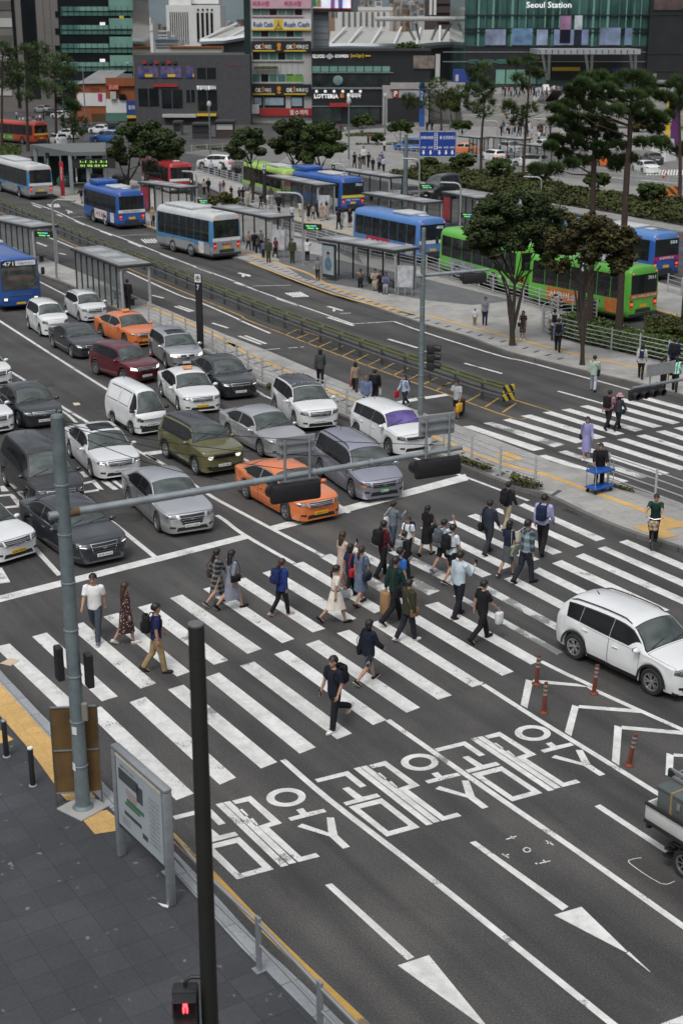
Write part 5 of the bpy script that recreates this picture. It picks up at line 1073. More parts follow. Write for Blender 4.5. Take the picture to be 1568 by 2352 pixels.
# dark pole with pedestrian signal, bottom of the picture
def dark_pole():
 b = P(492,2660,KH); top = at(450,1434,b.y); h = top.z-KH; t = thing('signal_pole','thick dark pole in front with a red pedestrian signal at its side','signal pole',(top.x,b.y,KH),0); c_ = mat('dark_pole_paint',(.022,.022,.02),.42,.2,.12,3)
 m = MB(); m.lathe([(.125,0),(.105,h-.02),(.10,h-.005)],28); p = m.build('pole',c_,t,True); m = MB(); m.lathe([(.107,h-.012),(.107,h+.012),(.10,h+.018),(0,h+.02)],28); m.build('cap',mat('pole_cap',(.14,.15,.15),.5,.2),t,True)
 MB().tube([(.0,-.103,h-.42),(0,-.112,h-.42)],.022,10).build('bolt_hole',M_BLACK,p)
 zs = at(420,2262,b.y).z-KH; R = Matrix.Translation((-.33,-.02,zs))@Matrix.Rotation(.05,4,'Z')
 s = MB().rbox((0,0,-.42),(.36,.24,.80),.04,M=R).build('pedestrian_signal',M_BLACK,t,True)
 MB().tube([(0,0,zs+.12),(-.25,0,zs+.12),(-.33,-.02,zs+.06),(-.33,-.02,zs-.04)],.03,10).build('bracket',c_,t,True)
 for k, zz in enumerate((-.22,-.62)):
  m = MB(); m.rbox((0,-.125,zz),(.30,.02,.32),.01,M=R); ln = m.build('lens',mat('dim_lens',(.03,.012,.012),.25),s)
  v = MB(); v.rbox((0,-.22,zz+.165),(.33,.2,.02),.008,M=R); v.rbox((-.16,-.20,zz+.03),(.015,.15,.27),.005,M=R); v.rbox((.16,-.20,zz+.03),(.015,.15,.27),.005,M=R); v.build('visor',M_BLACK,s)
  if k==0:
   e_ = mat('red_figure',(.8,.02,.02),.4,0,0,emit=(1,.04,.05),estr=6.0); m = MB()
   for c, r in(((0,-.14,.10),(.022,.004,.03)),((0,-.14,.02),(.032,.004,.07)),((-.024,-.14,-.08),(.014,.004,.07)),((.024,-.14,-.08),(.014,.004,.07))): m.ell((c[0],c[1],c[2]+zz),r,10,6,M=R)
   m.build('red_figure',e_,ln)
dark_pole()
# wooden board, map board, bollards
b0, b1 = P(*F1((356,818)),KH), P(*F1((642,803)),KH); d = b1-b0; t = thing('plywood_sign','back of a plywood sign board in a thin metal frame behind the grey pole','sign',b0,math.atan2(d.y,d.x)); Lw = d.length
hT = hz(*F1((356,818)),F1((355,206))[1],KH); hB = hz(*F1((356,818)),F1((355,742))[1],KH); ply = mat('plywood',(.125,.072,.024),.75,0,.35,2.2,.1)
MB().box((Lw/2,0,(hB+hT)/2),(Lw-.03,.02,hT-hB-.03)).build('board',ply,t)
for x in(0,Lw): MB().box((x,0,hT/2),(.03,.045,hT)).build('leg',mat('frame_brown',(.12,.11,.09),.6,.3),t)
for zz in(hB,(hB+hT)/2,hT): MB().box((Lw/2,-.012,zz),(Lw-.032,.035,.03)).build('cross_bar',M_GALV,t)
b0, b1 = P(*G1((636,160)),KH), P(*G1((896,420)),KH); d = b1-b0; Lw = d.length; rz = math.atan2(d.y,d.x); t = thing('map_board','grey framed area map board on two posts','information board',b0,rz); hT = hz(*G1((636,160)),F1((725,440))[1],KH); hB = hT*.30
for x in(0,Lw): MB().rbox((x,0,(hT-.06)/2),(.13,.17,hT-.06),.03).build('post',M_GALV,t,True)
m = MB(); m.rbox((Lw/2,0,hT-.02),(Lw+.13,.19,.09),.04); m.build('top_cap',M_STEEL,t,True); MB().rbox((Lw/2,0,hB),(Lw-.13,.1,.06),.02).build('lower_bar',M_DKGREY,t)
pn = MB().box((Lw/2,0,(hB+hT)/2),(Lw-.13,.10,hT-hB-.09)).build('panel',M_DKGREY,t); fa = MB().box((Lw/2,-.055,(hB+hT)/2-.03),(Lw-.22,.012,hT-hB-.22)).build('map_face',mat('map_paper',(.36,.40,.42),.35,0,.08,4),pn)
MB().box((Lw/2,-.062,hT-.12),(Lw-.22,.03,.05)).build('light_strip',mat('strip_cream',(.55,.52,.44),.5),pn)
HH = hT-hB
def mp(x,z,w_,h_,m_,nm='map_print'): MB().box((Lw*x,-.064,hB+HH*z),(Lw*w_,.006,HH*h_)).build(nm,m_,fa)
mk, mg = mat('map_dark',(.06,.065,.07),.5), mat('map_green',(.06,.15,.09),.5)
mp(.30,.72,.40,.14,mk); mp(.52,.66,.12,.20,mk); mp(.42,.45,.34,.05,mg); mp(.36,.40,.30,.035,mg); mp(.36,.27,.34,.045,mk); mp(.60,.18,.10,.06,mk)
text('map_title','서울역 주변 안내도',Lw*.30,HH*.035,mk,fa,facing((Lw*.28,-.07,hB+HH*.84),(0,-1,0)))
for k in range(11): text('map_lettering',['남대문시장 안내','버스 정류장 안내','지하철 안내도'][k%3],Lw*.20,HH*.022,mk,fa,facing((Lw*.80,-.07,hB+HH*(.74-.055*k)),(0,-1,0)))
for k in range(3): text('map_lettering','현위치 안내',Lw*.16,HH*.022,mk,fa,facing((Lw*.22,-.07,hB+HH*(.19-.035*k)),(0,-1,0)))
for k in range(4): mp(.36,.58-.03*k,.26-.03*k,.006,mat('map_red',(.25,.06,.06),.5))
for i,(bp,tp,lab)in enumerate(((F1((42,512)),F1((28,285))[1],'slim black bollard with a grey cap beside the yellow tactile strip'),(F1((207,694)),F1((190,457))[1],'slim black bollard with a white cap on the dark paving'))):
 h = hz(*bp,tp,KH); t = thing('bollard',lab,'bollard',P(*bp,KH)); m = MB(); m.lathe([(.062,0),(.06,h-.03),(.058,h-.02)],16); m.build('post',M_BLACK,t,True); m = MB(); m.lathe([(.062,h-.03),(.062,h),(.05,h+.012),(0,h+.014)],16); m.build('cap',M_WHITEPL if i else M_GALV,t,True); m = MB(); m.lathe([(.09,0),(.085,.015),(.06,.02)],14); m.build('base_ring',M_CONC,t,True)
# flexible posts
RB = mat('delineator_brown',(.155,.036,.02),.55,0,.15,6);
for bp, tp, lab, ln in((E3((610,878)),E3((625,688))[1],'orange brown flexible post at the tip of the chevron island',.03),(E3((985,940)),E3((1007,752))[1],'orange brown flexible post on the curved line by the white SUV wheel',.04),(F3((695,238)),F3((710,48))[1],'orange brown flexible post beside the second chevron',.02),(F3((1228,568)),F3((1270,374))[1],'orange brown flexible post leaning near the pickup',.09)):
 h = hz(*bp,tp); t = thing('flexible_post',lab,'delineator post',P(*bp),0,'flexible posts on the chevron island'); m = MB(); m.tube([(0,0,.02),(ln*.5,0,h*.5),(ln*1.2,0,h)],[.058,.052,.048],14); p = m.build('post',RB,t,True); m = MB(); m.lathe([(.125,0),(.12,.02),(.065,.045),(.055,.06)],16); m.build('base',RB,t,True)
 for u in(.62,.76,.90): m = MB(); m.tube([(ln*u*1.1,0,h*u-.03),(ln*u*1.1,0,h*u+.035)],.055,14,cap=False); m.build('reflector_band',mat('reflector',(.30,.28,.26),.4,.2,.1,9),p,True)
# blue road sign on its column
b = P(930,474,KH); h = hz(930,474,308,KH); t = thing('road_sign','big blue direction sign with five white lane arrows on a grey column','road sign',b)
m = MB(); m.lathe([(.24,0),(.17,h),(0,h+.02)],14); m.build('column',M_GREYPOLE,t,True)
SX, SY = at(962,330,b.y)-b, at(1046.6,330,b.y)-b; zt_, zb_ = at(1004,300,b.y).z-KH, at(1004,359,b.y).z-KH
for zz in(.35,.75): MB().tube([(-.4,0,zb_+(zt_-zb_)*zz),(SY.x-.3,-.1,zb_+(zt_-zb_)*zz)],.08,8).build('arm',M_GALV,t,True)
sw, sh_ = SY.x-SX.x, zt_-zb_; cx =(SX.x+SY.x)/2; cz =(zt_+zb_)/2
p = MB().box((cx,-.25,cz),(sw,.06,sh_)).build('sign_panel',mat('sign_blue',(.012,.045,.27),.45,0,.05,3),t)
for dx, dz, w_, h_ in((0,.485,.97,.012),(0,-.485,.97,.012),(-.488,0,.006,.97),(.488,0,.006,.97)): MB().box((cx+dx*sw,-.285,cz+dz*sh_),(w_*sw,.008,h_*sh_)).build('border',M_TXTW,p)
text('place_name','퇴계로,후암동',sw*.34,sh_*.13,M_TXTW,p,facing((cx-sw*.29,-.29,cz+sh_*.25),(0,-1,0)),bold=.02); text('place_name','용 산,한강대교',sw*.42,sh_*.14,M_TXTW,p,facing((cx+sw*.26,-.29,cz+sh_*.25),(0,-1,0)),bold=.02)
for k, x in enumerate((-.38,-.19,.05,.23,.40)):
 text('lane_name','%d차로'%(k+1),sw*.13,sh_*.09,M_TXTW,p,facing((cx+sw*x,-.29,cz-sh_*.13),(0,-1,0)),bold=.015); m = MB(); X, Z = cx+sw*x, cz-sh_*.33; a_ = sw*.045
 m.add([(X-a_*.5,-.29,Z+a_*1.4),(X-a_*.5,-.29,Z),(X-a_,-.29,Z),(X,-.29,Z-a_*1.4),(X+a_,-.29,Z),(X+a_*.5,-.29,Z),(X+a_*.5,-.29,Z+a_*1.4)],[tuple(range(7))]); m.build('lane_arrow',M_TXTW,p)
m = MB(); x0 = cx-sw*.05
m.box((x0-sw*.035,-.288,cz+sh_*.1),(sw*.012,.006,sh_*.7),0); m.box((x0+sw*.035,-.288,cz+sh_*.1),(sw*.012,.006,sh_*.7),0)
for k in range(8): m.box((x0,-.288,cz+sh_*(.42-.085*k)),(sw*.07,.006,sh_*.02))
m.build('ladder_mark',M_TXTW,p)
# ================================================================== people
def rad(a): return math.radians(a)
POSES ={'stand':dict(la=2,lk=3,ra=-2,rk=3,lb=2,le=8,rb=-2,re=8),'walk':dict(la=22,lk=8,ra=-18,rk=30,lb=-20,le=14,rb=20,re=24),'walkr':dict(la=-18,lk=30,ra=22,rk=8,lb=20,le=24,rb=-20,re=14),'step':dict(la=14,lk=6,ra=-12,rk=22,lb=-8,le=12,rb=10,re=18),'stepr':dict(la=-12,lk=22,ra=14,rk=6,lb=10,le=18,rb=-8,re=12),'phone':dict(la=12,lk=5,ra=-10,rk=16,lb=-4,le=12,rb=26,re=98),'phones':dict(la=2,lk=3,ra=-2,rk=3,lb=4,le=14,rb=22,re=110,nod=14),'bagarm':dict(la=16,lk=6,ra=-14,rk=26,lb=6,le=70,rb=8,re=14),'raise':dict(la=-14,lk=24,ra=16,rk=6,lb=4,le=20,rb=120,re=70,rab=20),'face':dict(la=3,lk=4,ra=-3,rk=4,lb=0,le=8,rb=40,re=128),'push':dict(la=14,lk=8,ra=-12,rk=20,lb=32,le=38,rb=32,re=38,lean=6),'pocket':dict(la=12,lk=5,ra=-22,rk=48,lb=-6,le=34,rb=8,re=12),'sit':dict(la=88,lk=86,ra=84,rk=90,lb=24,le=60,rb=20,re=66,lean=6,nod=8),'sitbend':dict(la=88,lk=82,ra=84,rk=90,lb=50,le=40,rb=46,re=50,lean=38,nod=10),'cycle':dict(la=58,lk=62,ra=30,rk=52,lb=48,le=30,rb=48,re=30,lean=14), }
def skel(pose,female=False):
 p = dict(lean=2,nod=0,lab=8,rab=8); p.update(POSES[pose]); J ={}
 J['pel'] = Vector((0,0,.92)); ln = rad(p['lean']); up = Vector((math.sin(ln),0,math.cos(ln))); J['up'] = up
 J['chest'] = J['pel']+up*.33; J['neck'] = J['pel']+up*.54; nd = ln*.5+rad(p['nod']); J['hup'] = Vector((math.sin(nd),0,math.cos(nd))); J['head'] = J['neck']+J['hup']*.155+Vector((.015,0,0))
 sw = .165 if female else .185
 for s, k in((1,'l'),(-1,'r')):
  hip = J['pel']+Vector((0,.085*s,-.02)); a = rad(p[k+'a']); kn = hip+Vector((math.sin(a),.008*s,-math.cos(a)))*.42
  b = a-rad(p[k+'k']); an = kn+Vector((math.sin(b),0,-math.cos(b)))*.41; J[k+'hip'], J[k+'kn'], J[k+'an'] = hip, kn, an
  fp = max(-1.0,min(.25,b*.9+.05))if p[k+'a']<60 else 0; J[k+'toe'] = Vector((math.cos(fp),.12*s,math.sin(fp)))
  sh = J['neck']+Vector((0,sw*s,0))-up*.045; c = rad(p[k+'b'])+ln; ab = rad(p[k+'ab']); d = Vector((math.sin(c),math.sin(ab)*s,-math.cos(c))).normalized(); el = sh+d*.285
  e = c+rad(p[k+'e']); inn = -.18 if p[k+'e']>50 else .04; d2 = Vector((math.sin(e),inn*s,-math.cos(e))).normalized(); wrp = el+d2*.245; J[k+'sh'], J[k+'el'], J[k+'wr'], J[k+'hd'] = sh, el, wrp, d2
 low = min(J[k+'an'].z+J[k+'toe'].z*.17-.03 if J[k+'toe'].z<0 else J[k+'an'].z-.075 for k in 'lr')if pose not in('sit','sitbend','cycle')else(J['lan'].z-.075 if pose!='cycle' else 0)
 for k in J:
  if k not in('up','hup')and not k.endswith(('toe','hd')): J[k] = J[k]-Vector((0,0,low))
 return J
SKINC =(0.40,0.235,0.165)
def skin_mat():
 m, nt, N, L, b = nodes_of('skin'); a = N.new('ShaderNodeVertexColor'); a.layer_name = 'tone'
 tc = N.new('ShaderNodeTexCoord'); c = mixc(N,L,1.0,a.outputs[0],ramp(N,L,noise(N,L,tc.outputs['Object'],30,3),[(.3,(.93,.92,.92)),(.7,(1.06,1.05,1.05))]),'MULTIPLY')
 L.new(c,b.inputs['Base Color']); b.inputs['Roughness'].default_value = .55; b.inputs['Subsurface Weight'].default_value = .08; b.inputs['Subsurface Radius'].default_value =(.02,.008,.004); return m
M_SKIN = skin_mat()
def hand_tubes(mb,w_,d,s,curl=.5):
 side = Vector((0,0,1)).cross(d); side = side.normalized()if side.length>.1 else Vector((0,1,0)); fwd = d.cross(side).normalized(); inn = Vector((0,-s,0)); fl =(inn-d*inn.dot(d)).normalized(); sp = d.cross(fl).normalized()
 if sp.x<0: sp = -sp
 mb.tube([w_-d*.03,w_+d*.02,w_+d*.055,w_+d*.085],[(.022,.022),(.030,.022),(.038,.02),(.034,.014)],8)
 for i, ln in enumerate((.068,.078,.072,.056)):
  o =(1.5-i)*.0185; r = .0086-.0007*(i==3); p0 = w_+d*.07+sp*o; p1 = p0+d*ln*.5+fl*ln*.10; p2 = p1+(d*(1-curl)+fl*curl).normalized()*ln*.32; p3 = p2+(d*(1-1.6*curl)+fl*curl*1.4).normalized()*ln*.25; mb.tube([p0,p1,p2,p3],[r,r*.95,r*.85,r*.6],6)
 t0 = w_+d*.025+sp*.026; mb.tube([t0,t0+d*.025+sp*.022+fl*.006,t0+d*.055+sp*.026+fl*.02],[.0115,.0105,.007],6)
PM ={}
def body_mesh(pose,fem,vox=.017,hands=True):
 key =('body',pose,fem,vox)
 if key in PM: return PM[key]
 J = skel(pose,fem); b = MB(); up = J['up']; pel, nk = J['pel'], J['neck']; w1 = .93 if fem else 1.0
 b.tube([pel-up*.09,pel,pel+up*.12,pel+up*.24,pel+up*.36,pel+up*.46,pel+up*.51,nk+up*.01],[(.13,.09),(.155*(1.04 if fem else 1),.105),(.135*w1,.092),(.135*w1,.098),(.158*w1,.105),(.155*w1,.085),(.11*w1,.065),(.055,.055)],14)
 b.tube([nk-up*.04,nk+J['hup']*.04,nk+J['hup']*.10],[.058,.050,.052],10)
 h, hu = J['head'], J['hup']; M = Matrix.Translation(h)@hu.to_track_quat('Z','X').to_matrix().to_4x4()if False else Matrix.Translation(h)@Matrix.Rotation(math.atan2(hu.x,hu.z),4,'Y')
 b.ell((-.008,0,.028),(.098,.078,.092),14,10,M=M); b.ell((.022,0,-.038),(.068,.060,.078),12,8,M=M); b.ell((.090,0,-.018),(.018,.013,.024),8,6,M=M); b.ell((.078,0,-.062),(.012,.024,.012),8,6,M=M); b.ell((.060,0,-.098),(.022,.024,.018),8,6,M=M)
 for s in(1,-1): b.ell((-.008,.080*s,-.012),(.02,.012,.032),8,6,M=M)
 for k, s in(('l',1),('r',-1)):
  sh, el, wr_, hp, kn, an, hd =(J[k+q]for q in('sh','el','wr','hip','kn','an','hd')); f = .88 if fem else 1
  b.tube([sh+Vector((0,-.05*s,.01)),sh,sh.lerp(el,.5),el,el.lerp(wr_,.35),wr_],[.05*f,.056*f,.047*f,.040*f,.041*f,.026*f],10)
  b.tube([hp+Vector((0,0,.04)),hp.lerp(kn,.25),hp.lerp(kn,.7),kn,kn.lerp(an,.3),kn.lerp(an,.75),an],[.088,.085,.066,.054,.057,.040,.033],12)
  t = J[k+'toe']; b.tube([an-t*.05-Vector((0,0,.035)),an+t*.05-Vector((0,0,.035)),an+t*.13-Vector((0,0,.045)),an+t*.17-Vector((0,0,.05))],[(.034,.035),(.042,.034),(.044,.024),(.03,.015)],8); b.tube([an,an-Vector((0,0,.05))],[.034,.034],8)
 me = fuse(b,vox,'body',1)
 if hands:
  bm = bmesh.new(); bm.from_mesh(me); hb = MB()
  for k, s in(('l',1),('r',-1)): hand_tubes(hb,J[k+'wr'],J[k+'hd'],s,.6 if POSES[pose].get(k+'e',0)>60 else .38)
  base =[bm.verts.new(v)for v in hb.v]
  for f in hb.f:
   fc = bm.faces.new([base[i]for i in f]); fc.smooth = True
  bm.to_mesh(me); bm.free()
 me.materials.append(M_SKIN); n = len(me.vertices); cs = np.empty(n*3); me.vertices.foreach_get('co',cs); cs = cs.reshape(-1,3)
 Mi = np.array(M.inverted()); loc = cs@Mi[:3,:3].T+Mi[:3,3]; col = np.tile(np.array(SKINC+(1,)),(n,1))
 def dab(c,r,rgb):
  d =(((loc-np.array(c))/np.array(r))**2).sum(1)<1; col[d,:3] = rgb
 for s in(1,-1): dab((.078,.030*s,.012),(.03,.018,.0105),(.03,.02,.018)); dab((.08,.032*s,.034),(.03,.022,.006),(.03,.022,.02))
 dab((.085,0,-.062),(.03,.024,.011),(.30,.10,.085))
 at_ = me.color_attributes.new('tone','FLOAT_COLOR','POINT'); at_.data.foreach_set('color',col.ravel().astype(np.float32)); PM[key] = me; return me
def garment_mesh(kind,pose,fem,vox=.017):
 key =(kind,pose,fem,vox)
 if key in PM: return PM[key]
 J = skel(pose,fem); b = MB(); up = J['up']; pel, nk = J['pel'], J['neck']; w1 = .95 if fem else 1.03; g_ = .014; rng = random.Random(hash(kind)%100)
 if kind in('tee','shirt','jacket','coat','vest'):
  ex = .03 if kind in('jacket','coat')else g_; lo ={'tee':-.06,'shirt':-.04,'jacket':-.12,'coat':-.36,'vest':-.03}[kind]
  pts =[pel+up*lo,pel+up*.02,pel+up*.12,pel+up*.24,pel+up*.36,pel+up*.46,pel+up*.515,nk+up*-.005]
  rr =[(.155,.118),(.158,.115),(.146*w1,.108),(.148*w1,.112),(.165*w1,.118),(.158*w1,.098),(.115*w1,.075),(.066,.064)]
  if kind=='coat': pts.insert(1,pel-up*.15); rr[0] =(.20,.165); rr.insert(1,(.175,.13))
  b.tube(pts,[(x+ex,y+ex)for x,y in rr],16)
  for k, s in(('l',1),('r',-1)):
   sh, el, wr_ = J[k+'sh'], J[k+'el'], J[k+'wr']; c0 = sh+Vector((0,-.06*s,.012)); q = .86 if fem else 1
   if kind=='vest': b.tube([c0,sh+Vector((0,.01*s,0))],[.06,.06],10)
   elif kind=='tee': b.tube([c0,sh,sh.lerp(el,.45),sh.lerp(el,.75)],[.066*q,.072*q,.068*q,.068*q],12)
   else: e2 = ex-.004; b.tube([c0,sh,sh.lerp(el,.5),el,el.lerp(wr_,.5),el.lerp(wr_,.95)],[.064+e2,.068*q+e2,.057*q+e2,.052*q+e2,.048*q+e2,.039*q+e2],12)
  if kind in('shirt','jacket','coat'): b.tube([nk-up*.03,nk+up*.03],[(.072,.075),(.068,.068)],12)
 elif kind in('trousers','jeans','shorts','slim'):
  b.tube([pel-up*.10,pel-up*.02,pel+up*.10,pel+up*.13],[(.148,.108),(.165,.118),(.150,.108),(.148,.106)],16)
  for k in 'lr':
   hp, kn, an = J[k+'hip'], J[k+'kn'], J[k+'an']; w_ = .012 if kind=='slim' else .02
   if kind=='shorts': b.tube([hp+Vector((0,0,.04)),hp.lerp(kn,.3),hp.lerp(kn,.85)],[.096,.100,.092],12)
   else: b.tube([hp+Vector((0,0,.04)),hp.lerp(kn,.25),hp.lerp(kn,.7),kn,kn.lerp(an,.35),kn.lerp(an,.75),an+Vector((0,0,-.02))],[.094,.088+w_*.6,.070+w_,.058+w_,.056+w_,.046+w_*1.2,.044+w_*1.1],12)
 if kind in('skirt','dress','flare','longdress'):
  hem ={'skirt':.42,'dress':.46,'flare':.44,'longdress':.56}[kind]; wid ={'skirt':1.05,'dress':1.25,'flare':1.6,'longdress':1.3}[kind]; rows =[]; n = 28
  fx =(J['lkn'].x+J['rkn'].x)/2; sx = abs(J['lkn'].x-J['rkn'].x)/2
  for i in range(9):
   u = i/8; z = .12-u*(hem+.12); cx = pel.x+fx*u*.6; row =[]
   for j in range(n):
    a = 2*PI*j/n; ry =(.142 if u==0 else .16+.05*min(1,u*2)*0+.055*(wid-1)*u*2); rx =(.105+.03*min(1,u*4)+(.06*(wid-1)*2+sx*.55)*u); rip = 1+.05*u*(wid-.9)*math.sin(a*7+kind.__len__())
    row.append(pel+Vector((cx+rx*rip*math.cos(a),ry*rip*math.sin(a),z+.012*u*math.sin(3*a))))
   rows.append(row)
  b2 = MB(); b2.grid(rows,closed=True)
  if kind in('dress','flare','longdress'):
   me0 = garment_mesh('tee' if kind!='longdress' else 'shirt',pose,fem,vox); vs =[tuple(v.co)for v in me0.vertices]; b2.add(vs,[tuple(p.vertices)for p in me0.polygons])
  me = b2.mesh(kind,[]); me.polygons.foreach_set('use_smooth',[True]*len(me.polygons)); PM[key] = me; return me
 PM[key] = fuse(b,vox,kind,2); return PM[key]
def hair_mesh(kind,pose,fem):
 key =('hair',kind,pose,fem)
 if key in PM: return PM[key]
 J = skel(pose,fem); h, hu = J['head'], J['hup']; M = Matrix.Translation(h)@Matrix.Rotation(math.atan2(hu.x,hu.z),4,'Y'); b = MB(); R1 =(.120,.099,.117); n, k = 18, 12; rows =[]
 for i in range(k+1):
  ph = PI*i/k*.86; row =[]
  for j in range(n):
   th = 2*PI*j/n; x, y, z = math.sin(ph)*math.cos(th), math.sin(ph)*math.sin(th), math.cos(ph)
   lim = .30 if x>.35 else(-.55 if kind!='short' else(-.50 if x<0 else-.02)); zz = max(z,lim)if kind!='bald' else max(z,lim)
   f = 1+.03*math.sin(5*th+3*ph)
   row.append(M@Vector((-.014+R1[0]*x*f,R1[1]*y*f,.034+R1[2]*zz)))
  rows.append(row)
 b.grid(rows,closed=True)
 if kind=='long': b.tube([M@Vector((-.05,0,.06)),M@Vector((-.075,0,-.06)),M@Vector((-.095,0,-.20)),M@Vector((-.105,0,-.34)),M@Vector((-.10,0,-.42))],[(.07,.05),(.098,.062),(.098,.05),(.08,.035),(.03,.015)],12)
 if kind=='bob': b.tube([M@Vector((-.03,0,.05)),M@Vector((-.045,0,-.05)),M@Vector((-.045,0,-.13))],[(.088,.085),(.098,.085),(.085,.06)],14)
 if kind=='pony': b.ell((-.115,0,.02),(.03,.03,.03),8,6,M=M); b.tube([M@Vector((-.11,0,.02)),M@Vector((-.145,0,-.04)),M@Vector((-.15,0,-.18)),M@Vector((-.13,0,-.28))],[.03,.038,.032,.008],9)
 me = b.mesh('hair',[]); me.polygons.foreach_set('use_smooth',[True]*len(me.polygons)); PM[key] = me; return me
def shoe_mesh(k,pose,fem,kind):
 key =('shoe',k,pose,fem,kind)
 if key in PM: return PM[key]
 J = skel(pose,fem); an, t = J[k+'an'], J[k+'toe']; b = MB(); dn = Vector((0,0,-.045)); t = t.normalized(); nrm = Vector((-t.z,0,t.x));
 b.tube([an-t*.075-nrm*.035,an-t*.02-nrm*.032,an+t*.06-nrm*.04,an+t*.14-nrm*.05,an+t*.185-nrm*.056],[(.034,.036),(.043,.044),(.047,.036),(.046,.026),(.026,.014)],12)
 if kind!='heel': b.tube([an,an-nrm*.05],[.044,.044],10)
 me = b.mesh('shoe',[],False); me.polygons.foreach_set('use_smooth',[True]*len(me.polygons)); PM[key] = me
 s = MB(); s.tube([an-t*.085-nrm*.07,an+t*.05-nrm*.075,an+t*.13-nrm*.078,an+t*.19-nrm*.076],[(.036,.012),(.045,.012),(.048,.011),(.026,.010)],10); PM[key+('sole',)] = s.mesh('sole',[M_TXTK]); return me
def cloth(col,pat=None):
 nm = 'cloth_%s_%.3f_%.3f_%.3f'%((pat or 'plain',)+tuple(col))
 if nm in MATS: return MATS[nm]
 if not pat: return mat(nm,col,.88,0,.16,7,.35,spec=.25,bscale=16)
 m, nt, N, L, b = nodes_of(nm); tc = N.new('ShaderNodeTexCoord').outputs['Object']; b.inputs['Roughness'].default_value = .88
 if pat in('plaid','check','stripe','pin'):
  sx = N.new('ShaderNodeSeparateXYZ'); L.new(tc,sx.inputs[0]); k ={'plaid':30,'check':42,'stripe':60,'pin':90}[pat]
  a = math_node(N,L,'SINE',math_node(N,L,'MULTIPLY',math_node(N,L,'ADD',sx.outputs[1],math_node(N,L,'MULTIPLY',sx.outputs[0],.8)),k)); c_ = math_node(N,L,'SINE',math_node(N,L,'MULTIPLY',sx.outputs[2],k))
  A = math_node(N,L,'GREATER_THAN',a,.25 if pat!='pin' else .8); C_ = math_node(N,L,'GREATER_THAN',c_,.25); alt = tuple(min(1,x*3+.18)for x in col)if sum(col)<.6 else tuple(x*.25 for x in col)
  f = math_node(N,L,'MULTIPLY',math_node(N,L,'ADD',A,C_),.5)if pat in('plaid','check')else(A if pat!='stripe' else math_node(N,L,'GREATER_THAN',a,0.1)); L.new(mixc(N,L,f,col,alt),b.inputs['Base Color'])
 else:
  v = N.new('ShaderNodeTexVoronoi'); v.inputs['Scale'].default_value = 17 if pat=='floral' else 9; L.new(tc,v.inputs['Vector'])
  L.new(ramp(N,L,v.outputs['Distance'],[(.24,(.50,.33,.26)if pat=='floral' else(.10,.12,.05)),(.34,col),(1,col)]),b.inputs['Base Color'])
 MATS[nm] = m; return m
M_HAIRK = mat('black_hair',(.012,.010,.010),.5,0,.3,40); M_HAIRB = mat('brown_hair',(.045,.022,.013),.5,0,.3,40); M_HAIRG = mat('grey_hair',(.16,.155,.15),.6,0,.3,40)
def sl(o,m): o.material_slots[0].link = 'OBJECT'; o.material_slots[0].material = m
PEOPLE =[]
def person(label,foot,top,face,pose='walk',fem=False,up=('tee',(.5,.5,.5),None),lo=('trousers',(.03,.03,.035),None),hair=('short','k'),shoes=((.02,.02,.02),None),vox=.017,z=0.0,group=None,hgt=None,hands=True,yaw=None,loc=None,kidscale=None):
 b = Vector(loc)if loc else P(*foot,z); h = hgt or hz(foot[0],foot[1],top[1]if isinstance(top,tuple)else top,z); s = h/(1.735 if not pose.startswith('sit')else 1.30)
 if yaw is None: q = P(foot[0]+face[0]*.4,foot[1]+face[1]*.4,z)-P(*foot,z); yaw = math.atan2(q.y,q.x)
 t = thing('person',label,'person',b,yaw,group); t.scale =(s,s,s)
 def put(name,me,m):
  if not me.materials: me.materials.append(None)
  o = link(name,me,t); sl(o,m); return o
 bm_ = body_mesh(pose,fem,vox,hands); link('body',bm_,t)
 if up: put({'tee':'shirt','dress':'dress','flare':'dress','longdress':'dress'}.get(up[0],up[0]),garment_mesh(up[0],pose,fem,vox),cloth(up[1],up[2]if len(up)>2 else None))
 if lo: put(lo[0]if lo[0]!='slim' else 'trousers',garment_mesh(lo[0],pose,fem,vox),cloth(lo[1],lo[2]if len(lo)>2 else None))
 if hair: put('hair',hair_mesh(hair[0],pose,fem),{'k':M_HAIRK,'b':M_HAIRB,'g':M_HAIRG}[hair[1]])
 if hands:
  for k in 'lr': o = put('shoe',shoe_mesh(k,pose,fem,'flat'),cloth(shoes[0])); so_ = put('sole',PM[('shoe',k,pose,fem,'flat','sole')],cloth((.55,.55,.54)if sum(shoes[0])>.6 or len(shoes)>2 else(.015,.015,.015))); so_.parent = o
 else:
  for k in 'lr': put('shoe',shoe_mesh(k,pose,fem,'flat'),cloth(shoes[0]))
 d = dict(o=t,J=skel(pose,fem),s=s,yaw=yaw,loc=b,M=Matrix.Translation(b)@Matrix.Rotation(yaw,4,'Z')@Matrix.Scale(s,4)); PEOPLE.append(d); return d
def held(d,name,label,cat,p,group=None):
 w_ = d['M']@Vector(p); t = thing(name,label,cat,w_,d['yaw'],group); t.scale =(d['s'], )*3; return t
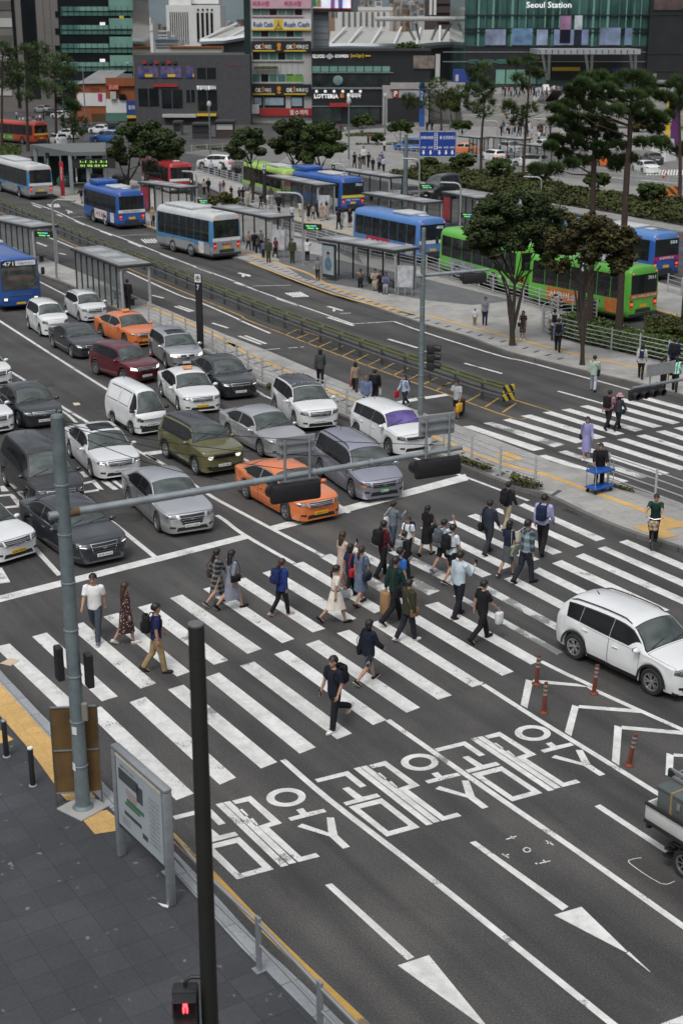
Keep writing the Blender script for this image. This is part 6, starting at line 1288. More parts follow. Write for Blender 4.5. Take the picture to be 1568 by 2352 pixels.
def backpack(d,label,col,size=1.0,pocket=None):
 J = d['J']; t = held(d,'backpack',label,'backpack',J['chest']+Vector((-.225,0,.0))); m_ = cloth(col)
 MB().rbox((0,0,.02),(.17*size,.30*size,.44*size),.07,seg=3).build('bag',m_,t,'all'); MB().rbox((-.09*size,0,-.07),(.08,.24*size,.22*size),.035).build('pocket',cloth(pocket or tuple(c*.8 for c in col)),t,'all'); MB().rbox((0,0,.20*size),(.14*size,.25*size,.08),.03).build('top_flap',m_,t,'all')
 for s in(1,-1):
  q =[Vector((.06,.09*s,.16)),Vector((.12,.11*s,.235)),Vector((.25,.115*s,.225)),Vector((.352,.11*s,.12)),Vector((.345,.12*s,-.03)),Vector((.25,.165*s,-.12)),Vector((.06,.12*s,-.15))]; MB().tube(q,[(.024,.008)]*7,6).build('strap',m_,t,True)
def shoulder_bag(d,label,col,side=-1,size=(.12,.30,.22),z=-.02,x=-.02,strap=True,name='handbag',cross=False,pat=None):
 J = d['J']; p = Vector((x,(.235 if not cross else .21)*side,.92+z)); t = held(d,name,label,'bag',p); m_ = cloth(col,pat); MB().rbox((0,0,0),(size[1],size[0],size[2]),.03).build('bag',m_,t,'all'); MB().rbox((0,.02*side,size[2]*.22),(size[1]*.96,size[0],size[2]*.5),.02).build('flap',m_,t,'all')
 if strap:
  sh = J['neck']+Vector((0,(.14 if not cross else-.10)*side,.005))-p; o = MB()
  for x_ in(-1,1): o.tube([Vector((x_*size[1]*.42,0,size[2]*.45)),Vector((x_*.14+(.02 if x_>0 else-.04),-.01*side,sh.z*.55)),sh+Vector((x_*.075,0,.0)),sh+Vector((0,0,.03))],.011,5)
  o.build('strap',m_,t)
 return t
def hand_item(d,k,name,label,cat,size,col,drop=.06,pat=None,handles=True):
 J = d['J']; w_ = J[k+'wr']+J[k+'hd']*.10; t = held(d,name,label,cat,w_); m_ = cloth(col,pat)
 if name=='phone': o = MB().rbox(Vector((.01,0,.03)),(.012,.075,.15),.005).build('case',m_,t); MB().box((-.001,0,.03),(.008,.066,.135)).build('screen',M_GLASSC,t); return t
 MB().rbox((0,0,-drop-size[2]/2),size,min(size)*.3).build('bag',m_,t,'all')
 if handles: MB().tube([(-size[0]*.3,0,-drop-.02),(-size[0]*.1,0,0),(size[0]*.1,0,0),(size[0]*.3,0,-drop-.02)],.008,5).build('handle',m_,t)
 return t
K0, NV, WH, GY, CHAR =(.014,.014,.016),(.018,.024,.06),(.72,.72,.71),(.22,.23,.25),(.05,.052,.058)
UR, DL =(50,-14),(-50,16)
d = person('man in a white polo shirt and faded dark jeans crossing below the stop line',E1((632,590)),E1((597,147)),(-30,60),'walk',False,('tee',(.76,.76,.75)),('jeans',(.055,.068,.085)),shoes=((.12,.13,.15),None,1))
d = person('woman with long brown hair in a dark floral dress and white sandals',E1((830,612)),E1((835,214)),(60,-12),'stepr',True,('longdress',(.035,.012,.014),'floral'),None,('long','b'),((.62,.58,.52),None)); hand_item(d,'r','phone','white phone held by the woman in the floral dress','phone',(0,0,0),(.7,.7,.7))
d = person('man in navy polo shirt and khaki trousers wearing glasses',E1((1030,800)),E1((1035,350)),(60,-6),'stepr',False,('tee',(.018,.022,.085)),('trousers',(.30,.215,.115)),shoes=((.045,.03,.02),None)); backpack(d,'black backpack on the man in navy polo and khaki trousers',K0)
d = person('woman in a black and white checked shirt dress beside the grey dress woman',(500,1388),(509,1259),UR,'walk',True,('longdress',K0,'check'),None,('pony','k'),((.03,.03,.05),None,1)); shoulder_bag(d,'brown shoulder bag of the woman in the checked dress',(.06,.035,.02),1)
d = person('woman with long black hair in a fitted grey dress',E2((48,548)),E2((55,160)),UR,'walkr',True,('longdress',(.21,.225,.27)),None,('long','k'),(K0,None)); shoulder_bag(d,'black handbag with a gold chain on the woman in grey',K0,-1,(.10,.30,.2),.05)
d = person('woman in a royal blue jacket and black trousers with a ponytail',E2((372,592)),E2((378,222)),UR,'stepr',True,('jacket',(.02,.04,.17)),('slim',K0),('pony','b'),((.42,.25,.28),None,1)); backpack(d,'navy backpack of the woman in the royal blue jacket',(.018,.03,.11))
d = person('woman in a cream short-sleeved dress with a black belt',E2((722,640)),E2((718,258)),(55,-8),'walkr',True,('flare',(.68,.62,.54)),None,('pony','k'),(K0,None)); hand_item(d,'l','document_folder','folder of papers held by the woman in cream','folder',(.30,.04,.24),(.35,.38,.42),.02)
w_ = d['J']['pel']; bb = held(d,'belt','thin black belt around the cream dress','belt',w_+Vector((0,0,.12))); m = MB(); m.lathe([(1,-.014),(1.02,0),(1,.014)],24); m.v =[(x*.125,y*.16,z)for x,y,z in m.v]; m.build('strap',M_TXTK,bb)
d = person('woman in navy top and black trousers carrying a red shoulder bag',E2((815,480)),E2((768,120)),UR,'walk',True,('tee',NV),('slim',K0),('bob','k'),((.03,.04,.08),None,1)); shoulder_bag(d,'red shoulder bag with pale strap on the woman in navy',(.45,.025,.03),-1,(.12,.32,.26))
d = person('woman with wavy long brown hair holding up a phone',E2((765,410)),E2((750,45)),UR,'phone',True,('tee',(.52,.40,.34)),('skirt',(.45,.36,.30)),('long','b'),((.3,.2,.15),None)); hand_item(d,'r','phone','dark phone held up by the woman with wavy hair','phone',(0,0,0),K0)
d = person('woman in a loose blue grey dress with a long ponytail',E2((886,520)),E2((885,140)),(45,-20),'step',True,('dress',(.115,.145,.20)),None,('pony','b'),((.05,.03,.02),None)); shoulder_bag(d,'dark blue handbag of the woman in the blue grey dress',(.02,.024,.045),-1,(.12,.3,.24),-.02)
d = person('person in a maroon sweater and black trousers with a ponytail',D2((1030,1050)),D2((1050,692)),UR,'step',True,('shirt',(.085,.013,.018)),('trousers',K0),('pony','k'),(K0,None)); backpack(d,'large black backpack on the person in maroon',K0,1.1)
d = person('man in grey blue shirt looking at a phone with a white tote bag',D2((1095,880)),D2((1090,567)),UR,'phone',False,('shirt',(.13,.16,.185)),('jeans',(.05,.07,.11)),('short','k'),(CHAR,None)); shoulder_bag(d,'white tote bag with a black triangle print',(.66,.65,.62),1,(.09,.34,.36),.05,name='tote_bag')
d = person('schoolboy in a white shirt facing the camera with dark vest straps',D2((1195,945)),D2((1187,665)),(-40,25),'step',False,('tee',(.62,.67,.70)),('trousers',K0),('short','k'),(K0,None)); backpack(d,'dark schoolbag of the boy facing the camera',NV)
d = person('person in a dark hooded jacket walking behind the maroon sweater',D2((1165,1075)),D2((1160,760)),UR,'stepr',False,('jacket',K0),('trousers',K0),('short','k'),(K0,None)); backpack(d,'pale grey backpack on the dark hooded jacket',(.27,.28,.29))
d = person('woman with long black hair in a short black dress',D2((1315,915)),D2((1315,592)),(45,-22),'stepr',True,('dress',K0),None,('long','k'),(K0,None)); shoulder_bag(d,'black leather handbag hanging from the arm of the woman in black',(.016,.016,.018),-1,(.13,.34,.26),.06)
d = person('schoolboy raising one fist, in pale shirt and black shorts',D2((1420,1030)),D2((1437,682)),(50,-14),'raise',False,('tee',(.46,.54,.62)),('shorts',K0),('short','k'),((.06,.08,.25),None,1)); backpack(d,'slate grey backpack on the boy raising his fist',(.10,.11,.13))
d = person('schoolboy in white polo and black shorts beside the boy raising a fist',E2((1475,372)),E2((1512,-3)),(50,-14),'step',False,('tee',(.60,.64,.68)),('shorts',K0),('short','k'),((.04,.04,.05),None,1)); backpack(d,'black backpack on the schoolboy in white polo',K0)
d = person('man in a dark green sweater and black trousers',E2((1105,640)),E2((1120,203)),UR,'walk',False,('shirt',(.012,.035,.028)),('trousers',K0),('short','k'),(K0,None,1)); shoulder_bag(d,'black shoulder bag of the man in dark green',K0,-1,(.10,.28,.32)); hand_item(d,'l','paper_bag','tall brown paper bag beside the man in dark green','paper bag',(.16,.32,.62),(.30,.18,.09),.0,None,True)
d = person('man in a bright blue tee half hidden behind the dark green sweater',E2((1135,545)),E2((1155,150)),UR,'stepr',False,('tee',(.03,.13,.42)),('jeans',(.04,.05,.08)),('short','k'),(K0,None)); backpack(d,'small dark backpack on the man in the bright blue tee',CHAR,.85)
d = person('grey haired man in an olive jacket and white shoes',E2((1192,758)),E2((1197,357)),UR,'stepr',False,('jacket',(.035,.037,.022)),('trousers',(.02,.022,.03)),('short','k'),((.62,.60,.57),None)); shoulder_bag(d,'tan messenger bag of the man in the olive jacket',(.20,.13,.07),-1,(.09,.24,.26),-.04,.05,True,'messenger_bag',True)
d = person('man in a pale blue shirt and black trousers looking at a phone',E3((100,434)),E3((105,12)),(45,-18),'phone',False,('shirt',(.46,.55,.60)),('trousers',(.016,.018,.024)),('short','k'),((.05,.022,.018),None)); hand_item(d,'r','phone','phone in a blue case held by the man in pale blue','phone',(0,0,0),(.03,.04,.12))
d = person('man in a black tee and black trousers carrying a white plastic bag',E3((252,594)),E3((290,193)),UR,'walk',False,('tee',K0),('trousers',K0),('short','k'),(K0,None)); hand_item(d,'r','plastic_bag','white plastic bag with small red print','bag',(.22,.14,.34),(.66,.66,.67),.05); shoulder_bag(d,'small black crossbody bag on the man in black tee',K0,1,(.08,.26,.2),.0,.08,True,'crossbody_bag',True)
d = person('man in a dark slate shirt and charcoal trousers with brown shoes',D3((295,906)),D3((315,557)),(45,-20),'step',False,('shirt',(.028,.036,.052)),('trousers',(.03,.034,.042)),('short','k'),((.07,.03,.015),None)); shoulder_bag(d,'black messenger bag of the man in the slate shirt',K0,1,(.12,.36,.26),-.08,.0,True,'messenger_bag')
d = person('man in a dark shirt and khaki trousers leading the group toward the island',D3((415,752)),D3((440,437)),(45,-20),'step',False,('shirt',(.022,.026,.038)),('trousers',(.31,.27,.19)),('short','k'),(CHAR,None)); backpack(d,'round black backpack on the man in khaki trousers by the island',K0)
d = person('woman in a navy vest top and grey skirt carrying a patterned tote',E3((420,168)),D3((435,692)),(45,-20),'stepr',True,('tee',(.014,.02,.045)),('skirt',(.09,.095,.10)),('bob','k'),((.03,.03,.03),None,1)); shoulder_bag(d,'tote bag with a green landscape print',(.30,.34,.27),-1,(.10,.34,.34),-.05,.0,True,'tote_bag',False,'leaf')
d = person('man in a blue white and black plaid shirt with glasses',E3((535,216)),D3((567,685)),(48,-14),'stepr',False,('shirt',(.03,.05,.065),'plaid'),('jeans',(.022,.026,.036)),('short','k'),(K0,None)); shoulder_bag(d,'cream cloth bag on the shoulder of the man in plaid',(.60,.55,.46),1,(.09,.30,.30),.30,.0,True,'cloth_bag')
d = person('man in a lilac shirt and black trousers',D3((645,905)),D3((662,520)),(36,-36),'step',False,('shirt',(.40,.38,.60)),('trousers',K0),('short','k'),(K0,None)); backpack(d,'navy backpack on the man in the lilac shirt',(.015,.024,.055))
d = person('woman in a navy cardigan and pinstriped shorts with bare legs',E2((935,1030)),E2((955,617)),(45,-16),'walk',True,('jacket',(.014,.017,.03)),('shorts',(.016,.018,.028),'pin'),('bob','k'),(K0,None,1)); shoulder_bag(d,'black shoulder bag of the woman in pinstriped shorts',K0,1,(.11,.28,.24),-.08)
d = person('man in black polo and trousers with white sneakers, holding a phone low',F2((748,500)),F2((775,38)),(-50,22),'pocket',False,('tee',(.014,.018,.030)),('trousers',(.016,.017,.02)),('short','k'),((.70,.70,.68),None)); backpack(d,'black backpack on the man with white sneakers',K0); hand_item(d,'r','phone','black phone in the lowered hand of the man with white sneakers','phone',(0,0,0),K0)
# island and upper crosswalk
d = person('man in a black suit and blue shirt pushing a blue trolley',D3((1015,478)),D3((1028,180)),(10,40),'push',False,('jacket',(.012,.012,.014)),('trousers',(.012,.012,.014)),('short','k'),(K0,None),z=KH)
TR = d
d = person('woman in a belted lilac dress walking toward the island',D3((932,288)),D3((945,10)),(-4,40),'stepr',True,('longdress',(.27,.26,.48)),None,('bob','k'),((.6,.55,.5),None)); shoulder_bag(d,'dark strap bag of the woman in the lilac dress',(.03,.02,.03),-1,(.10,.24,.2))
d = person('man in a pink shirt under a heavy load on the upper crosswalk',C3((1075,1006)),C3((1100,748)),(40,-20),'walk',False,('tee',(.45,.20,.30)),('trousers',K0),('short','k'),(K0,None)); backpack(d,'bulky black backpack on the man in pink',K0,1.15)
d = person('person in a pink hat and dark clothes carrying bags on the upper crosswalk',C3((1140,1010)),C3((1160,770)),(40,-14),'walk',True,('shirt',CHAR),('trousers',K0),('bob','k'),(K0,None)); shoulder_bag(d,'dark teal shoulder bag of the person in the pink hat',(.02,.04,.055),-1)
h_ = held(d,'sun_hat','pink brimmed sun hat on the person crossing with bags','hat',d['J']['head']+Vector((-.01,0,.05))); m = MB(); m.lathe([(.19,-.03),(.12,0),(.115,.06),(.08,.105),(0,.115)],16); m.build('hat',cloth((.50,.28,.31)),h_,'all')
d = person('man in a mint green jacket and pale jeans at the platform kerb',C3((980,757)),C3((997,525)),(12,-40),'step',False,('jacket',(.36,.45,.38)),('jeans',(.36,.39,.45)),('short','k'),(CHAR,None)); shoulder_bag(d,'black messenger bag of the man in mint green',K0,-1,(.12,.36,.28),-.02,.0,True,'messenger_bag',True)
d = person('woman in a white jacket and black trousers on the platform edge',C3((1290,674)),C3((1300,450)),(16,-40),'step',True,('jacket',(.52,.52,.50)),('slim',K0),('bob','k'),(K0,None),z=KH); backpack(d,'small navy backpack on the woman in the white jacket',NV,.75)
d = person('woman in a green and white striped blouse at the picture edge',C3((1512,757)),C3((1522,532)),(16,-40),'step',True,('shirt',(.10,.25,.20),'stripe'),('trousers',K0),('bob','k'),(K0,None),z=KH); shoulder_bag(d,'dark bag of the woman in the striped blouse',K0,1)
person('person in black beside the woman in the striped blouse',C3((1435,740)),C3((1447,535)),(16,-40),'stand',False,('shirt',K0),('trousers',K0),('short','k'),(K0,None),z=KH)
d = person('man in dark navy with a black backpack near the garden railing',C3((1500,640)),C3((1500,412)),(20,-40),'step',False,('jacket',NV),('trousers',K0),('short','k'),(K0,None),z=KH); backpack(d,'black backpack of the man in dark navy near the railing',K0,1.1)
d = person('man in a white shirt beside the curved garden railing',C3((722,432)),C3((725,222)),(6,-40),'step',False,('tee',(.60,.60,.60)),('jeans',CHAR),('short','k'),(CHAR,None),z=KH); backpack(d,'black backpack on the white shirt beside the curved railing',K0,.9)
d = person('man in a blue checked shirt and black trousers with a backpack',C3((748,498)),C3((752,280)),(6,-40),'walk',False,('shirt',(.16,.17,.30),'check'),('trousers',K0),('short','k'),(K0,None),z=KH); backpack(d,'black backpack over the blue checked shirt',K0)
d = person('woman in a short black floral dress with a hand to her face',C3((518,421)),C3((520,233)),(-6,40),'face',True,('dress',K0,'floral'),None,('long','k'),((.62,.62,.60),None,1),z=KH); shoulder_bag(d,'black bag of the woman in the black floral dress',K0,-1)
person('mother in a blue grey top and dark jeans with red shoes',C3((272,330)),C3((270,143)),(-4,40),'stand',True,('tee',(.19,.22,.28)),('slim',(.022,.028,.05)),('pony','k'),((.55,.05,.05),None),z=KH)
person('small child in a white tee and khaki trousers holding hands',C3((207,328)),C3((203,219)),(-4,40),'stand',False,('tee',(.60,.62,.66)),('trousers',(.22,.16,.06)),('short','k'),((.35,.25,.15),None),z=KH)
d = person('man in a grey tee and black shorts looking at his phone',C3((88,941)),C3((80,683)),(-40,14),'phones',False,('tee',(.40,.42,.44)),('shorts',K0),('short','k'),(K0,None,1)); hand_item(d,'l','shopping_bag','yellow shopping bag of the man in grey tee','bag',(.36,.14,.40),(.62,.36,.03),.04)
sc_ = thing('suitcase','black wheeled suitcase behind the man in the grey tee','suitcase',P(*C3((118,915))),2.8); MB().rbox((0,0,.40),(.26,.42,.62),.05).build('shell',M_BLACK,sc_,True); MB().tube([(.02,-.12,.70),(.02,-.12,.98),(.02,.12,.98),(.02,.12,.70)],.012,6).build('handle',M_STEEL,sc_)
for s in(-.16,.16): MB().lathe([(0,-.02),(.045,-.02),(.045,.02),(0,.02)],10,c=(0,s,.045),axis='Y').build('wheel',M_RUBBER,sc_)
d = person('woman in a pale blue shirt striding with a red bag',C2((1172,868)),C2((1175,648)),(-40,12),'walk',True,('shirt',(.36,.44,.58)),('slim',(.02,.028,.04)),('bob','k'),((.6,.6,.6),None)); backpack(d,'dark backpack on the woman with the red bag',(.03,.04,.05),.85); hand_item(d,'r','shopping_bag','red shopping bag with a white ring','bag',(.30,.10,.36),(.42,.02,.03),-.05)
d = person('elderly man in a blue blazer with a brown hat',C2((922,886)),C2((930,660)),(6,40),'stand',False,('jacket',(.14,.18,.31)),('trousers',(.03,.035,.06),'check'),('short','g'),(K0,None),z=KH)
h_ = held(d,'fedora','brown brimmed hat on the man in the blue blazer','hat',d['J']['head']+Vector((-.01,0,.05))); m = MB(); m.lathe([(.16,-.01),(.105,0),(.10,.07),(.06,.09),(0,.085)],16); m.build('hat',cloth((.13,.085,.05)),h_,'all')
d = person('man in black with a backpack next to the blue blazer',C2((975,858)),C2((945,615)),(10,-40),'step',False,('jacket',K0),('trousers',K0),('short','k'),(K0,None)); backpack(d,'black backpack beside the blue blazer man',K0,.9); hand_item(d,'r','plastic_bag','white carrier bag of the man in black by the railing','bag',(.2,.12,.3),(.62,.62,.62))
d = person('woman in a tan vest and black trousers carrying a colourful bag',C2((850,775)),C2((870,563)),(14,-40),'walk',True,('vest',(.26,.19,.13)),('trousers',(.03,.03,.03)),('bob','k'),(K0,None)); hand_item(d,'l','shopping_bag','red and green shopping bag of the woman in the tan vest','bag',(.34,.1,.34),(.24,.04,.04),.02,'leaf')
d = person('woman in a charcoal jacket and black trousers in the bus lane',C2((622,718)),C2((622,480)),(-6,-40),'step',True,('jacket',(.055,.06,.065)),('trousers',K0),('bob','k'),(K0,None)); shoulder_bag(d,'dark bag of the woman in the charcoal jacket',CHAR,1)
# trolley, bicycle and rider
q = TR['loc']; yw = TR['yaw']; fwd = Vector((math.cos(yw),math.sin(yw),0)); sd_ = Vector((-fwd.y,fwd.x,0)); tc_ = P(*D3((1020,500)),KH)
t = thing('trolley','two-deck blue trolley with chrome handles','trolley',tc_,.62); bl = mat('trolley_blue',(.012,.085,.36),.45,0,.08,5)
for zz in(.20,.80): MB().rbox((0,0,zz),(.95,.55,.07),.03).build('deck',bl,t,True)
for x in(-.44,.44):
 MB().tube([(x,-.22,.2),(x,-.22,1.0),(x,-.15,1.08),(x,.15,1.08),(x,.22,1.0),(x,.22,.2)],.018,8).build('handle',M_CHROME,t,True)
 for y in(-.2,.2): MB().lathe([(0,-.025),(.07,-.025),(.07,.025),(0,.025)],12,axis='Y',c=(x*.85,y,.07)).build('caster',M_BLACK,t)
cb = P(*D3((1352,868)),KH); d = person('balding man in a dark green polo riding a bicycle',D3((1375,850)),D3((1355,508)),(-14,40),'cycle',False,('tee',(.012,.045,.035)),('trousers',K0),('short','k'),(K0,None),z=KH,hgt=1.66)
yw = d['yaw']; t = thing('bicycle','bicycle with a wicker front basket ridden by the man in dark green','bicycle',d['loc'],yw); fr = mat('bike_frame',(.05,.055,.06),.4,.5)
d['o'].location.z+=.10
for x in(-.52,.52):
 m = MB(); m.lathe([(.30,-.018),(.325,-.02),(.335,0),(.325,.02),(.30,.018),(.30,-.018)],28,axis='Y',c=(x,0,.335)); w2 = m.build('wheel',M_RUBBER,t,True)
 for k in range(10): a = PI*k/10; MB().tube([(x+.3*math.cos(a),0,.335+.3*math.sin(a)),(x-.3*math.cos(a),0,.335-.3*math.sin(a))],.003,4).build('spoke',M_CHROME,w2)
MB().tube([(-.52,0,.335),(-.1,0,.30),(.38,0,.75),(-.18,0,.72),(-.52,0,.335)],.018,6).build('frame',fr,t); MB().tube([(-.1,0,.30),(-.20,0,.88)],.016,6).build('seat_tube',fr,t); MB().tube([(.52,0,.335),(.36,0,.95)],.016,6).build('fork',fr,t); MB().tube([(.22,.28,1.0),(.34,.2,1.02),(.36,0,.98),(.34,-.2,1.02),(.22,-.28,1.0)],.014,6).build('handlebar',M_CHROME,t); MB().rbox((-.21,0,.90),(.26,.16,.07),.03).build('saddle',M_BLACK,t,True)
m = MB(); m.tube([(.60,0,.72),(.62,0,.98)],[(.14,.10),(.19,.14)],12,cap=False); m.tube([(.60,0,.72),(.60,0,.73)],[(.14,.10),(.14,.10)],12); m.build('basket',cloth((.16,.11,.07),'check'),t); MB().tube([(-.1,-.1,.14),(-.1,-.1,.30),(-.1,.1,.30),(-.1,.1,.46)],.01,5).build('pedals',M_BLACK,t)
# ---- people farther off: shared shapes, own clothes
RC =[(.014,.014,.016),(.02,.024,.05),(.60,.60,.60),(.24,.25,.27),(.05,.055,.065),(.10,.13,.24),(.34,.28,.22),(.38,.44,.55),(.14,.03,.035),(.5,.48,.44)]
CN =['black','navy','white','grey','charcoal','blue','beige','pale blue','dark red','cream']
TEM =[('stand',False,'tee','trousers','short'),('step',False,'shirt','trousers','short'),('step',True,'tee','slim','bob'),('stand',True,'dress',None,'long'),('walk',True,'shirt','skirt','pony'),('walk',False,'tee','trousers','short'),('phones',False,'shirt','trousers','short'),('phones',True,'jacket','slim','long')]
USED ={}
def mid_person(foot,top,where,c1=None,c2=None,tem=None,face=None,z=KH,hgt=None,pose=None,extra='',loc=None,yaw=None,vox=.024):
 T = TEM[tem if tem is not None else rnd.randrange(len(TEM))]; c1 = rnd.randrange(len(RC))if c1 is None else c1; c2 = rnd.choice([0,0,0,1,3,4,4,6])if c2 is None else c2
 ps = pose or T[0]; face = face or rnd.choice([(40,10),(-40,-10),(10,40),(-30,20),(30,-20)])
 lab =(('woman' if T[1]else 'man')+(' seated' if ps.startswith('sit')else '')+' in a %s %s'%(CN[c1],{'tee':'top','shirt':'shirt','dress':'dress','jacket':'jacket'}[T[2]])+(' and %s %s'%(CN[c2],'skirt' if T[3]=='skirt' else 'trousers')if T[3]else '')+' '+where)
 if len(lab.split())>16: lab = lab.replace(' and %s trousers'%CN[c2],'').replace(' and %s skirt'%CN[c2],'')
 return person(lab,foot,top,face,ps,T[1],(T[2],RC[c1]),(T[3],RC[c2])if T[3]else None,(T[4],'k'),(RC[0],None),vox,z,'people '+where,hgt,False,yaw,loc)
W1 = 'waiting at the shelter ahead of the silver coach'
for f, tp, c1, c2, tm in(((195,765),625,0,0,1),((218,772),655,4,1,2),((236,745),622,3,0,0),((318,775),650,8,4,2),((330,803),668,8,0,2),((250,800),690,5,0,0),((155,750),628,6,4,1),((265,790),672,4,3,1)): mid_person(B2(f),B2((f[0],tp))[1],W1,c1,c2,tm)
OLV =[((440,836),675,'soldier in olive uniform standing alone by the curved pipe post'),((285,830),678,'soldier in olive uniform with his back to the shelter crowd')]
for f, tp, lb in OLV: person(lb,B2(f),B2((f[0],tp)),(10,40),'stand',False,('jacket',(.055,.06,.035)),('trousers',(.05,.055,.032)),('short','k'),(K0,None),.02,KH)
person('woman in a white hooded top on the phone by the curved pipe post',B2((538,828)),B2((540,675)),(20,-30),'face',True,('jacket',(.68,.68,.69)),('slim',K0),('bob','k'),((.6,.6,.6),None),.02,KH)
d = person('woman in a grey tee walking past the portrait poster',B2((605,952)),B2((607,797)),(-10,40),'step',True,('tee',(.20,.21,.22)),('slim',(.03,.032,.04)),('bob','k'),((.3,.28,.26),None),.02,KH); shoulder_bag(d,'pale shoulder bag of the woman in the grey tee',(.4,.38,.34),-1)
for f, tp, c1, c2, tm, ps in(((885,988),868,6,0,0,'sitbend'),((978,1008),890,6,6,1,'sit'),((1018,1022),888,0,0,0,'sit'),((1048,1032),898,5,3,2,'sit')): mid_person(B2(f),B2((f[0],tp))[1],'on the bench of the poster shelter',c1,c2,tm,(-8,40),pose=ps,hgt=1.28)
person('woman in a long beige coat beside the blue bus',J1((1372,642)),J1((1358,462)),(-10,40),'stand',True,('coat',(.34,.25,.16)),('slim',K0),('bob','k'),(K0,None),.02,KH)
person('man in a black jacket reaching out by the front of the blue bus',J1((733,432)),J1((730,290)),(-40,8),'push',False,('jacket',K0),('trousers',GY),('short','k'),(K0,None),.02,KH)
mid_person(J1((1455,640)),J1((1445,478))[1],'between the blue bus and the silver coach',0,0,1)
W2 = 'on the far platform by the blue 751 bus'
for f, tp, c1, c2, tm in(((150,462),350,9,6,0),((118,440),338,0,0,2),((95,430),342,4,0,1),((235,488),378,0,0,2),((283,482),372,9,3,4),((307,484),372,3,3,3),((352,512),382,0,0,1),((380,470),368,4,4,0),((438,556),455,2,5,0),((545,560),443,0,0,3),((492,535),428,9,6,2),((606,542),425,1,0,1),((630,560),443,6,0,3),((660,552),433,9,6,3),((575,548),452,6,0,2),((742,616),480,0,0,2),((766,600),490,3,3,2),((814,602),474,0,0,3),((670,555),440,6,3,4),((300,455),345,4,0,0)): mid_person(B2(f),B2((f[0],tp))[1],W2,c1,c2,tm)
for f, tp, c1 in(((30,262),178,2),((48,262),192,5),((72,268),195,4),((92,300),200,0),((40,400),330,0)): mid_person(B2(f),B2((f[0],tp))[1],'near the front of the lime bus',c1,z=0)
for f, tp, c1, tm in(((1382,262),165,7,0),((1438,268),172,2,1),((1500,275),180,2,1),((1334,388),285,6,2),((1363,378),280,0,1),((1440,388),303,5,3),((1462,380),293,8,2),((1512,412),333,0,0),((1522,270),195,4,0),((1545,280),198,0,1)): mid_person(B1(f),B1((f[0],tp))[1],'beside the far sidewalk railing',c1,None,tm,z=0)
person('person in black standing at the open end of the island shelter',C1((838,225)),C1((826,30)),(30,-14),'stand',False,('jacket',K0),('trousers',K0),('short','k'),(K0,None),.02,KH)
for f, tp, c1, tm in(((845,218),108,0,2),((880,224),124,4,0),((905,195),72,2,1),((937,212),110,0,0),((965,232),145,0,1),((1005,224),125,3,0),((1035,238),140,7,1),((1022,200),108,5,0)): mid_person(B2(f),B2((f[0],tp))[1],'waiting at the far crosswalk',c1,0,tm,z=.12)
for f, tp, c1, w_ in(((935,938),865,8,'alone on the far traffic island'),((1040,985),912,2,'near the round trees by the far crosswalk')): mid_person(A2(f),A2((f[0],tp))[1],w_,c1,0,0,z=.12)
for k,(f,tp)in enumerate((((757,862),805),((785,866),822),((698,772),735),((1065,845),800),((1318,855),790),((1350,855),785),((1230,832),790))): mid_person(A2(f),A2((f[0],tp))[1],'in front of the dark glass shop block',None,None,None,z=0,vox=.03)
for k in range(9): x = 110+k*22; y = 775+(k*37)%40; mid_person(A1((x,y)),A1((x,y-52))[1],'on the sidewalk behind the tall pines',None,None,None,z=0,vox=.03)
# ================================================================== trees, hedges, grass
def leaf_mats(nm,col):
 return[mat('leaf_%s_%d'%(nm,i),tuple(c*k for c in col),.7,0,.3,3,spec=.2)for i,k in enumerate((.55,.9,1.35))]  # shaded, middle and lit copies of one leaf colour
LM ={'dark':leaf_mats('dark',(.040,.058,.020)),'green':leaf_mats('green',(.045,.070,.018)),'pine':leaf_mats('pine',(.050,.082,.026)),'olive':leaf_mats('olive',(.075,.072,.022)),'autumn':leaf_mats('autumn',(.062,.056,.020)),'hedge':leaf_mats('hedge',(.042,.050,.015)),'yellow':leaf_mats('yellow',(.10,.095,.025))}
M_BARK = mat('bark',(.045,.035,.027),.95,0,.35,6,.5); M_PBARK = mat('pine_bark',(.055,.038,.029),.95,0,.4,5,.5)
def tuft(mb,c,r,n,size,pine=False,flat=.75):
 for _ in range(n):
  d = Vector((rnd.gauss(0,1),rnd.gauss(0,1),rnd.gauss(0,1))).normalized(); q = rnd.random()**.45; p = c+Vector((d.x*r*q,d.y*r*q,d.z*r*flat*q)); s = size*rnd.uniform(.6,1.3)
  mi = min(2,max(0,int((d.z*q+1)*1.15+rnd.uniform(-.55,.75))))  # top light painted in: upper leaves take the lit copy, lower the shaded
  if pine:
   o =(d+Vector((0,0,.7))).normalized(); a = o.cross(Vector((rnd.random(),rnd.random(),.1))).normalized()*s*.20; e = p+o*s*1.5; mb.add((p-a,p+a,e),[(0,1,2)],mi); mb.add((p-a*2.2+o*s*.3,p+o*s*.1,e-a*5),[(0,1,2)],mi)
  else:
   u = Vector((rnd.gauss(0,1),rnd.gauss(0,1),rnd.gauss(0,.55))).normalized(); v = u.cross(d+Vector((.01,.02,.6))).normalized(); mb.add((p-u*s,p-v*s*.6,p+u*s,p+v*s*.6),[(0,1,2,3)],mi)
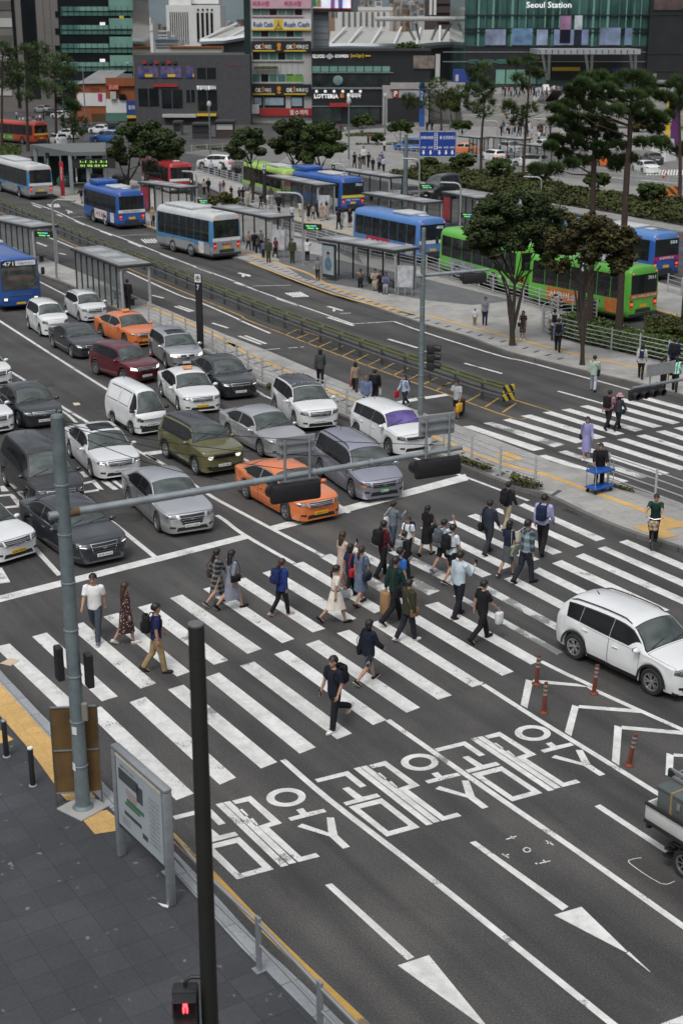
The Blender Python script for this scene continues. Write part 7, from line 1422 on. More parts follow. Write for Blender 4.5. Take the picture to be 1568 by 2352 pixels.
def tree(label,base,trunk,clumps,kind='green',z=0.0,pine=False,r0=.16,n=110,leaf=.16,name=None,group=None,spread=None,limbs=14,stems=None,flat=.75,zoff=None):
 """base: photo point of the foot; trunk: photo points up the stem; clumps: (x, y, r) in photo units"""
 b = P(*base,z)if zoff is None else zoff; t = thing(name or('pine_tree' if pine else 'tree'),label,'tree',b,0,group); k = b.y/(FPX*.985)
 tp =[at(x,y,b.y)-b for x,y in trunk]; bark = M_PBARK if pine else M_BARK; tp =[Vector((p.x,rnd.uniform(-.1,.1),p.z))for p in tp]; tp = smooth_path([Vector((tp[0].x*.15,0,0))]+tp if tp[0].z>.3 else tp,4)
 m = MB(); nn = len(tp); m.tube(tp,[r0*(1.25 if i==0 else 1-.68*i/nn)for i in range(nn)],9)
 for sx in stems or(): m.tube(smooth_path([tp[min(2,nn-1)],*[at(x,y,b.y)-b for x,y in sx]],3),[r0*.6]*3+[r0*.3]*(3*len(sx)-2),7)
 C =[]
 for x, y, r in clumps:
  w_ = r*k; c = at(x,y,b.y)-b; c.y+=rnd.uniform(-1,1)*(spread if spread is not None else w_*2.2); C.append((c,w_))
 for c, w_ in sorted(C,key=lambda q:-q[1])[:limbs]:
  i = min(range(nn),key=lambda j:abs(tp[j].z-(c.z-abs(c.x-tp[j].x)*.45))); s = tp[max(i,2)]; md = s.lerp(c,.55)+Vector((0,0,-.06*(c-s).length)); m.tube([s,md,c],[r0*.30,r0*.17,r0*.05],6)
 m.build('trunk',bark,t,True)
 f = MB()
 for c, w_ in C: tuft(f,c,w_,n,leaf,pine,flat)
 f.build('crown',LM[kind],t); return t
def fill(x0,y0,x1,y1,n,r):
 out =[]
 while len(out)<n:
  u, v = rnd.uniform(-1,1), rnd.uniform(-1,1)
  if u*u+v*v<1 and not(v>.45 and abs(u)<.5): out.append(((x0+x1)/2+u*(x1-x0)/2*.86,(y0+y1)/2+v*(y1-y0)/2*.86,r*rnd.uniform(.7,1.25)))
 return out
def cl_(frame,lst,q=1.0): return[(*frame((x,y)),r*frame.k*q)for x,y,r in lst]
PG = 'tall pines in the planted beds'
big =[(600,340,60),(680,280,70),(780,240,80),(880,230,70),(980,280,80),(1080,230,90),(1180,230,90),(1280,280,80),(1300,350,70),(1450,410,60),(1380,390,60),(900,330,80),(760,340,80),(640,400,70),(560,460,70),(480,500,60),(700,470,80),(820,490,90),(960,510,90),(1080,520,80),(1200,480,80),(1320,560,70),(1380,600,60),(1250,600,70),(1340,680,60),(1180,780,60),(1300,780,60),(1380,780,50),(1020,820,60),(1040,960,80),(1120,930,60),(1000,400,80),(1120,380,80),(1220,360,70),(860,410,70)]
low =[(560,560,60),(460,600,60),(600,640,70),(740,600,80),(860,620,80),(960,740,70),(620,760,70),(500,790,60),(700,820,80),(560,900,70),(840,820,70),(480,760,50),(880,900,60),(700,950,70),(600,960,60),(450,1000,70),(960,980,50),(330,1030,70),(780,720,70),(660,700,70),(420,820,50),(900,660,60)]
tree('tall pine with a reddish trunk and the widest crown, beside the green 7011 bus',J4((1088,790)),J2((1085,1070),(1108,800),(1112,600),(1130,400),(1140,270)),cl_(J2,big,1.0),'pine',KH,True,.19,300,.16,group=PG,limbs=22,flat=.5)
tree('darker tall pine standing just left of the widest pine',J4((868,745)),J2((800,1070),(808,900),(830,740),(860,600)),cl_(J2,low,1.05),'pine',KH,True,.18,300,.16,group=PG,limbs=16,flat=.5)
tree('thin pine in the planted bed right of the blue road sign',J3((948,572)),J3((950,400),(960,150),(975,0))+A3((252,560),(255,450)),cl_(A3,[(250,440,55),(230,520,60),(265,600,65),(190,580,50),(290,660,55),(250,720,60),(130,640,40),(200,470,40),(310,570,40),(180,690,40)]),'pine',.12,True,.17,110,.34,group=PG,flat=.6)
tree('bare-trunked pine with a low tuft and ivy on its stem, left of the escalator',J3((1325,610)),J3((1335,400),(1352,150))+A3((562,560),(572,400)),cl_(A3,[(560,390,45),(470,410,38),(600,470,45),(480,510,42),(625,480,38),(540,570,26),(440,710,55),(500,740,55),(560,700,45),(480,790,45),(690,700,28),(420,680,40)]),'green',.12,True,.19,100,.32,group=PG,flat=.6)
tree('pine trunk wrapped in ivy at the picture edge behind the orange barrier',J5((1535,730)),J2((1545,1000),(1540,700),(1535,420),(1545,260)),cl_(J2,[(1500,260,50),(1540,380,60),(1450,290,50),(1525,480,50),(1460,560,40),(1580,300,60),(1590,430,60),(1440,850,60),(1550,860,50)]),'pine',.12,True,.2,110,.32,group=PG,flat=.6)
tree('spreading pine beside the tall blue banner pillar',A2((1412,850)),A2((1412,780),(1405,690),(1390,600)),cl_(A2,[(1390,550,60),(1330,570,60),(1460,610,60),(1250,660,60),(1300,690,60),(1210,690,40),(1520,590,60),(1450,690,40),(1380,640,60),(1190,640,40)]),'green',.12,True,.2,120,.36,group=PG,flat=.6)
LG = 'tall pines in front of the green glass tower'
tree('first pine of the row at the left picture edge',A1((10,960)),A1((12,800),(14,500),(18,330)),cl_(A1,[(20,300,50),(20,370,60),(60,420,60),(10,480,60),(30,560,50),(-30,420,60),(60,340,40)]),'pine',0,True,.22,200,.30,group=LG,flat=.6)
tree('twin-topped pine in front of the stone tower, by the orange red bus',A1((180,985)),A1((178,800),(172,500),(175,340)),cl_(A1,[(170,320,50),(250,310,50),(200,380,60),(120,430,60),(230,450,60),(150,520,60),(90,540,50),(180,620,50),(250,540,60),(110,490,40)],1.1),'pine',0,True,.24,200,.30,group=LG,flat=.6)
tree('bushy pine with branches down to the bus roof, right end of the row',A1((368,945)),A1((365,800),(360,600),(350,420)),cl_(A1,[(300,380,60),(330,420,50),(400,390,50),(420,470,60),(350,500,60),(470,460,40),(440,560,50),(370,590,60),(490,580,40),(420,660,50),(470,690,50),(300,470,50),(330,560,50)],1.1),'pine',0,True,.24,200,.30,group=LG,flat=.6)
tree('low dark pine below the row beside the subway roof',A1((480,950)),A1((480,900),(470,800)),cl_(A1,[(450,750,60),(510,800,60),(440,820,50),(510,860,40),(480,700,40)]),'pine',0,True,.16,200,.28,group=LG,flat=.6)
SG = 'broad-leaved street trees along the platforms'
tree('large round leafy tree between the subway entrance and the red bus',B1((835,352)),B1((838,250),(850,150)),fill(235,272,424,392,70,15),'dark',KH,False,.16,300,.15,'leafy_tree',SG,stems=(B1((900,200),(930,90)),B1((800,240),(770,150))))
tree('second stem of leafy tree just left of the red bus',B1((945,352)),B1((945,300),(960,200)),fill(330,290,420,390,26,14),'dark',KH,False,.14,300,.15,'leafy_tree',SG,stems=(B1((990,250),(1030,180)),))
tree('leafy tree in front of the lime green bus',B2((182,440)),B2((180,300),(170,190)),fill(524,290,618,372,36,12),'dark',KH,False,.14,300,.15,'leafy_tree',SG,stems=(B2((200,250),(220,160)),B2((150,200),(120,140))))
tree('leafy tree left of a matching neighbour beyond the blue 751 bus',B2((452,222)),B2((445,170),(420,120)),fill(612,260,712,382,46,13),'dark',0,False,.16,300,.16,'leafy_tree',SG,stems=(B2((500,150),(540,90)),B2((420,150),(380,80))))
tree('leafy tree right of its neighbour, above the blue 751 bus',B2((625,246)),B2((618,190),(600,120)),fill(682,272,796,388,46,13),'green',0,False,.16,300,.16,'leafy_tree',SG,stems=(B2((650,170),(680,100)),B2((600,190),(580,130))))
tree('dense dark leafy tree on the platform in front of the green 7013B bus',C3((455,458)),C3((452,300),(465,180),(470,60)),fill(1062,425,1315,632,175,17),'dark',KH,False,.16,260,.095,'leafy_tree',SG,limbs=9,stems=(C3((420,130),(385,10)),C3((520,90),(570,-40)),C3((430,90),(340,-60))))
tree('sparse browning leafy tree by the garden railing in front of the green 7011 bus',C3((912,585)),C3((910,400),(905,200),(900,60)),fill(1232,480,1480,655,140,15),'autumn',KH,False,.12,135,.09,'leafy_tree',SG,limbs=7,stems=(C3((860,90),(790,-40)),C3((960,80),(1030,-60)),C3((930,100),(985,-30))))
tree('small bright shrub behind the glass railing of the subway stairs',B1((1450,500)),B1((1450,470),(1445,430)),fill(474,440,556,482,22,9),'olive',KH,False,.06,80,.16,'young_tree',SG)
tree('yellowing tree beside the white monument tower',A1((930,420)),A1((925,380),(920,300)),fill(305,66,350,128,26,8),'yellow',0,False,.2,110,.5,'leafy_tree',SG)
tree('bright green tree growing on the terrace of the dark shop block',A2((1225,792)),A2((1225,560),(1210,420),(1215,330)),fill(896,92,974,196,44,11),'green',0,False,.2,130,.36,'leafy_tree',SG)
for lb, bx, by, x0, y0, x1, y1, kd in(('loose green tree at the left foot of the station steps',A3((60,830))[0],A3((60,830))[1],*A3((-30,565)),*A3((115,745)),'olive'),('yellowish tree glowing between the two tall pine crowns',*J2((1190,700)),*J2((1120,520)),*J2((1260,720)),'yellow'),('small green tree right of the purple banner post',*J2((1500,900)),*J2((1420,770)),*J2((1580,900)),'green')):
 tree(lb,(bx,by),((bx,by-8),((x0+x1)/2,(y0+y1)/2)),fill(x0,y0,x1,y1,30,9),kd,.12,False,.13,130,.3,'leafy_tree','loose trees around the station forecourt')
RG = 'clipped round pines on the plaza beds'
for(fr_,x0,y0,x1,y1,bx,by,lb)in((A2,822,742,982,835,893,868,'in front of the dark shop block'),(A2,1055,782,1232,880,1145,945,'with a bent trunk left of the blue road sign'),(A2,948,868,1042,925,992,940,'small, on the far traffic island'),(J3,660,390,900,520,775,562,'right below the blue road sign'),(J3,1000,435,1256,560,1135,615,'between the two thin pine trunks'),(J3,405,425,562,490,470,520,'half behind the signal column'),(J3,1385,470,1590,600,1480,665,'beside the curved pipe post in the bed'),(J5,490,390,800,560,650,620,'between the two tall pine trunks'),(J5,1070,520,1410,680,1240,735,'left of the orange barrier'),(A3,55,782,192,850,125,890,'at the foot of the station steps')):
 (a0,c0),(a1,c1) = fr_((x0,y0),(x1,y1)); w_ = a1-a0; tree('clipped round pine '+lb,fr_((bx,by)),fr_((bx,by-.12*(by-y0)),(bx,(y0+y1)/2)),fill(a0,c0,a1,c1,30,w_*.13),'green',.12,False,.10,120,.17,'round_pine',RG,stems=(fr_((bx-(x1-x0)*.1,by-.2*(by-y0)),(bx-(x1-x0)*.24,y1-10)),fr_((bx+(x1-x0)*.1,by-.2*(by-y0)),(bx+(x1-x0)*.24,y1-10))),flat=.6)
def ground_cover(name,polys,n,leaf,h,kind,z=0.0,soil=True):
 f = MB(); s = MB(); T =[]
 for p in polys:
  w_ =[P(x,y,z)for x,y in p]; s.poly([tuple(q+Vector((0,0,.03)))for q in w_]); T+=[(w_[0],w_[i],w_[i+1])for i in range(1,len(w_)-1)]
 ar =[((b-a).cross(c-a)).length for a,b,c in T]
 for a, b, c in rnd.choices(T,ar,k=n):
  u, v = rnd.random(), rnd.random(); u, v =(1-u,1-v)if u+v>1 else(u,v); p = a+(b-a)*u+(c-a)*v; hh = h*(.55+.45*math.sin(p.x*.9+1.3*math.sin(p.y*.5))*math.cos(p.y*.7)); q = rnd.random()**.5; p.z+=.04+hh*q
  d = Vector((rnd.gauss(0,1),rnd.gauss(0,1),rnd.gauss(0,.6))).normalized(); e = d.cross(Vector((rnd.gauss(0,.4),rnd.gauss(0,.4),1))).normalized(); s_ = leaf*rnd.uniform(.6,1.3); f.add((p-d*s_,p-e*s_*.6,p+d*s_,p+e*s_*.6),[(0,1,2,3)],min(2,int(q*2+rnd.random()*1.2)))  # leaf tone follows height, painting lit tops over shaded bottoms
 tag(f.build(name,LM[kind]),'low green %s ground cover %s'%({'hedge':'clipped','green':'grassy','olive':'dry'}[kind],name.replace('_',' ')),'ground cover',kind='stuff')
 if soil: struct('planting_ground',up_faces(s),M_SOIL)
ground_cover('hedge',[J3((112,575),(400,515),(700,500),(900,560),(500,655)),J3((500,655),(900,560),(1300,600),(1500,640),(1180,765),(900,715)),[(1163,449),(1230,415),(1383,446),(1396,487),(1313,474)],[(1383,446),(1468,462),(1600,470),(1600,524),(1464,500),(1396,487)]],17000,.22,.75,'hedge',.12)
ground_cover('hedge',[C3((690,340),(740,285),(850,275),(1000,305),(1090,320),(1600,460),(1600,590),(1420,560),(1150,500),(893,445),(700,392))],9000,.10,.5,'green',KH)
ground_cover('hedge',[C3((1310,335),(1600,380),(1600,470),(1330,405))],3500,.10,.95,'hedge',KH)
ground_cover('shrubs',[B1((115,215),(350,230),(380,330),(330,345),(120,250))],3500,.18,1.5,'green',0)
ground_cover('grass',[A1((0,935),(140,955),(140,1000),(0,1035)),A1((1285,955),(1560,975),(1560,1000),(1280,965)),A2((780,880),(1050,870),(1050,890),(790,895)),A2((850,942),(1130,935),(1120,950),(850,950))],5000,.16,.22,'green',.02)
ground_cover('weeds',[D3((100,310),(240,360),(300,385),(330,372),(120,290)),D3((430,455),(520,480),(650,495),(640,480),(450,420)),D3((1090,455),(1240,500),(1250,515),(1100,470)),C2((265,735),(330,750),(330,738),(290,720))],1500,.06,.28,'olive',KH,False)
# ================================================================== buildings and far things
class Bld:
 """a building whose front stands upright at distance Y; parts are given in photo units of frame F"""
 def __init__(s,name,label,cat,F,Y,rect,m,depth=14,group=None,z0=0.0):
  s.F, s.Y = F, Y;(x0,y0),(x1,y1) = F(rect[:2],rect[2:]); a, b = at(x0,(y0+y1)/2,Y), at(x1,(y0+y1)/2,Y); s.z1 = at((x0+x1)/2,y0,Y).z
  s.o = Vector(((a.x+b.x)/2,Y,z0)); s.t = thing(name,label,cat,s.o,0,group); s.w = b.x-a.x; MB().box((0,depth/2,(s.z1-z0)/2),(s.w,depth,s.z1-z0)).build('wall',m,s.t)
 def r(s,x0,y0,x1,y1,pr=0.0):
  Y = s.Y-max(pr,0);(a,b),(c,d) = s.F((x0,y0),(x1,y1)); p, q = at(a,(b+d)/2,Y), at(c,(b+d)/2,Y); return p.x-s.o.x, q.x-s.o.x, at((a+c)/2,d,Y).z-s.o.z, at((a+c)/2,b,Y).z-s.o.z
 def part(s,name,rect,m,proud=.15,thick=.3,par=None):
  x0, x1, z0, z1 = s.r(*rect,proud); return MB().box(((x0+x1)/2,thick/2-proud,(z0+z1)/2),(x1-x0,thick,z1-z0)).build(name,m,par or s.t)
 def txt(s,t,rect,m,proud=.25,par=None,bold=.02,nm='lettering'):
  x0, x1, z0, z1 = s.r(*rect,proud); return text(nm,t,x1-x0,z1-z0,m,par or s.t,facing(((x0+x1)/2,-proud,(z0+z1)/2),(0,-1,0)),bold=bold)
 def wins(s,rect,nx,ny,m,gx=.12,gy=.12,proud=.12,bar=None):
  x0, y0, x1, y1 = rect; dx, dy =(x1-x0)/nx,(y1-y0)/ny
  for j in range(ny):
   for i in range(nx): o = s.part('window',(x0+dx*(i+gx),y0+dy*(j+gy),x0+dx*(i+1-gx),y0+dy*(j+1-gy)),m,proud)
def gm(n,c,v=.35,sc_=.25,r=.08): return mat(n,c,r,0,v,sc_,spec=.6)
STONE, STONED = mat('tower_stone',(.16,.15,.14),.8,0,.12,.3), mat('tower_stone_dark',(.09,.085,.08),.8,0,.1,.3); DKGL, TEAL, TEALL = gm('dark_facade_glass',(.010,.013,.015)), gm('teal_facade_glass',(.075,.165,.14)), gm('pale_teal_glass',(.16,.31,.26),.2)
BRICKD, ORB = mat('dark_grey_brick',(.065,.066,.070),.9,0,.18,1.5,.1), mat('orange_brick',(.27,.085,.035),.9,0,.18,1.2); PALE, WALLW = mat('pale_render',(.42,.42,.41),.8,0,.1,.3), mat('white_render',(.62,.62,.60),.8,0,.08,.3); DKW = mat('black_cladding',(.016,.018,.020),.4,0,.25,.4); YS, RS, BS = mat('sign_yellow',(.66,.44,.03),.5,0,.05), mat('sign_red',(.33,.025,.025),.5,0,.15,1), mat('sign_deep_blue',(.02,.05,.25),.5,0,.1)
LEDW = mat('lit_sign_white',(.8,.8,.8),.5,0,0,emit=(1,1,1),estr=.35); OR_ = mat('sign_orange',(.62,.22,.02),.5,0,.05); PK = mat('sign_pink',(.55,.35,.40),.5,0,.12,.6); MG = mat('sign_magenta',(.45,.03,.16),.5)
b = Bld('stone_tower','grey stone office tower with dark vertical glazing strips','office tower',A1,290,(-160,-60,400,800),STONE,30)
for r in((92,-60,112,700),(152,-60,245,640)): b.part('glazing_strip',r,DKGL)
for k in range(6): b.part('window_band',(-100,4+k*112,78,62+k*112),PALE if k%2 else STONED); b.part('window',(360,70+k*112,400,108+k*112),DKGL)
for x in(294,340): b.part('panel_joint',(x,-60,x+3,640),STONED,.05)
b = Bld('glass_tower','green glass office building with pale teal floor bands','office building',A1,270,(396,-60,866,820),DKGL,26)
for k in range(6):
 y = 40+k*121; b.part('spandrel_band',(398,y,866,y+60),TEAL); b.part('corner_panel',(710+k*3,y-45,866,y+24),TEALL,.22); b.part('column_panel',(510,y,705,y+28),TEALL,.2); b.part('mullion',(400,y+29,866,y+32),DKGL,.26)
 for i in range(12): b.part('mullion',(402+i*39,y,404+i*39,y+60),DKGL,.25)
for y in(150,390): b.part('lit_window',(652,y-8,686,y+12),LEDW)
b.part('lit_window',(780,100,808,118),YS)
b = Bld('brick_shop','orange brick shop house with grey sloping roof and pink signs','shop building',A1,258,(500,545,888,800),ORB,12)
x0, x1, z0, z1 = b.r(500,485,888,545); m = MB(); m.add([(x0,-.4,z0),(x0+(x1-x0)*.5,-.4,z0+.1),(x0+(x1-x0)*.78,5,z1+.6),(x0+(x1-x0)*.30,5,z1+.6)],[(0,1,2,3)]); m.add([(x0+(x1-x0)*.5,-.4,z0),(x1,-.4,z0),(x1,-.4,z1-.5),(x1-2,-.4,z1+.3),(x0+(x1-x0)*.78,-.4,z1+.3)],[(0,1,2,3,4)]); m.build('roof',[mat('slate_roof',(.2,.2,.2),.8,0,.15,.6)],b.t)
b.part('gable',(690,505,888,560),ORB,.45); b.part('white_front',(505,605,692,690),WALLW); b.part('white_front',(692,645,825,740),WALLW); g_ = b.part('sign',(708,550,776,585),MG,.6); b.txt('금노래방',(712,554,772,582),YS,.7,g_); g_ = b.part('sign',(640,608,666,655),MG,.3); b.part('air_conditioner',(720,595,758,645),PALE,.7); b.part('window',(778,612,820,650),DKGL,.5); g_ = b.part('sign',(826,655,892,755),BS,.6); b.txt('포차',(838,685,882,715),M_TXTW,.7,g_); b.part('awning',(690,735,830,790),TEAL,.9); b.part('awning',(830,752,895,770),YS,.9); b.part('shop_window',(600,740,690,800),gm('warm_shop',(.10,.06,.03)),.2); b.txt('노래연습장',(585,570,650,590),M_TXTK,.3)
b = Bld('grey_block','dark grey brick commercial block with a row of picture screens','commercial building',A1,250,(882,355,1635,880),BRICKD,22)
for x0, x1 in((902,1033),(1050,1187),(1214,1268)):
 p = b.part('screen_panel',(x0,430,x1,505),mat('screen_violet',(.10,.08,.17),.4,0,.8,1.2))
 b.part('caption_strip',(x0,482,x0+40,500),BS,.2,.3,p); b.part('caption_strip',(x0+45,482,min(x0+95,x1),500),YS,.2,.3,p)
for r in((1287,440,1410,512),(905,575,1037,692),(1057,582,1192,705),(1218,585,1272,665),(1292,580,1417,722)): b.part('window',r,DKGL,.06); b.part('window_bar',((r[0]+r[2])/2-3,r[1],(r[0]+r[2])/2+3,r[3]),BRICKD,.12)
b.txt('쥬얼리앙클리닉',(1284,556,1408,584),LEDW,.3); b.txt('· · · ·   ····',(1480,410,1568,424),RS,.3); b.part('red_sign',(1000,545,1160,565),RS,.3)
for k in range(6): b.part('roof_unit',(930+k*40,396,955+k*40,414),M_DKGREY if k%2 else RS,.3)
b.part('canopy',(1060,745,1280,765),PALE,1.5,2); b.part('canopy',(1285,742,1412,756),YS,1.2,2)
b = Bld('sign_tower','tall pale building stacked with advertising signs and teal windows','commercial building',A2,255,(165,-60,565,800),PALE,20)
b.part('side_glass',(128,-60,168,800),gm('side_glass',(.02,.035,.033)),.3,14)
def sgn(y0,y1,m,nm='sign'): return b.part(nm,(172,y0,562,y1),m,.5)
p = sgn(-10,52,PK);[b.txt('비즈사랑',(x,2,x+110,36),MG,.6,p)for x in(180,388)]
p = sgn(120,195,WALLW); b.part('sign_stripe',(172,184,562,196),YS,.55,.3,p); b.part('sign_square',(318,122,378,190),YS,.55,.3,p)
for x in(185,386): b.txt('Rush Cash',(x,140,x+165-(x==185)*38,172),BS,.6,p)
b.txt('人',(332,134,366,180),BS,.6,p)
for y in(265,548):
 p = sgn(y,y+72,DKW)
 for x in(196,400): b.txt('OK',(x,y+24,x+42,y+52),M_TXTW,.6,p,.04); b.txt('!',(x+46,y+14,x+58,y+52),OR_,.6,p,.05); b.txt('저축은행',(x+62,y+24,x+62+(80 if x==400 else 44),y+52),M_TXTW,.6,p); b.part('sign_stripe',(x-14,y+60,x+130,y+68),YS,.6,.3,p)
 b.txt('!',(338,y+12,366,y+62),OR_,.6,p,.06)
for y0, y1 in((58,108),(200,250),(342,400),(482,545)):
 for k in range(6): b.part('window',(180+k*55,y0,228+k*55,y1-12),TEAL if(k+y0)%3 else DKGL,.1)
 b.part('sill_band',(176,y1-12,510,y1-2),PALE if y0!=58 else PK,.25)
b.part('window_poster',(402,490,508,540),mat('poster_green',(.14,.30,.05),.5,0,.3,.6),.2); b.part('planter',(190,430,345,450),mat('planter_green',(.07,.08,.03),.9,0,.4,1),.7)
for k in range(9): b.part('panel_joint',(172+k*38,400,174+k*38,478),STONE,.03)
for r in((185,625,250,700),(255,625,395,700),(430,625,515,705)): w_ = b.part('shop_window',r,DKGL,.1); b.part('window_poster',(r[0]+5,r[1]+10,r[2]-12,r[3]-15),mat('poster_sky',(.25,.33,.38),.5,0,.3,1),.2,.3,w_)
p = b.part('red_shopfront',(215,705,567,755),RS,.6); b.txt('맘 O 터치',(425,715,540,748),M_TXTW,.7,p); b.part('banner',(170,680,222,740),WALLW,1.2)
b = Bld('panel_tower','pale grey panel-clad tower with a big picture screen on top','tower',A2,272,(560,20,676,400),mat('grey_panels',(.24,.26,.29),.6,0,.06,.3),12)
for k in range(7): b.part('panel_joint',(560,80+k*44,676,82+k*44),STONED,.04)
b.part('screen_frame',(550,-60,868,75),mat('frame_grey',(.10,.11,.13),.6),1.2,1.4); p = b.part('screen',(558,-60,825,58),mat('screen_frame_red',(.6,.08,.06),.5),1.5,.4); p2 = b.part('screen_picture',(562,-60,820,50),mat('screen_picture',(.75,.78,.85),.4,0,.5,.35,emit=(.8,.85,1),estr=.35),1.6,.3,p)
for x, c in((572,(.1,.4,.25)),(600,(.4,.3,.1)),(690,(.3,.1,.35)),(740,(.15,.12,.4))): b.part('picture_shape',(x,-20,x+26,40 if x<650 else 50),mat('picture_%d'%x,c,.5,0,.4,.5),1.75,.2,p2)
b = Bld('glass_shop_block','long black glass shop block with white restaurant lettering','commercial building',A2,252,(566,320,1340,790),DKW,25)
b.part('roof_edge',(560,312,1345,330),M_DKGREY,.6)
for k in range(9): b.part('window',(570+k*57,430,620+k*57,466),TEALL,.1)
b.part('glass_band',(570,478,1080,560),gm('dusky_glass',(.025,.03,.03),.6,.5),.1);[b.part('fascia_line',(566,y,1100,y+4),M_GALV,.3)for y in(470,568,575,690)]
b.txt('GLUCKS',(570,353,650,376),LEDW,.4); b.txt('SCHWEIN',(718,353,804,374),LEDW,.4); m = MB(); x0, x1, z0, z1 = b.r(652,345,714,386); m.add([(x0,-.4,(z0+z1)/2),((x0+x1)/2,-.4,z0),(x1,-.4,(z0+z1)/2),((x0+x1)/2,-.4,z1)],[(0,1,2,3)]); m.build('diamond_emblem',PALE,b.t); b.txt('[eat2go]',(820,348,904,376),YS,.4); b.part('yellow_dash',(914,358,950,366),YS,.4)
b.txt('LOTTERIA',(582,612,740,640),LEDW,.4,None,.04); b.txt('롯데리아',(794,606,888,638),LEDW,.4,None,.03); b.part('round_badge',(752,610,778,636),OR_,.4); m = MB(); x0, x1, z0, z1 = b.r(705,490,770,555); m.ell(((x0+x1)/2,-.2,(z0+z1)/2),((x1-x0)/2,.1,(z1-z0)/2),12,8); m.build('round_sticker',mat('sticker_teal',(.14,.22,.22),.5,0,.4,1),b.t)
b.part('red_awning',(684,672,802,696),RS,1.2,1.4);[b.part('entrance',(x,700,x+60,790),gm('entrance_glass',(.03,.04,.04),.5,.5),.15)for x in(580,640,700,820,880,950)]; b.part('poster',(1230,360,1368,445),mat('menu_poster',(.16,.13,.11),.5,0,.8,.8),.3); b.part('tall_poster',(1374,350,1403,525),PALE,.4)
for k in range(6): m = MB(); x0, x1, z0, z1 = b.r(598+k*57,584,606+k*57,594); m.ell((x0,-.8,z0),(.25,.25,.25),8,6); m.build('spotlight',LEDW,b.t)
b = Bld('terrace_wall','concrete terrace wall with a red parking sign above the garage mouth','wall',A2,249,(1030,560,1330,640),M_CONC,3); p = b.part('parking_sign',(1095,585,1134,635),RS,.3); b.txt('P',(1104,592,1126,628),M_TXTW,.4,p,.03); p = b.part('station_sign',(1136,588,1268,635),mat('sign_grey',(.35,.35,.36),.5),.3); b.txt('서울역',(1165,598,1232,625),BS,.4,p); b.part('garage_mouth',(1060,640,1300,790),M_BLACK,.2); b.part('parapet',(1080,538,1568,580),M_CONC,.4,1)
# station
b = Bld('station_building','teal glass station hall lettered Seoul Station above a white entrance canopy','railway station',A3,292,(140,-60,1345,520),gm('station_glass',(.055,.125,.115),.7,.12),40,None,4.5)
for k in range(18): b.part('mullion',(148+k*67,-60,150+k*67,300),DKW,.4)
for k in range(22): b.part('pale_fin',(150+k*54+(k*53)%30,-60,156+k*54+(k*53)%30+(k*7)%12,300),TEALL if k%2 else TEAL,.3)
for y in(92,180,205,298): b.part('transom',(140,y,1345,y+6),DKW,.45)
b.part('dark_storey',(140,306,1345,520),DKW,.35);[b.part('fascia_line',(0,y,1600,y+4),M_STEEL,.5)for y in(335,398)];[b.part('window',(345+k*68,452,405+k*68,545),TEALL,.6)for k in range(5)];[b.part('window',(170+k*90,385,240+k*90,412),TEAL,.5)for k in range(5)]
b.txt('Seoul Station',(545,8,840,48),LEDW,.8,None,.015)
for x0, x1, y0, c in((278,410,188,(.20,.24,.34)),(450,584,182,(.12,.22,.34)),(612,684,190,(.22,.26,.36)),(725,950,190,(.17,.21,.33)),(1025,1160,178,(.15,.19,.28)),(1190,1235,180,(.14,.2,.3)),(765,835,100,(.24,.13,.22)),(858,908,98,(.38,.42,.44))): b.part('hall_screen',(x0,y0,x1,292 if x0!=765 else 280),mat('hall_screen_%d'%x0,c,.4,0,.7,.45,emit=c,estr=.06),.6)
b.part('side_block',(1345,-60,1700,520),DKW,2,20); p = b.part('banner_screen',(1380,-60,1600,62),mat('banner_dark',(.08,.05,.05),.5,0,.9,.4),2.3,.4);[b.part('facade_line',(1345,y,1700,y+3),M_DKGREY,2.2)for y in(90,345,460)]
c = b.part('entrance_canopy',(620,318,1292,352),mat('canopy_white',(.34,.36,.37),.5,.2,.1,.4),14,12)
for k in range(16): b.part('canopy_rib',(630+k*41,322,634+k*41,346),M_DKGREY,14.2,.3,c)
for x0, x1 in((650,684),(695,692),(932,958),(975,968),(1224,1246),(1258,1255)):
 p, q = b.r(x0,350,x0+1,352,13), b.r(x1,470,x1+1,480,9); MB().tube([(p[0],-13,p[3]),(q[0],-9,q[2]-1)],.28,8).build('canopy_column',mat('canopy_white',(1,1,1)),b.t,True)
p = b.part('yellow_sign',(714,436,896,460),YS,6); p = b.part('blue_sign',(1100,440,1224,462),BS,6); b.txt('출입구',(1165,444,1205,457),M_TXTW,6.2,p)
p = b.part('kiosk',(72,452,180,535),BS,3,3); b.part('kiosk_poster',(82,485,102,528),PALE,3.2,.3,p)
def rib_roof(label,F,Y,pts,n):
 q =[at(*F(p),Y)for p in pts]; o = q[0]; t = thing('platform_roof',label,'roof',o); bk =[p+Vector((0,60,3))for p in q]; M_ = mat('roof_membrane',(.36,.355,.33),.7,0,.08,.1)
 MB().grid([[p-o for p in q],[p-o for p in bk]]).build('roof_skin',M_,t,'all')
 for k in range(n): a = q[0].lerp(q[-1],k/n); i = min(len(q)-1,int(k*len(q)/n)); MB().tube([q[i]-o+Vector((0,-.2,.2)),bk[i]-o+Vector((4,0,.9))],.32,6).build('roof_rib',WALLW,t,True)
 MB().tube([p-o for p in q],.7,6).build('roof_edge',M_GALV,t,True); m = MB(); d =[p-o-Vector((0,0,9))for p in q]; m.grid([[p-o+Vector((0,1,0))for p in q],[p+Vector((0,1,0))for p in d]]); m.build('end_wall',M_DKGREY,t); return t
rib_roof('wide ribbed white platform roof between the sign tower and the station',A2,330,[(676,300),(800,297),(950,300),(1100,300),(1250,305),(1400,290),(1568,285)],7)
t = rib_roof('second white platform roof half hidden by the sign tower',A2,335,[(-160,268),(0,262),(130,240)],3)
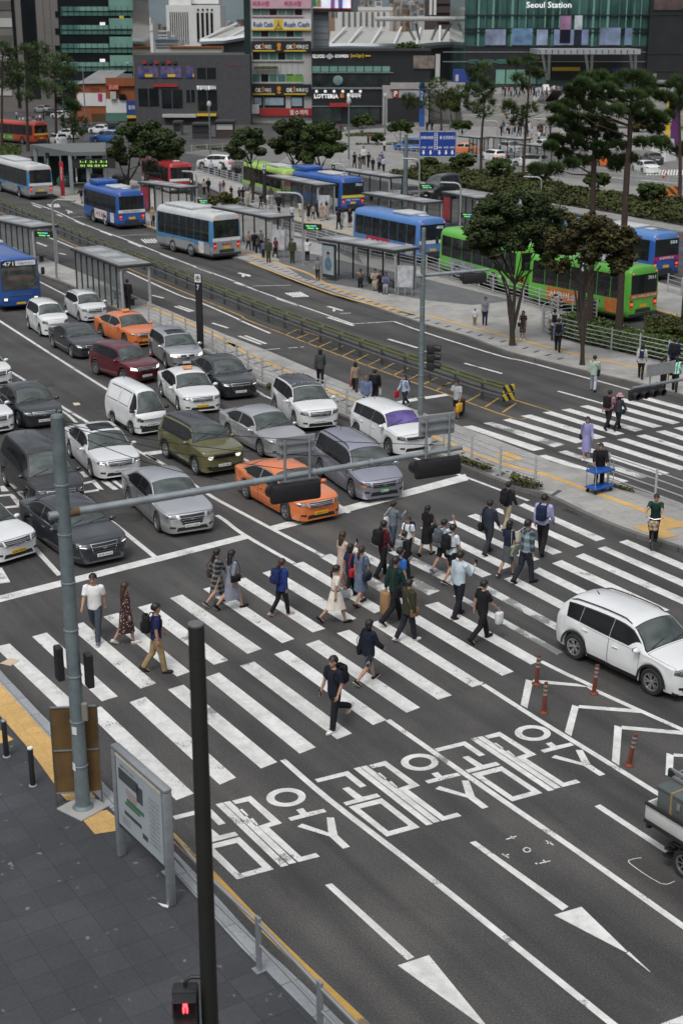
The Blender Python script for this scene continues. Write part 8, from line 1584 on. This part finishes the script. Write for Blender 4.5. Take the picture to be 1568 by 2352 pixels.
t = thing('roof_canopy','flat steel canopy on slanted struts above the platform roof','canopy',at(*A2((1280,120)),318)); o = t.location.copy(); a, b_ = at(*A2((985,112)),318)-o, at(*A2((1580,118)),318)-o; MB().rbox(((a.x+b_.x)/2,4,0),(b_.x-a.x,12,.9),.4).build('deck',PALE,t,True)
for x0, x1 in((1180,1240),(1245,1270),(1395,1345),(1475,1410),(1520,1560)): p, q = at(*A2((x0,150)),318)-o, at(*A2((x1,260)),318)-o; MB().tube([p,q],.3,6).build('strut',M_GALV,t,True)
# steps, upper plaza, escalator
zt5 = 4.5; ya, yb_ = P(1160,290,.12).y, P(1160,214,zt5).y; xa, xb = at(1068,250,ya).x, at(1640,250,ya).x; st = MB(); ns = 28
for k in range(ns): st.box(((xa+xb)/2,ya+(yb_-ya)*(k+.5)/ns,.12+(zt5-.12)*(k+1)/ns/2),(xb-xa,(yb_-ya)/ns-.004,(zt5-.12)*(k+1)/ns),0,1 if k in(9,18)else 0)
struct('station_steps',st,[mat('step_stone',(.25,.245,.23),.9,0,.2,.8),M_CONC]); m = MB(); m.box(((xa+xb)/2-8,yb_+40,zt5/2),(xb-xa+60,80,zt5)); struct('upper_plaza',m,M_PLAZA)
e0, e1 = P(*J2((330,590)),.12), P(*J2((500,362)),zt5+.5); t = thing('escalator','escalator with pale side walls rising to the station entrance','escalator',e0); d = e1-e0; n_ = Vector((-d.y,d.x,0)).normalized()
for s in(-1,1): q = n_*2.3*s; MB().tube([q+Vector((0,0,.9)),q+d+Vector((0,0,.9))],[(.75,.8)]*2,4,sq=1).build('side_wall',WALLW,t)
MB().tube([Vector((0,0,.35)),d+Vector((0,0,.35))],[(1.5,.12)]*2,4,sq=1).build('moving_steps',M_BLACK,t)
for k in range(9): u = rnd.random(); p = e0+d*(.1+.09*k)+n_*rnd.uniform(-.9,.9)+Vector((0,0,.5)); mid_person((0,0),0,'riding the station escalator',None,None,None,z=0,hgt=1.7,loc=p,yaw=1.2,vox=.03)
for k in range(26): x, y = J2((20+k*24+rnd.uniform(-8,8),330+rnd.uniform(-6,22))); mid_person((0,0),0,'at the top of the station steps',None,None,None,hgt=1.7,loc=P(x,y+14,zt5),yaw=rnd.uniform(0,6),vox=.03)
for k in range(10): x, y = J2((440+k*26,265+rnd.uniform(-10,25))); mid_person((0,0),0,'before the station doors',None,None,None,hgt=1.7,loc=P(x,y,zt5),yaw=rnd.uniform(0,6),vox=.03)
for k in range(30): x, y = J2((rnd.uniform(0,430),rnd.uniform(690,740))); mid_person((0,0),0,'at the foot of the station steps',None,None,None,hgt=1.7,loc=P(x,y,.12),yaw=rnd.uniform(0,6),vox=.03)
for k,(x,y)in enumerate(((366,430),(45,590),(70,585),(55,640),(1325,270),(270,760),(330,790))): mid_person((0,0),0,'on the station steps',None,None,None,hgt=1.7,loc=P(*J2((x,y)),.12+(y<650)*max(0,(640-y)/270*4.4)),yaw=1.4,vox=.03)
t = thing('clock_tower','dark station clock tower with two white clock faces','clock',P(*J2((900,300)),zt5)); o = t.location; h = at(*J2((900,70)),o.y).z-zt5; MB().rbox((0,0,h/2),(1.8,1.8,h),.2).build('shaft',M_GALV,t); MB().box((0,-.95,h*.45),(.35,.1,h*.8)).build('blue_strip',BS,t); MB().rbox((0,0,h-.3),(3,3,.6),.2).build('cap',M_BLACK,t)
for s in(-1,1): m = MB(); m.lathe([(0,-.08),(.85,-.06),(.95,0)],18,axis='Y',c=(s*1.0,-.95,h*.70)); c = m.build('clock_face',WALLW,t); MB().box((s*1.0,-1.06,h*.70+.25),(.08,.02,.5)).build('hand',M_TXTK,c)
for x, lab in((1270,'white'),(1322,'pale blue'),(1384,'green')):
 t = thing('flagpole','flagpole with a %s flag before the station'%lab,'flagpole',P(*A3((x,520)),zt5)); o = t.location; h = at(*A3((x,155)),o.y).z-zt5; MB().tube([(0,0,0),(0,0,h)],.09,6).build('pole',M_STEEL,t); MB().grid([[Vector((.1+.35*j,.12*math.sin(j*2.2),h-.3-i*.9-j*.25))for j in range(4)]for i in range(5)]).build('flag',{'white':WALLW,'pale blue':PALE,'green':mat('flag_green',(.03,.25,.10),.7)}[lab],t)
def lamp(label,F,x,yt,yb,z=0,arm=0,g='slim street lamps'):
 b = P(*F((x,yb)),z); h = hz(*F((x,yb)),F((x,yt))[1],z); t = thing('street_lamp',label,'street lamp',b,0,g); m = MB(); m.tube([(0,0,0),(0,0,h*.97)]+([(arm*.3,0,h),(arm,0,h)]if arm else[(0,0,h)]),[.12,.08]+([.06,.05]if arm else[.08]),8); m.build('pole',M_GREYPOLE,t,True); m = MB(); m.ell((arm,0,h+.05),(.35 if arm else .3,.2,.14 if arm else .4),8,6); m.build('lantern',PALE,t,'all')
lamp('street lamp in front of the orange brick shop',A1,560,405,800,0,-3); lamp('street lamp in front of the screen row of the grey block',A1,1002,412,800,0,-4); lamp('short street lamp before the round leafy tree',A1,1375,680,1010); lamp('signal lamp column left of the matching leafy trees',A2,808,662,1045); lamp('street lamp with a long arm beside the sign tower',A2,316,400,800,0,-7); lamp('lamp with a blue sign beside the garage mouth',A2,1044,625,880); lamp('pale lamp in front of the terrace pine',A2,1468,682,850)
for x, y in((442,540),(862,560),(1292,500),(205,590),(120,690)): lamp('lantern post on the station plaza',A3,x,y-120,y,zt5 if x>300 else .12,0,'lantern posts on the station plaza')
# subway entrance canopy
c =[P(*p,3.9)for p in(A1((195,962)),A1((690,950)),B1((690,130)),B1((465,135)))]; b0 = P(*B1((480,345)),KH); t = thing('subway_entrance','grey subway entrance canopy with green glass and a green lit display','subway entrance',b0); o = t.location; m = MB(); q =[p-o for p in c]
m.add(q+[p+Vector((0,0,.35))for p in q],[(0,3,2,1),(4,5,6,7),(0,1,5,4),(1,2,6,5),(2,3,7,6),(3,0,4,7)]); m.build('roof',mat('zinc_roof',(.17,.18,.175),.5,.3,.15,.6),t)
for u, v in((.03,.95),(.97,.95),(.03,.08),(.97,.08),(.5,.95)): p =(q[3].lerp(q[2],u)).lerp(q[0].lerp(q[1],u),1-v); p =(q[0].lerp(q[1],u)).lerp(q[3].lerp(q[2],u),v); MB().box((p.x,p.y,q[0].z/2),(.35,.35,q[0].z)).build('column',M_GALV,t)
for u in range(5): a, e = q[0].lerp(q[1],u/5+.01), q[0].lerp(q[1],u/5+.19); MB().box(((a.x+e.x)/2,a.y-.3,1.5),((e-a).length,.05,2.8)).build('glass_panel',gm('green_shelter_glass',(.03,.06,.055)),t)
p = q[3].lerp(q[2],.8); d_ = MB().box((p.x-.5,p.y-.2,q[0].z-.75),(4.2,.2,.9)).build('led_board',M_BLACK,t); g_ = mat('led_lime',(.3,.8,.1),.5,0,0,emit=(.55,1,.1),estr=.8)
for z_, tx in((.18,'1-1 2-1 3-1'),(-.2,'01 02 03 04')): text('led_text',tx,2.6,.2,g_,d_,facing((p.x-.5,p.y-.32,q[0].z-.75+z_),(0,-1,0)))
for k,(x,w_)in enumerate(((-1.2,1.6),(1.6,1.6),(4.2,1.6))): m = MB(); m.rbox((x,2.2+k,.55),(w_,2.5,1.1),.5); m.build('escalator_side',M_DKGREY if k else TEAL,t,True)
for r, m_, lb in(((1255,812,1366,905),M_DKGREY,'dark grey street kiosk before the grey block'),((1408,795,1525,900),mat('kiosk_brown',(.05,.035,.03),.7),'brown kiosk with a framed face poster'),((1128,800,1182,880),mat('kiosk_grey',(.12,.12,.13),.7),'small grey booth beside the leafy tree'),((700,810,760,890),mat('kiosk_white',(.3,.36,.4),.7),'small booth with a blue notice on the shop corner')):
 b = Bld('kiosk',lb,'kiosk',A1,P(*A1((r[0],r[3]))).y,r,m_,3); b.part('roof',(r[0]-4,r[1]-8,r[2]+4,r[1]+4),M_DKGREY,.4,3.6); b.part('front_panel',(r[0]+6,r[1]+14,r[2]-6,r[1]+50),PALE if r[0]==1408 else M_BLACK,.1)
# far city
b = Bld('bank_tower','white tower with dark vertical window slots far behind the grey block','office tower',A1,620,(1090,30,1442,420),WALLW,30); b.part('penthouse',(1095,-40,1240,34),WALLW,-4,20); b.part('penthouse',(1240,-40,1420,20),WALLW,-6,20)
for k in range(9): b.part('window',(1112+k*14,75,1117+k*14,285),DKGL,.3)
for k in range(4): b.part('window',(1286+k*30,80,1302+k*30,270),DKGL,.3); b.part('window',(1288+k*30,54,1300+k*30,66),DKGL,.3)
b = Bld('ribbed_hall','white ribbed hall building beyond the platform roof','building',A2,420,(735,60,1075,260),WALLW,30); b.part('upper_block',(830,42,1095,66),WALLW);[b.part('window',(765+k*38,76,779+k*38,165),STONE,.3)for k in range(8)]
b = Bld('brown_tower','brown brick block beyond the station roof','building',A2,430,(1345,-60,1580,240),mat('brown_brick',(.065,.045,.042),.9,0,.1,.2),30);[b.part('white_fin',(x,-60,x+18,95),WALLW,.4)for x in(1335,1362,1552)];[b.part('window_band',(1385,20+60*k,1545,30+60*k),DKGL,.2)for k in range(3)]
b = Bld('beige_hall','low beige building with an orange roof edge behind the grey block','building',A1,330,(1108,300,1450,420),mat('beige_wall',(.42,.39,.32),.8,0,.08,.3),20); b.part('roof_edge',(1106,298,1452,308),ORB,.4);[b.part('window',(1120+k*27,340,1134+k*27,360),STONE,.2)for k in range(12)]
b = Bld('monument_tower','tapered white monument-like block between the glass tower and the bank tower','building',A1,420,(935,150,1000,320),WALLW,12); b.part('upper_stage',(945,112,985,155),WALLW,.1,8); b.part('band',(935,200,1000,204),STONE,.1)
FC =[WALLW,PALE,mat('far_beige',(.36,.33,.28),.9,0,.1,.1),mat('far_tan',(.30,.20,.13),.9,0,.1,.1),mat('far_grey',(.26,.27,.29),.9,0,.1,.1),mat('far_brick',(.17,.09,.07),.9,0,.15,.1)]; FW = mat('far_window',(.12,.13,.15),.5)
def far(F,x0,x1,yt,yb,Y,n,hmin,hmax,wmin,wmax):
 for k in range(n):
  x = x0+(x1-x0)*(k+rnd.random()*.7)/n; w_ = rnd.uniform(wmin,wmax); h = rnd.uniform(hmin,hmax); y = rnd.uniform(yt,yb); c = rnd.choice(FC); b = Bld('far_building','small hazy city building on the far hillside','building',F,Y+rnd.uniform(0,80),(x,y-h,x+w_,y+60),c,15,'hazy city buildings on the far hillside')
  for j in range(max(1,int(h/9))): b.part('window_band',(x+w_*.12,y-h+4+j*9,x+w_*.88,y-h+8+j*9),FW,.2)
  if rnd.random()<.5: b.part('roof_hut',(x+w_*.3,y-h-6,x+w_*.6,y-h+2),c,-2,4)
for Y, yo, n in((560,0,9),(760,-28,10),(980,-52,10)): far(A1,855,1110,250+yo,300+yo,Y,n,30,80,16,42); far(A1,1430,1660,250+yo*1.3,300+yo,Y,n,25,70,16,46); far(A2,670,1000,60+yo,120+yo,Y,n,25,60,18,50); far(A2,1060,1380,70+yo,110+yo,Y,8,25,60,20,50)
for r, c, lb in(((874,10,914,160),FC[3],'slim tan apartment tower beside the green glass building'),((1000,200,1092,280),WALLW,'white low house block under the bank tower'),((1010,255,1170,330),PALE,'pale house with a blue roof edge behind the grey block')): b = Bld('apartment_block',lb,'building',A1,500 if r[0]!=1010 else 340,r,c,12);[b.part('window_band',(r[0]+5,r[1]+12+18*k,r[2]-5,r[1]+18+18*k),FW,.2)for k in range(int((r[3]-r[1]-15)/18))]; b.part('roof_edge',(r[0]-2,r[1]-3,r[2]+2,r[1]+3),BUSSKY if r[0]==1010 else c,.4)
m = MB()
for cx, y, rx, h in((at(355,5,2600).x,2600,260,95),(at(560,20,2400).x,2400,330,70),(at(900,40,2600).x,2600,500,60),(at(150,30,2500).x,2500,400,60),(at(1300,30,2500).x,2500,500,60)): m.ell((cx,y,0),(rx,300,h),40,16)
tag(m.build('hills',mat('far_hill',(.10,.13,.14),1,0,.25,.01),None,'all'),kind='structure')
t = thing('banner_post','purple and yellow banner post on a white concrete foot','banner post',P(*J2((1395,945)),.12)); h = hz(*J2((1395,945)),J2((0,350))[1],.12); MB().box((1.2,0,h*.55),(.9,.3,h*.9)).build('purple_banner',mat('banner_purple',(.10,.02,.12),.6),t); MB().box((.3,-.05,h*.55),(.5,.25,h*.85)).build('yellow_banner',YS,t); m = MB(); m.lathe([(1.7,0),(1.3,2.6),(0,2.7)],4); m.build('foot',WALLW,t)
fz = MB()
for k in range(14): x, y = J5((1060+k*34,372+(k%2)*2)); fz.poly([tuple(P(*J5(q),.14))for q in((1200+k*30,370),(1216+k*30,370),(1190+k*32,430),(1170+k*32,430))])
for a, c in(((0,600),(1568,690)),((600,440),(1568,520))): ribbon(fz,[P(*J5(a),.14),P(*J5(c),.14)],.3)
struct('forecourt_markings',up_faces(fz),M_WHITE)
# vehicles farther off
FG = 'cars on the far roads and station forecourt'
def far_car(label,shape,F,fw,rw,p,side,**k): return car(k.pop('name','parked_car'),label,shape,F(fw),F(rw),p,None,k.pop('cat','car'),FG,side,**k)
far_car('white SUV passing behind the far sidewalk railing','suv',B1,(1335,218),(1432,222),WHITE,1,tail=True); far_car('black sedan seen from behind, between shelters and black van','sedan',B2,(1112,412),(1175,440),BLACKC,1); far_car('tall black minivan with its amber lamp lit, by the planted bed','minivan',J3,(505,832),(800,778),BLACKC,1,L=5.6,H=2.4,W=2.0)
far_car('blue and white truck-like van behind the blue road sign','minivan',J3,(235,372),(345,378),BLUEC,1); far_car('white car under the plaza shelter roof','sedan',J3,(1200,385),(1130,375),WHITE,-1); far_car('white car beyond the second plaza shelter','sedan',J3,(1520,372),(1420,350),WHITE,-1); far_car('white car in front of the second plaza shelter','suv',J3,(1290,515),(1400,522),WHITE,1); far_car('white hatchback with lit tail lamp behind the round pine','hatch',J3,(985,455),(1035,462),WHITE,1,tail=True); far_car('orange taxi behind the blue road sign edge','sedan',J3,(730,392),(800,395),ORANGE,1,cat='taxi')
far_car('orange taxi behind the dark pine with a lit tail lamp','sedan',J2,(720,985),(830,1000),ORANGE,1,tail=True,cat='taxi'); far_car('dark grey taxi with a yellow roof lamp before the forecourt','sedan',J2,(1185,965),(1275,992),GRAPH,1,taxi='yellow',cat='taxi'); far_car('white sedan beside the crossing on the forecourt road','sedan',J2,(1140,1045),(1205,1062),WHITE,1)
far_car('white van-like car behind the pine trunks at the roadside','boxy',A1,(325,940),(352,945),WHITE,1); far_car('white hatchback left of the low dark pine','hatch',A1,(400,905),(440,908),WHITE,1); far_car('blue covered truck beyond the subway roof','minivan',A1,(640,930),(740,930),BLUEC,1)
for k,(x,y)in enumerate(((640,860),(560,850),(1180,60),(260,720),(330,740),(380,760))):
 if k!=2: far_car('car queued on the road behind the tall pines','sedan',A1,(x-20,y+14),(x+14,y+16),[WHITE,GRAPH,WHITE,SILVER,BLACKC,PEARL][k],1)
t = thing('road_barrier','orange plastic road barrier in the planted bed','barrier',P(*J5((1425,660)),.12)); MB().rbox((0,0,.5),(1.9,.5,1.0),.12).build('body',stripes_mat('barrier_stripes',.78,5,(.62,.2,.03),(.10,.05,.02)),t,True); MB().rbox((0,0,.1),(2,.7,.2),.05).build('foot',ORANGE,t,True)
for k,(x,y)in enumerate(((1208,415),(1355,470),(1388,440))): t = thing('traffic_cone','red traffic cone on the forecourt road','traffic cone',P(*J5((x,y)),.13),0,'red cones on the forecourt road'); m = MB(); m.lathe([(.22,0),(.2,.03),(.13,.05),(.04,.75),(0,.76)],10); m.build('cone',RS,t,True); m = MB(); m.lathe([(.10,.35),(.075,.5)],10); m.build('band',WALLW,t)
bpy.data.scenes.remove(WORK)
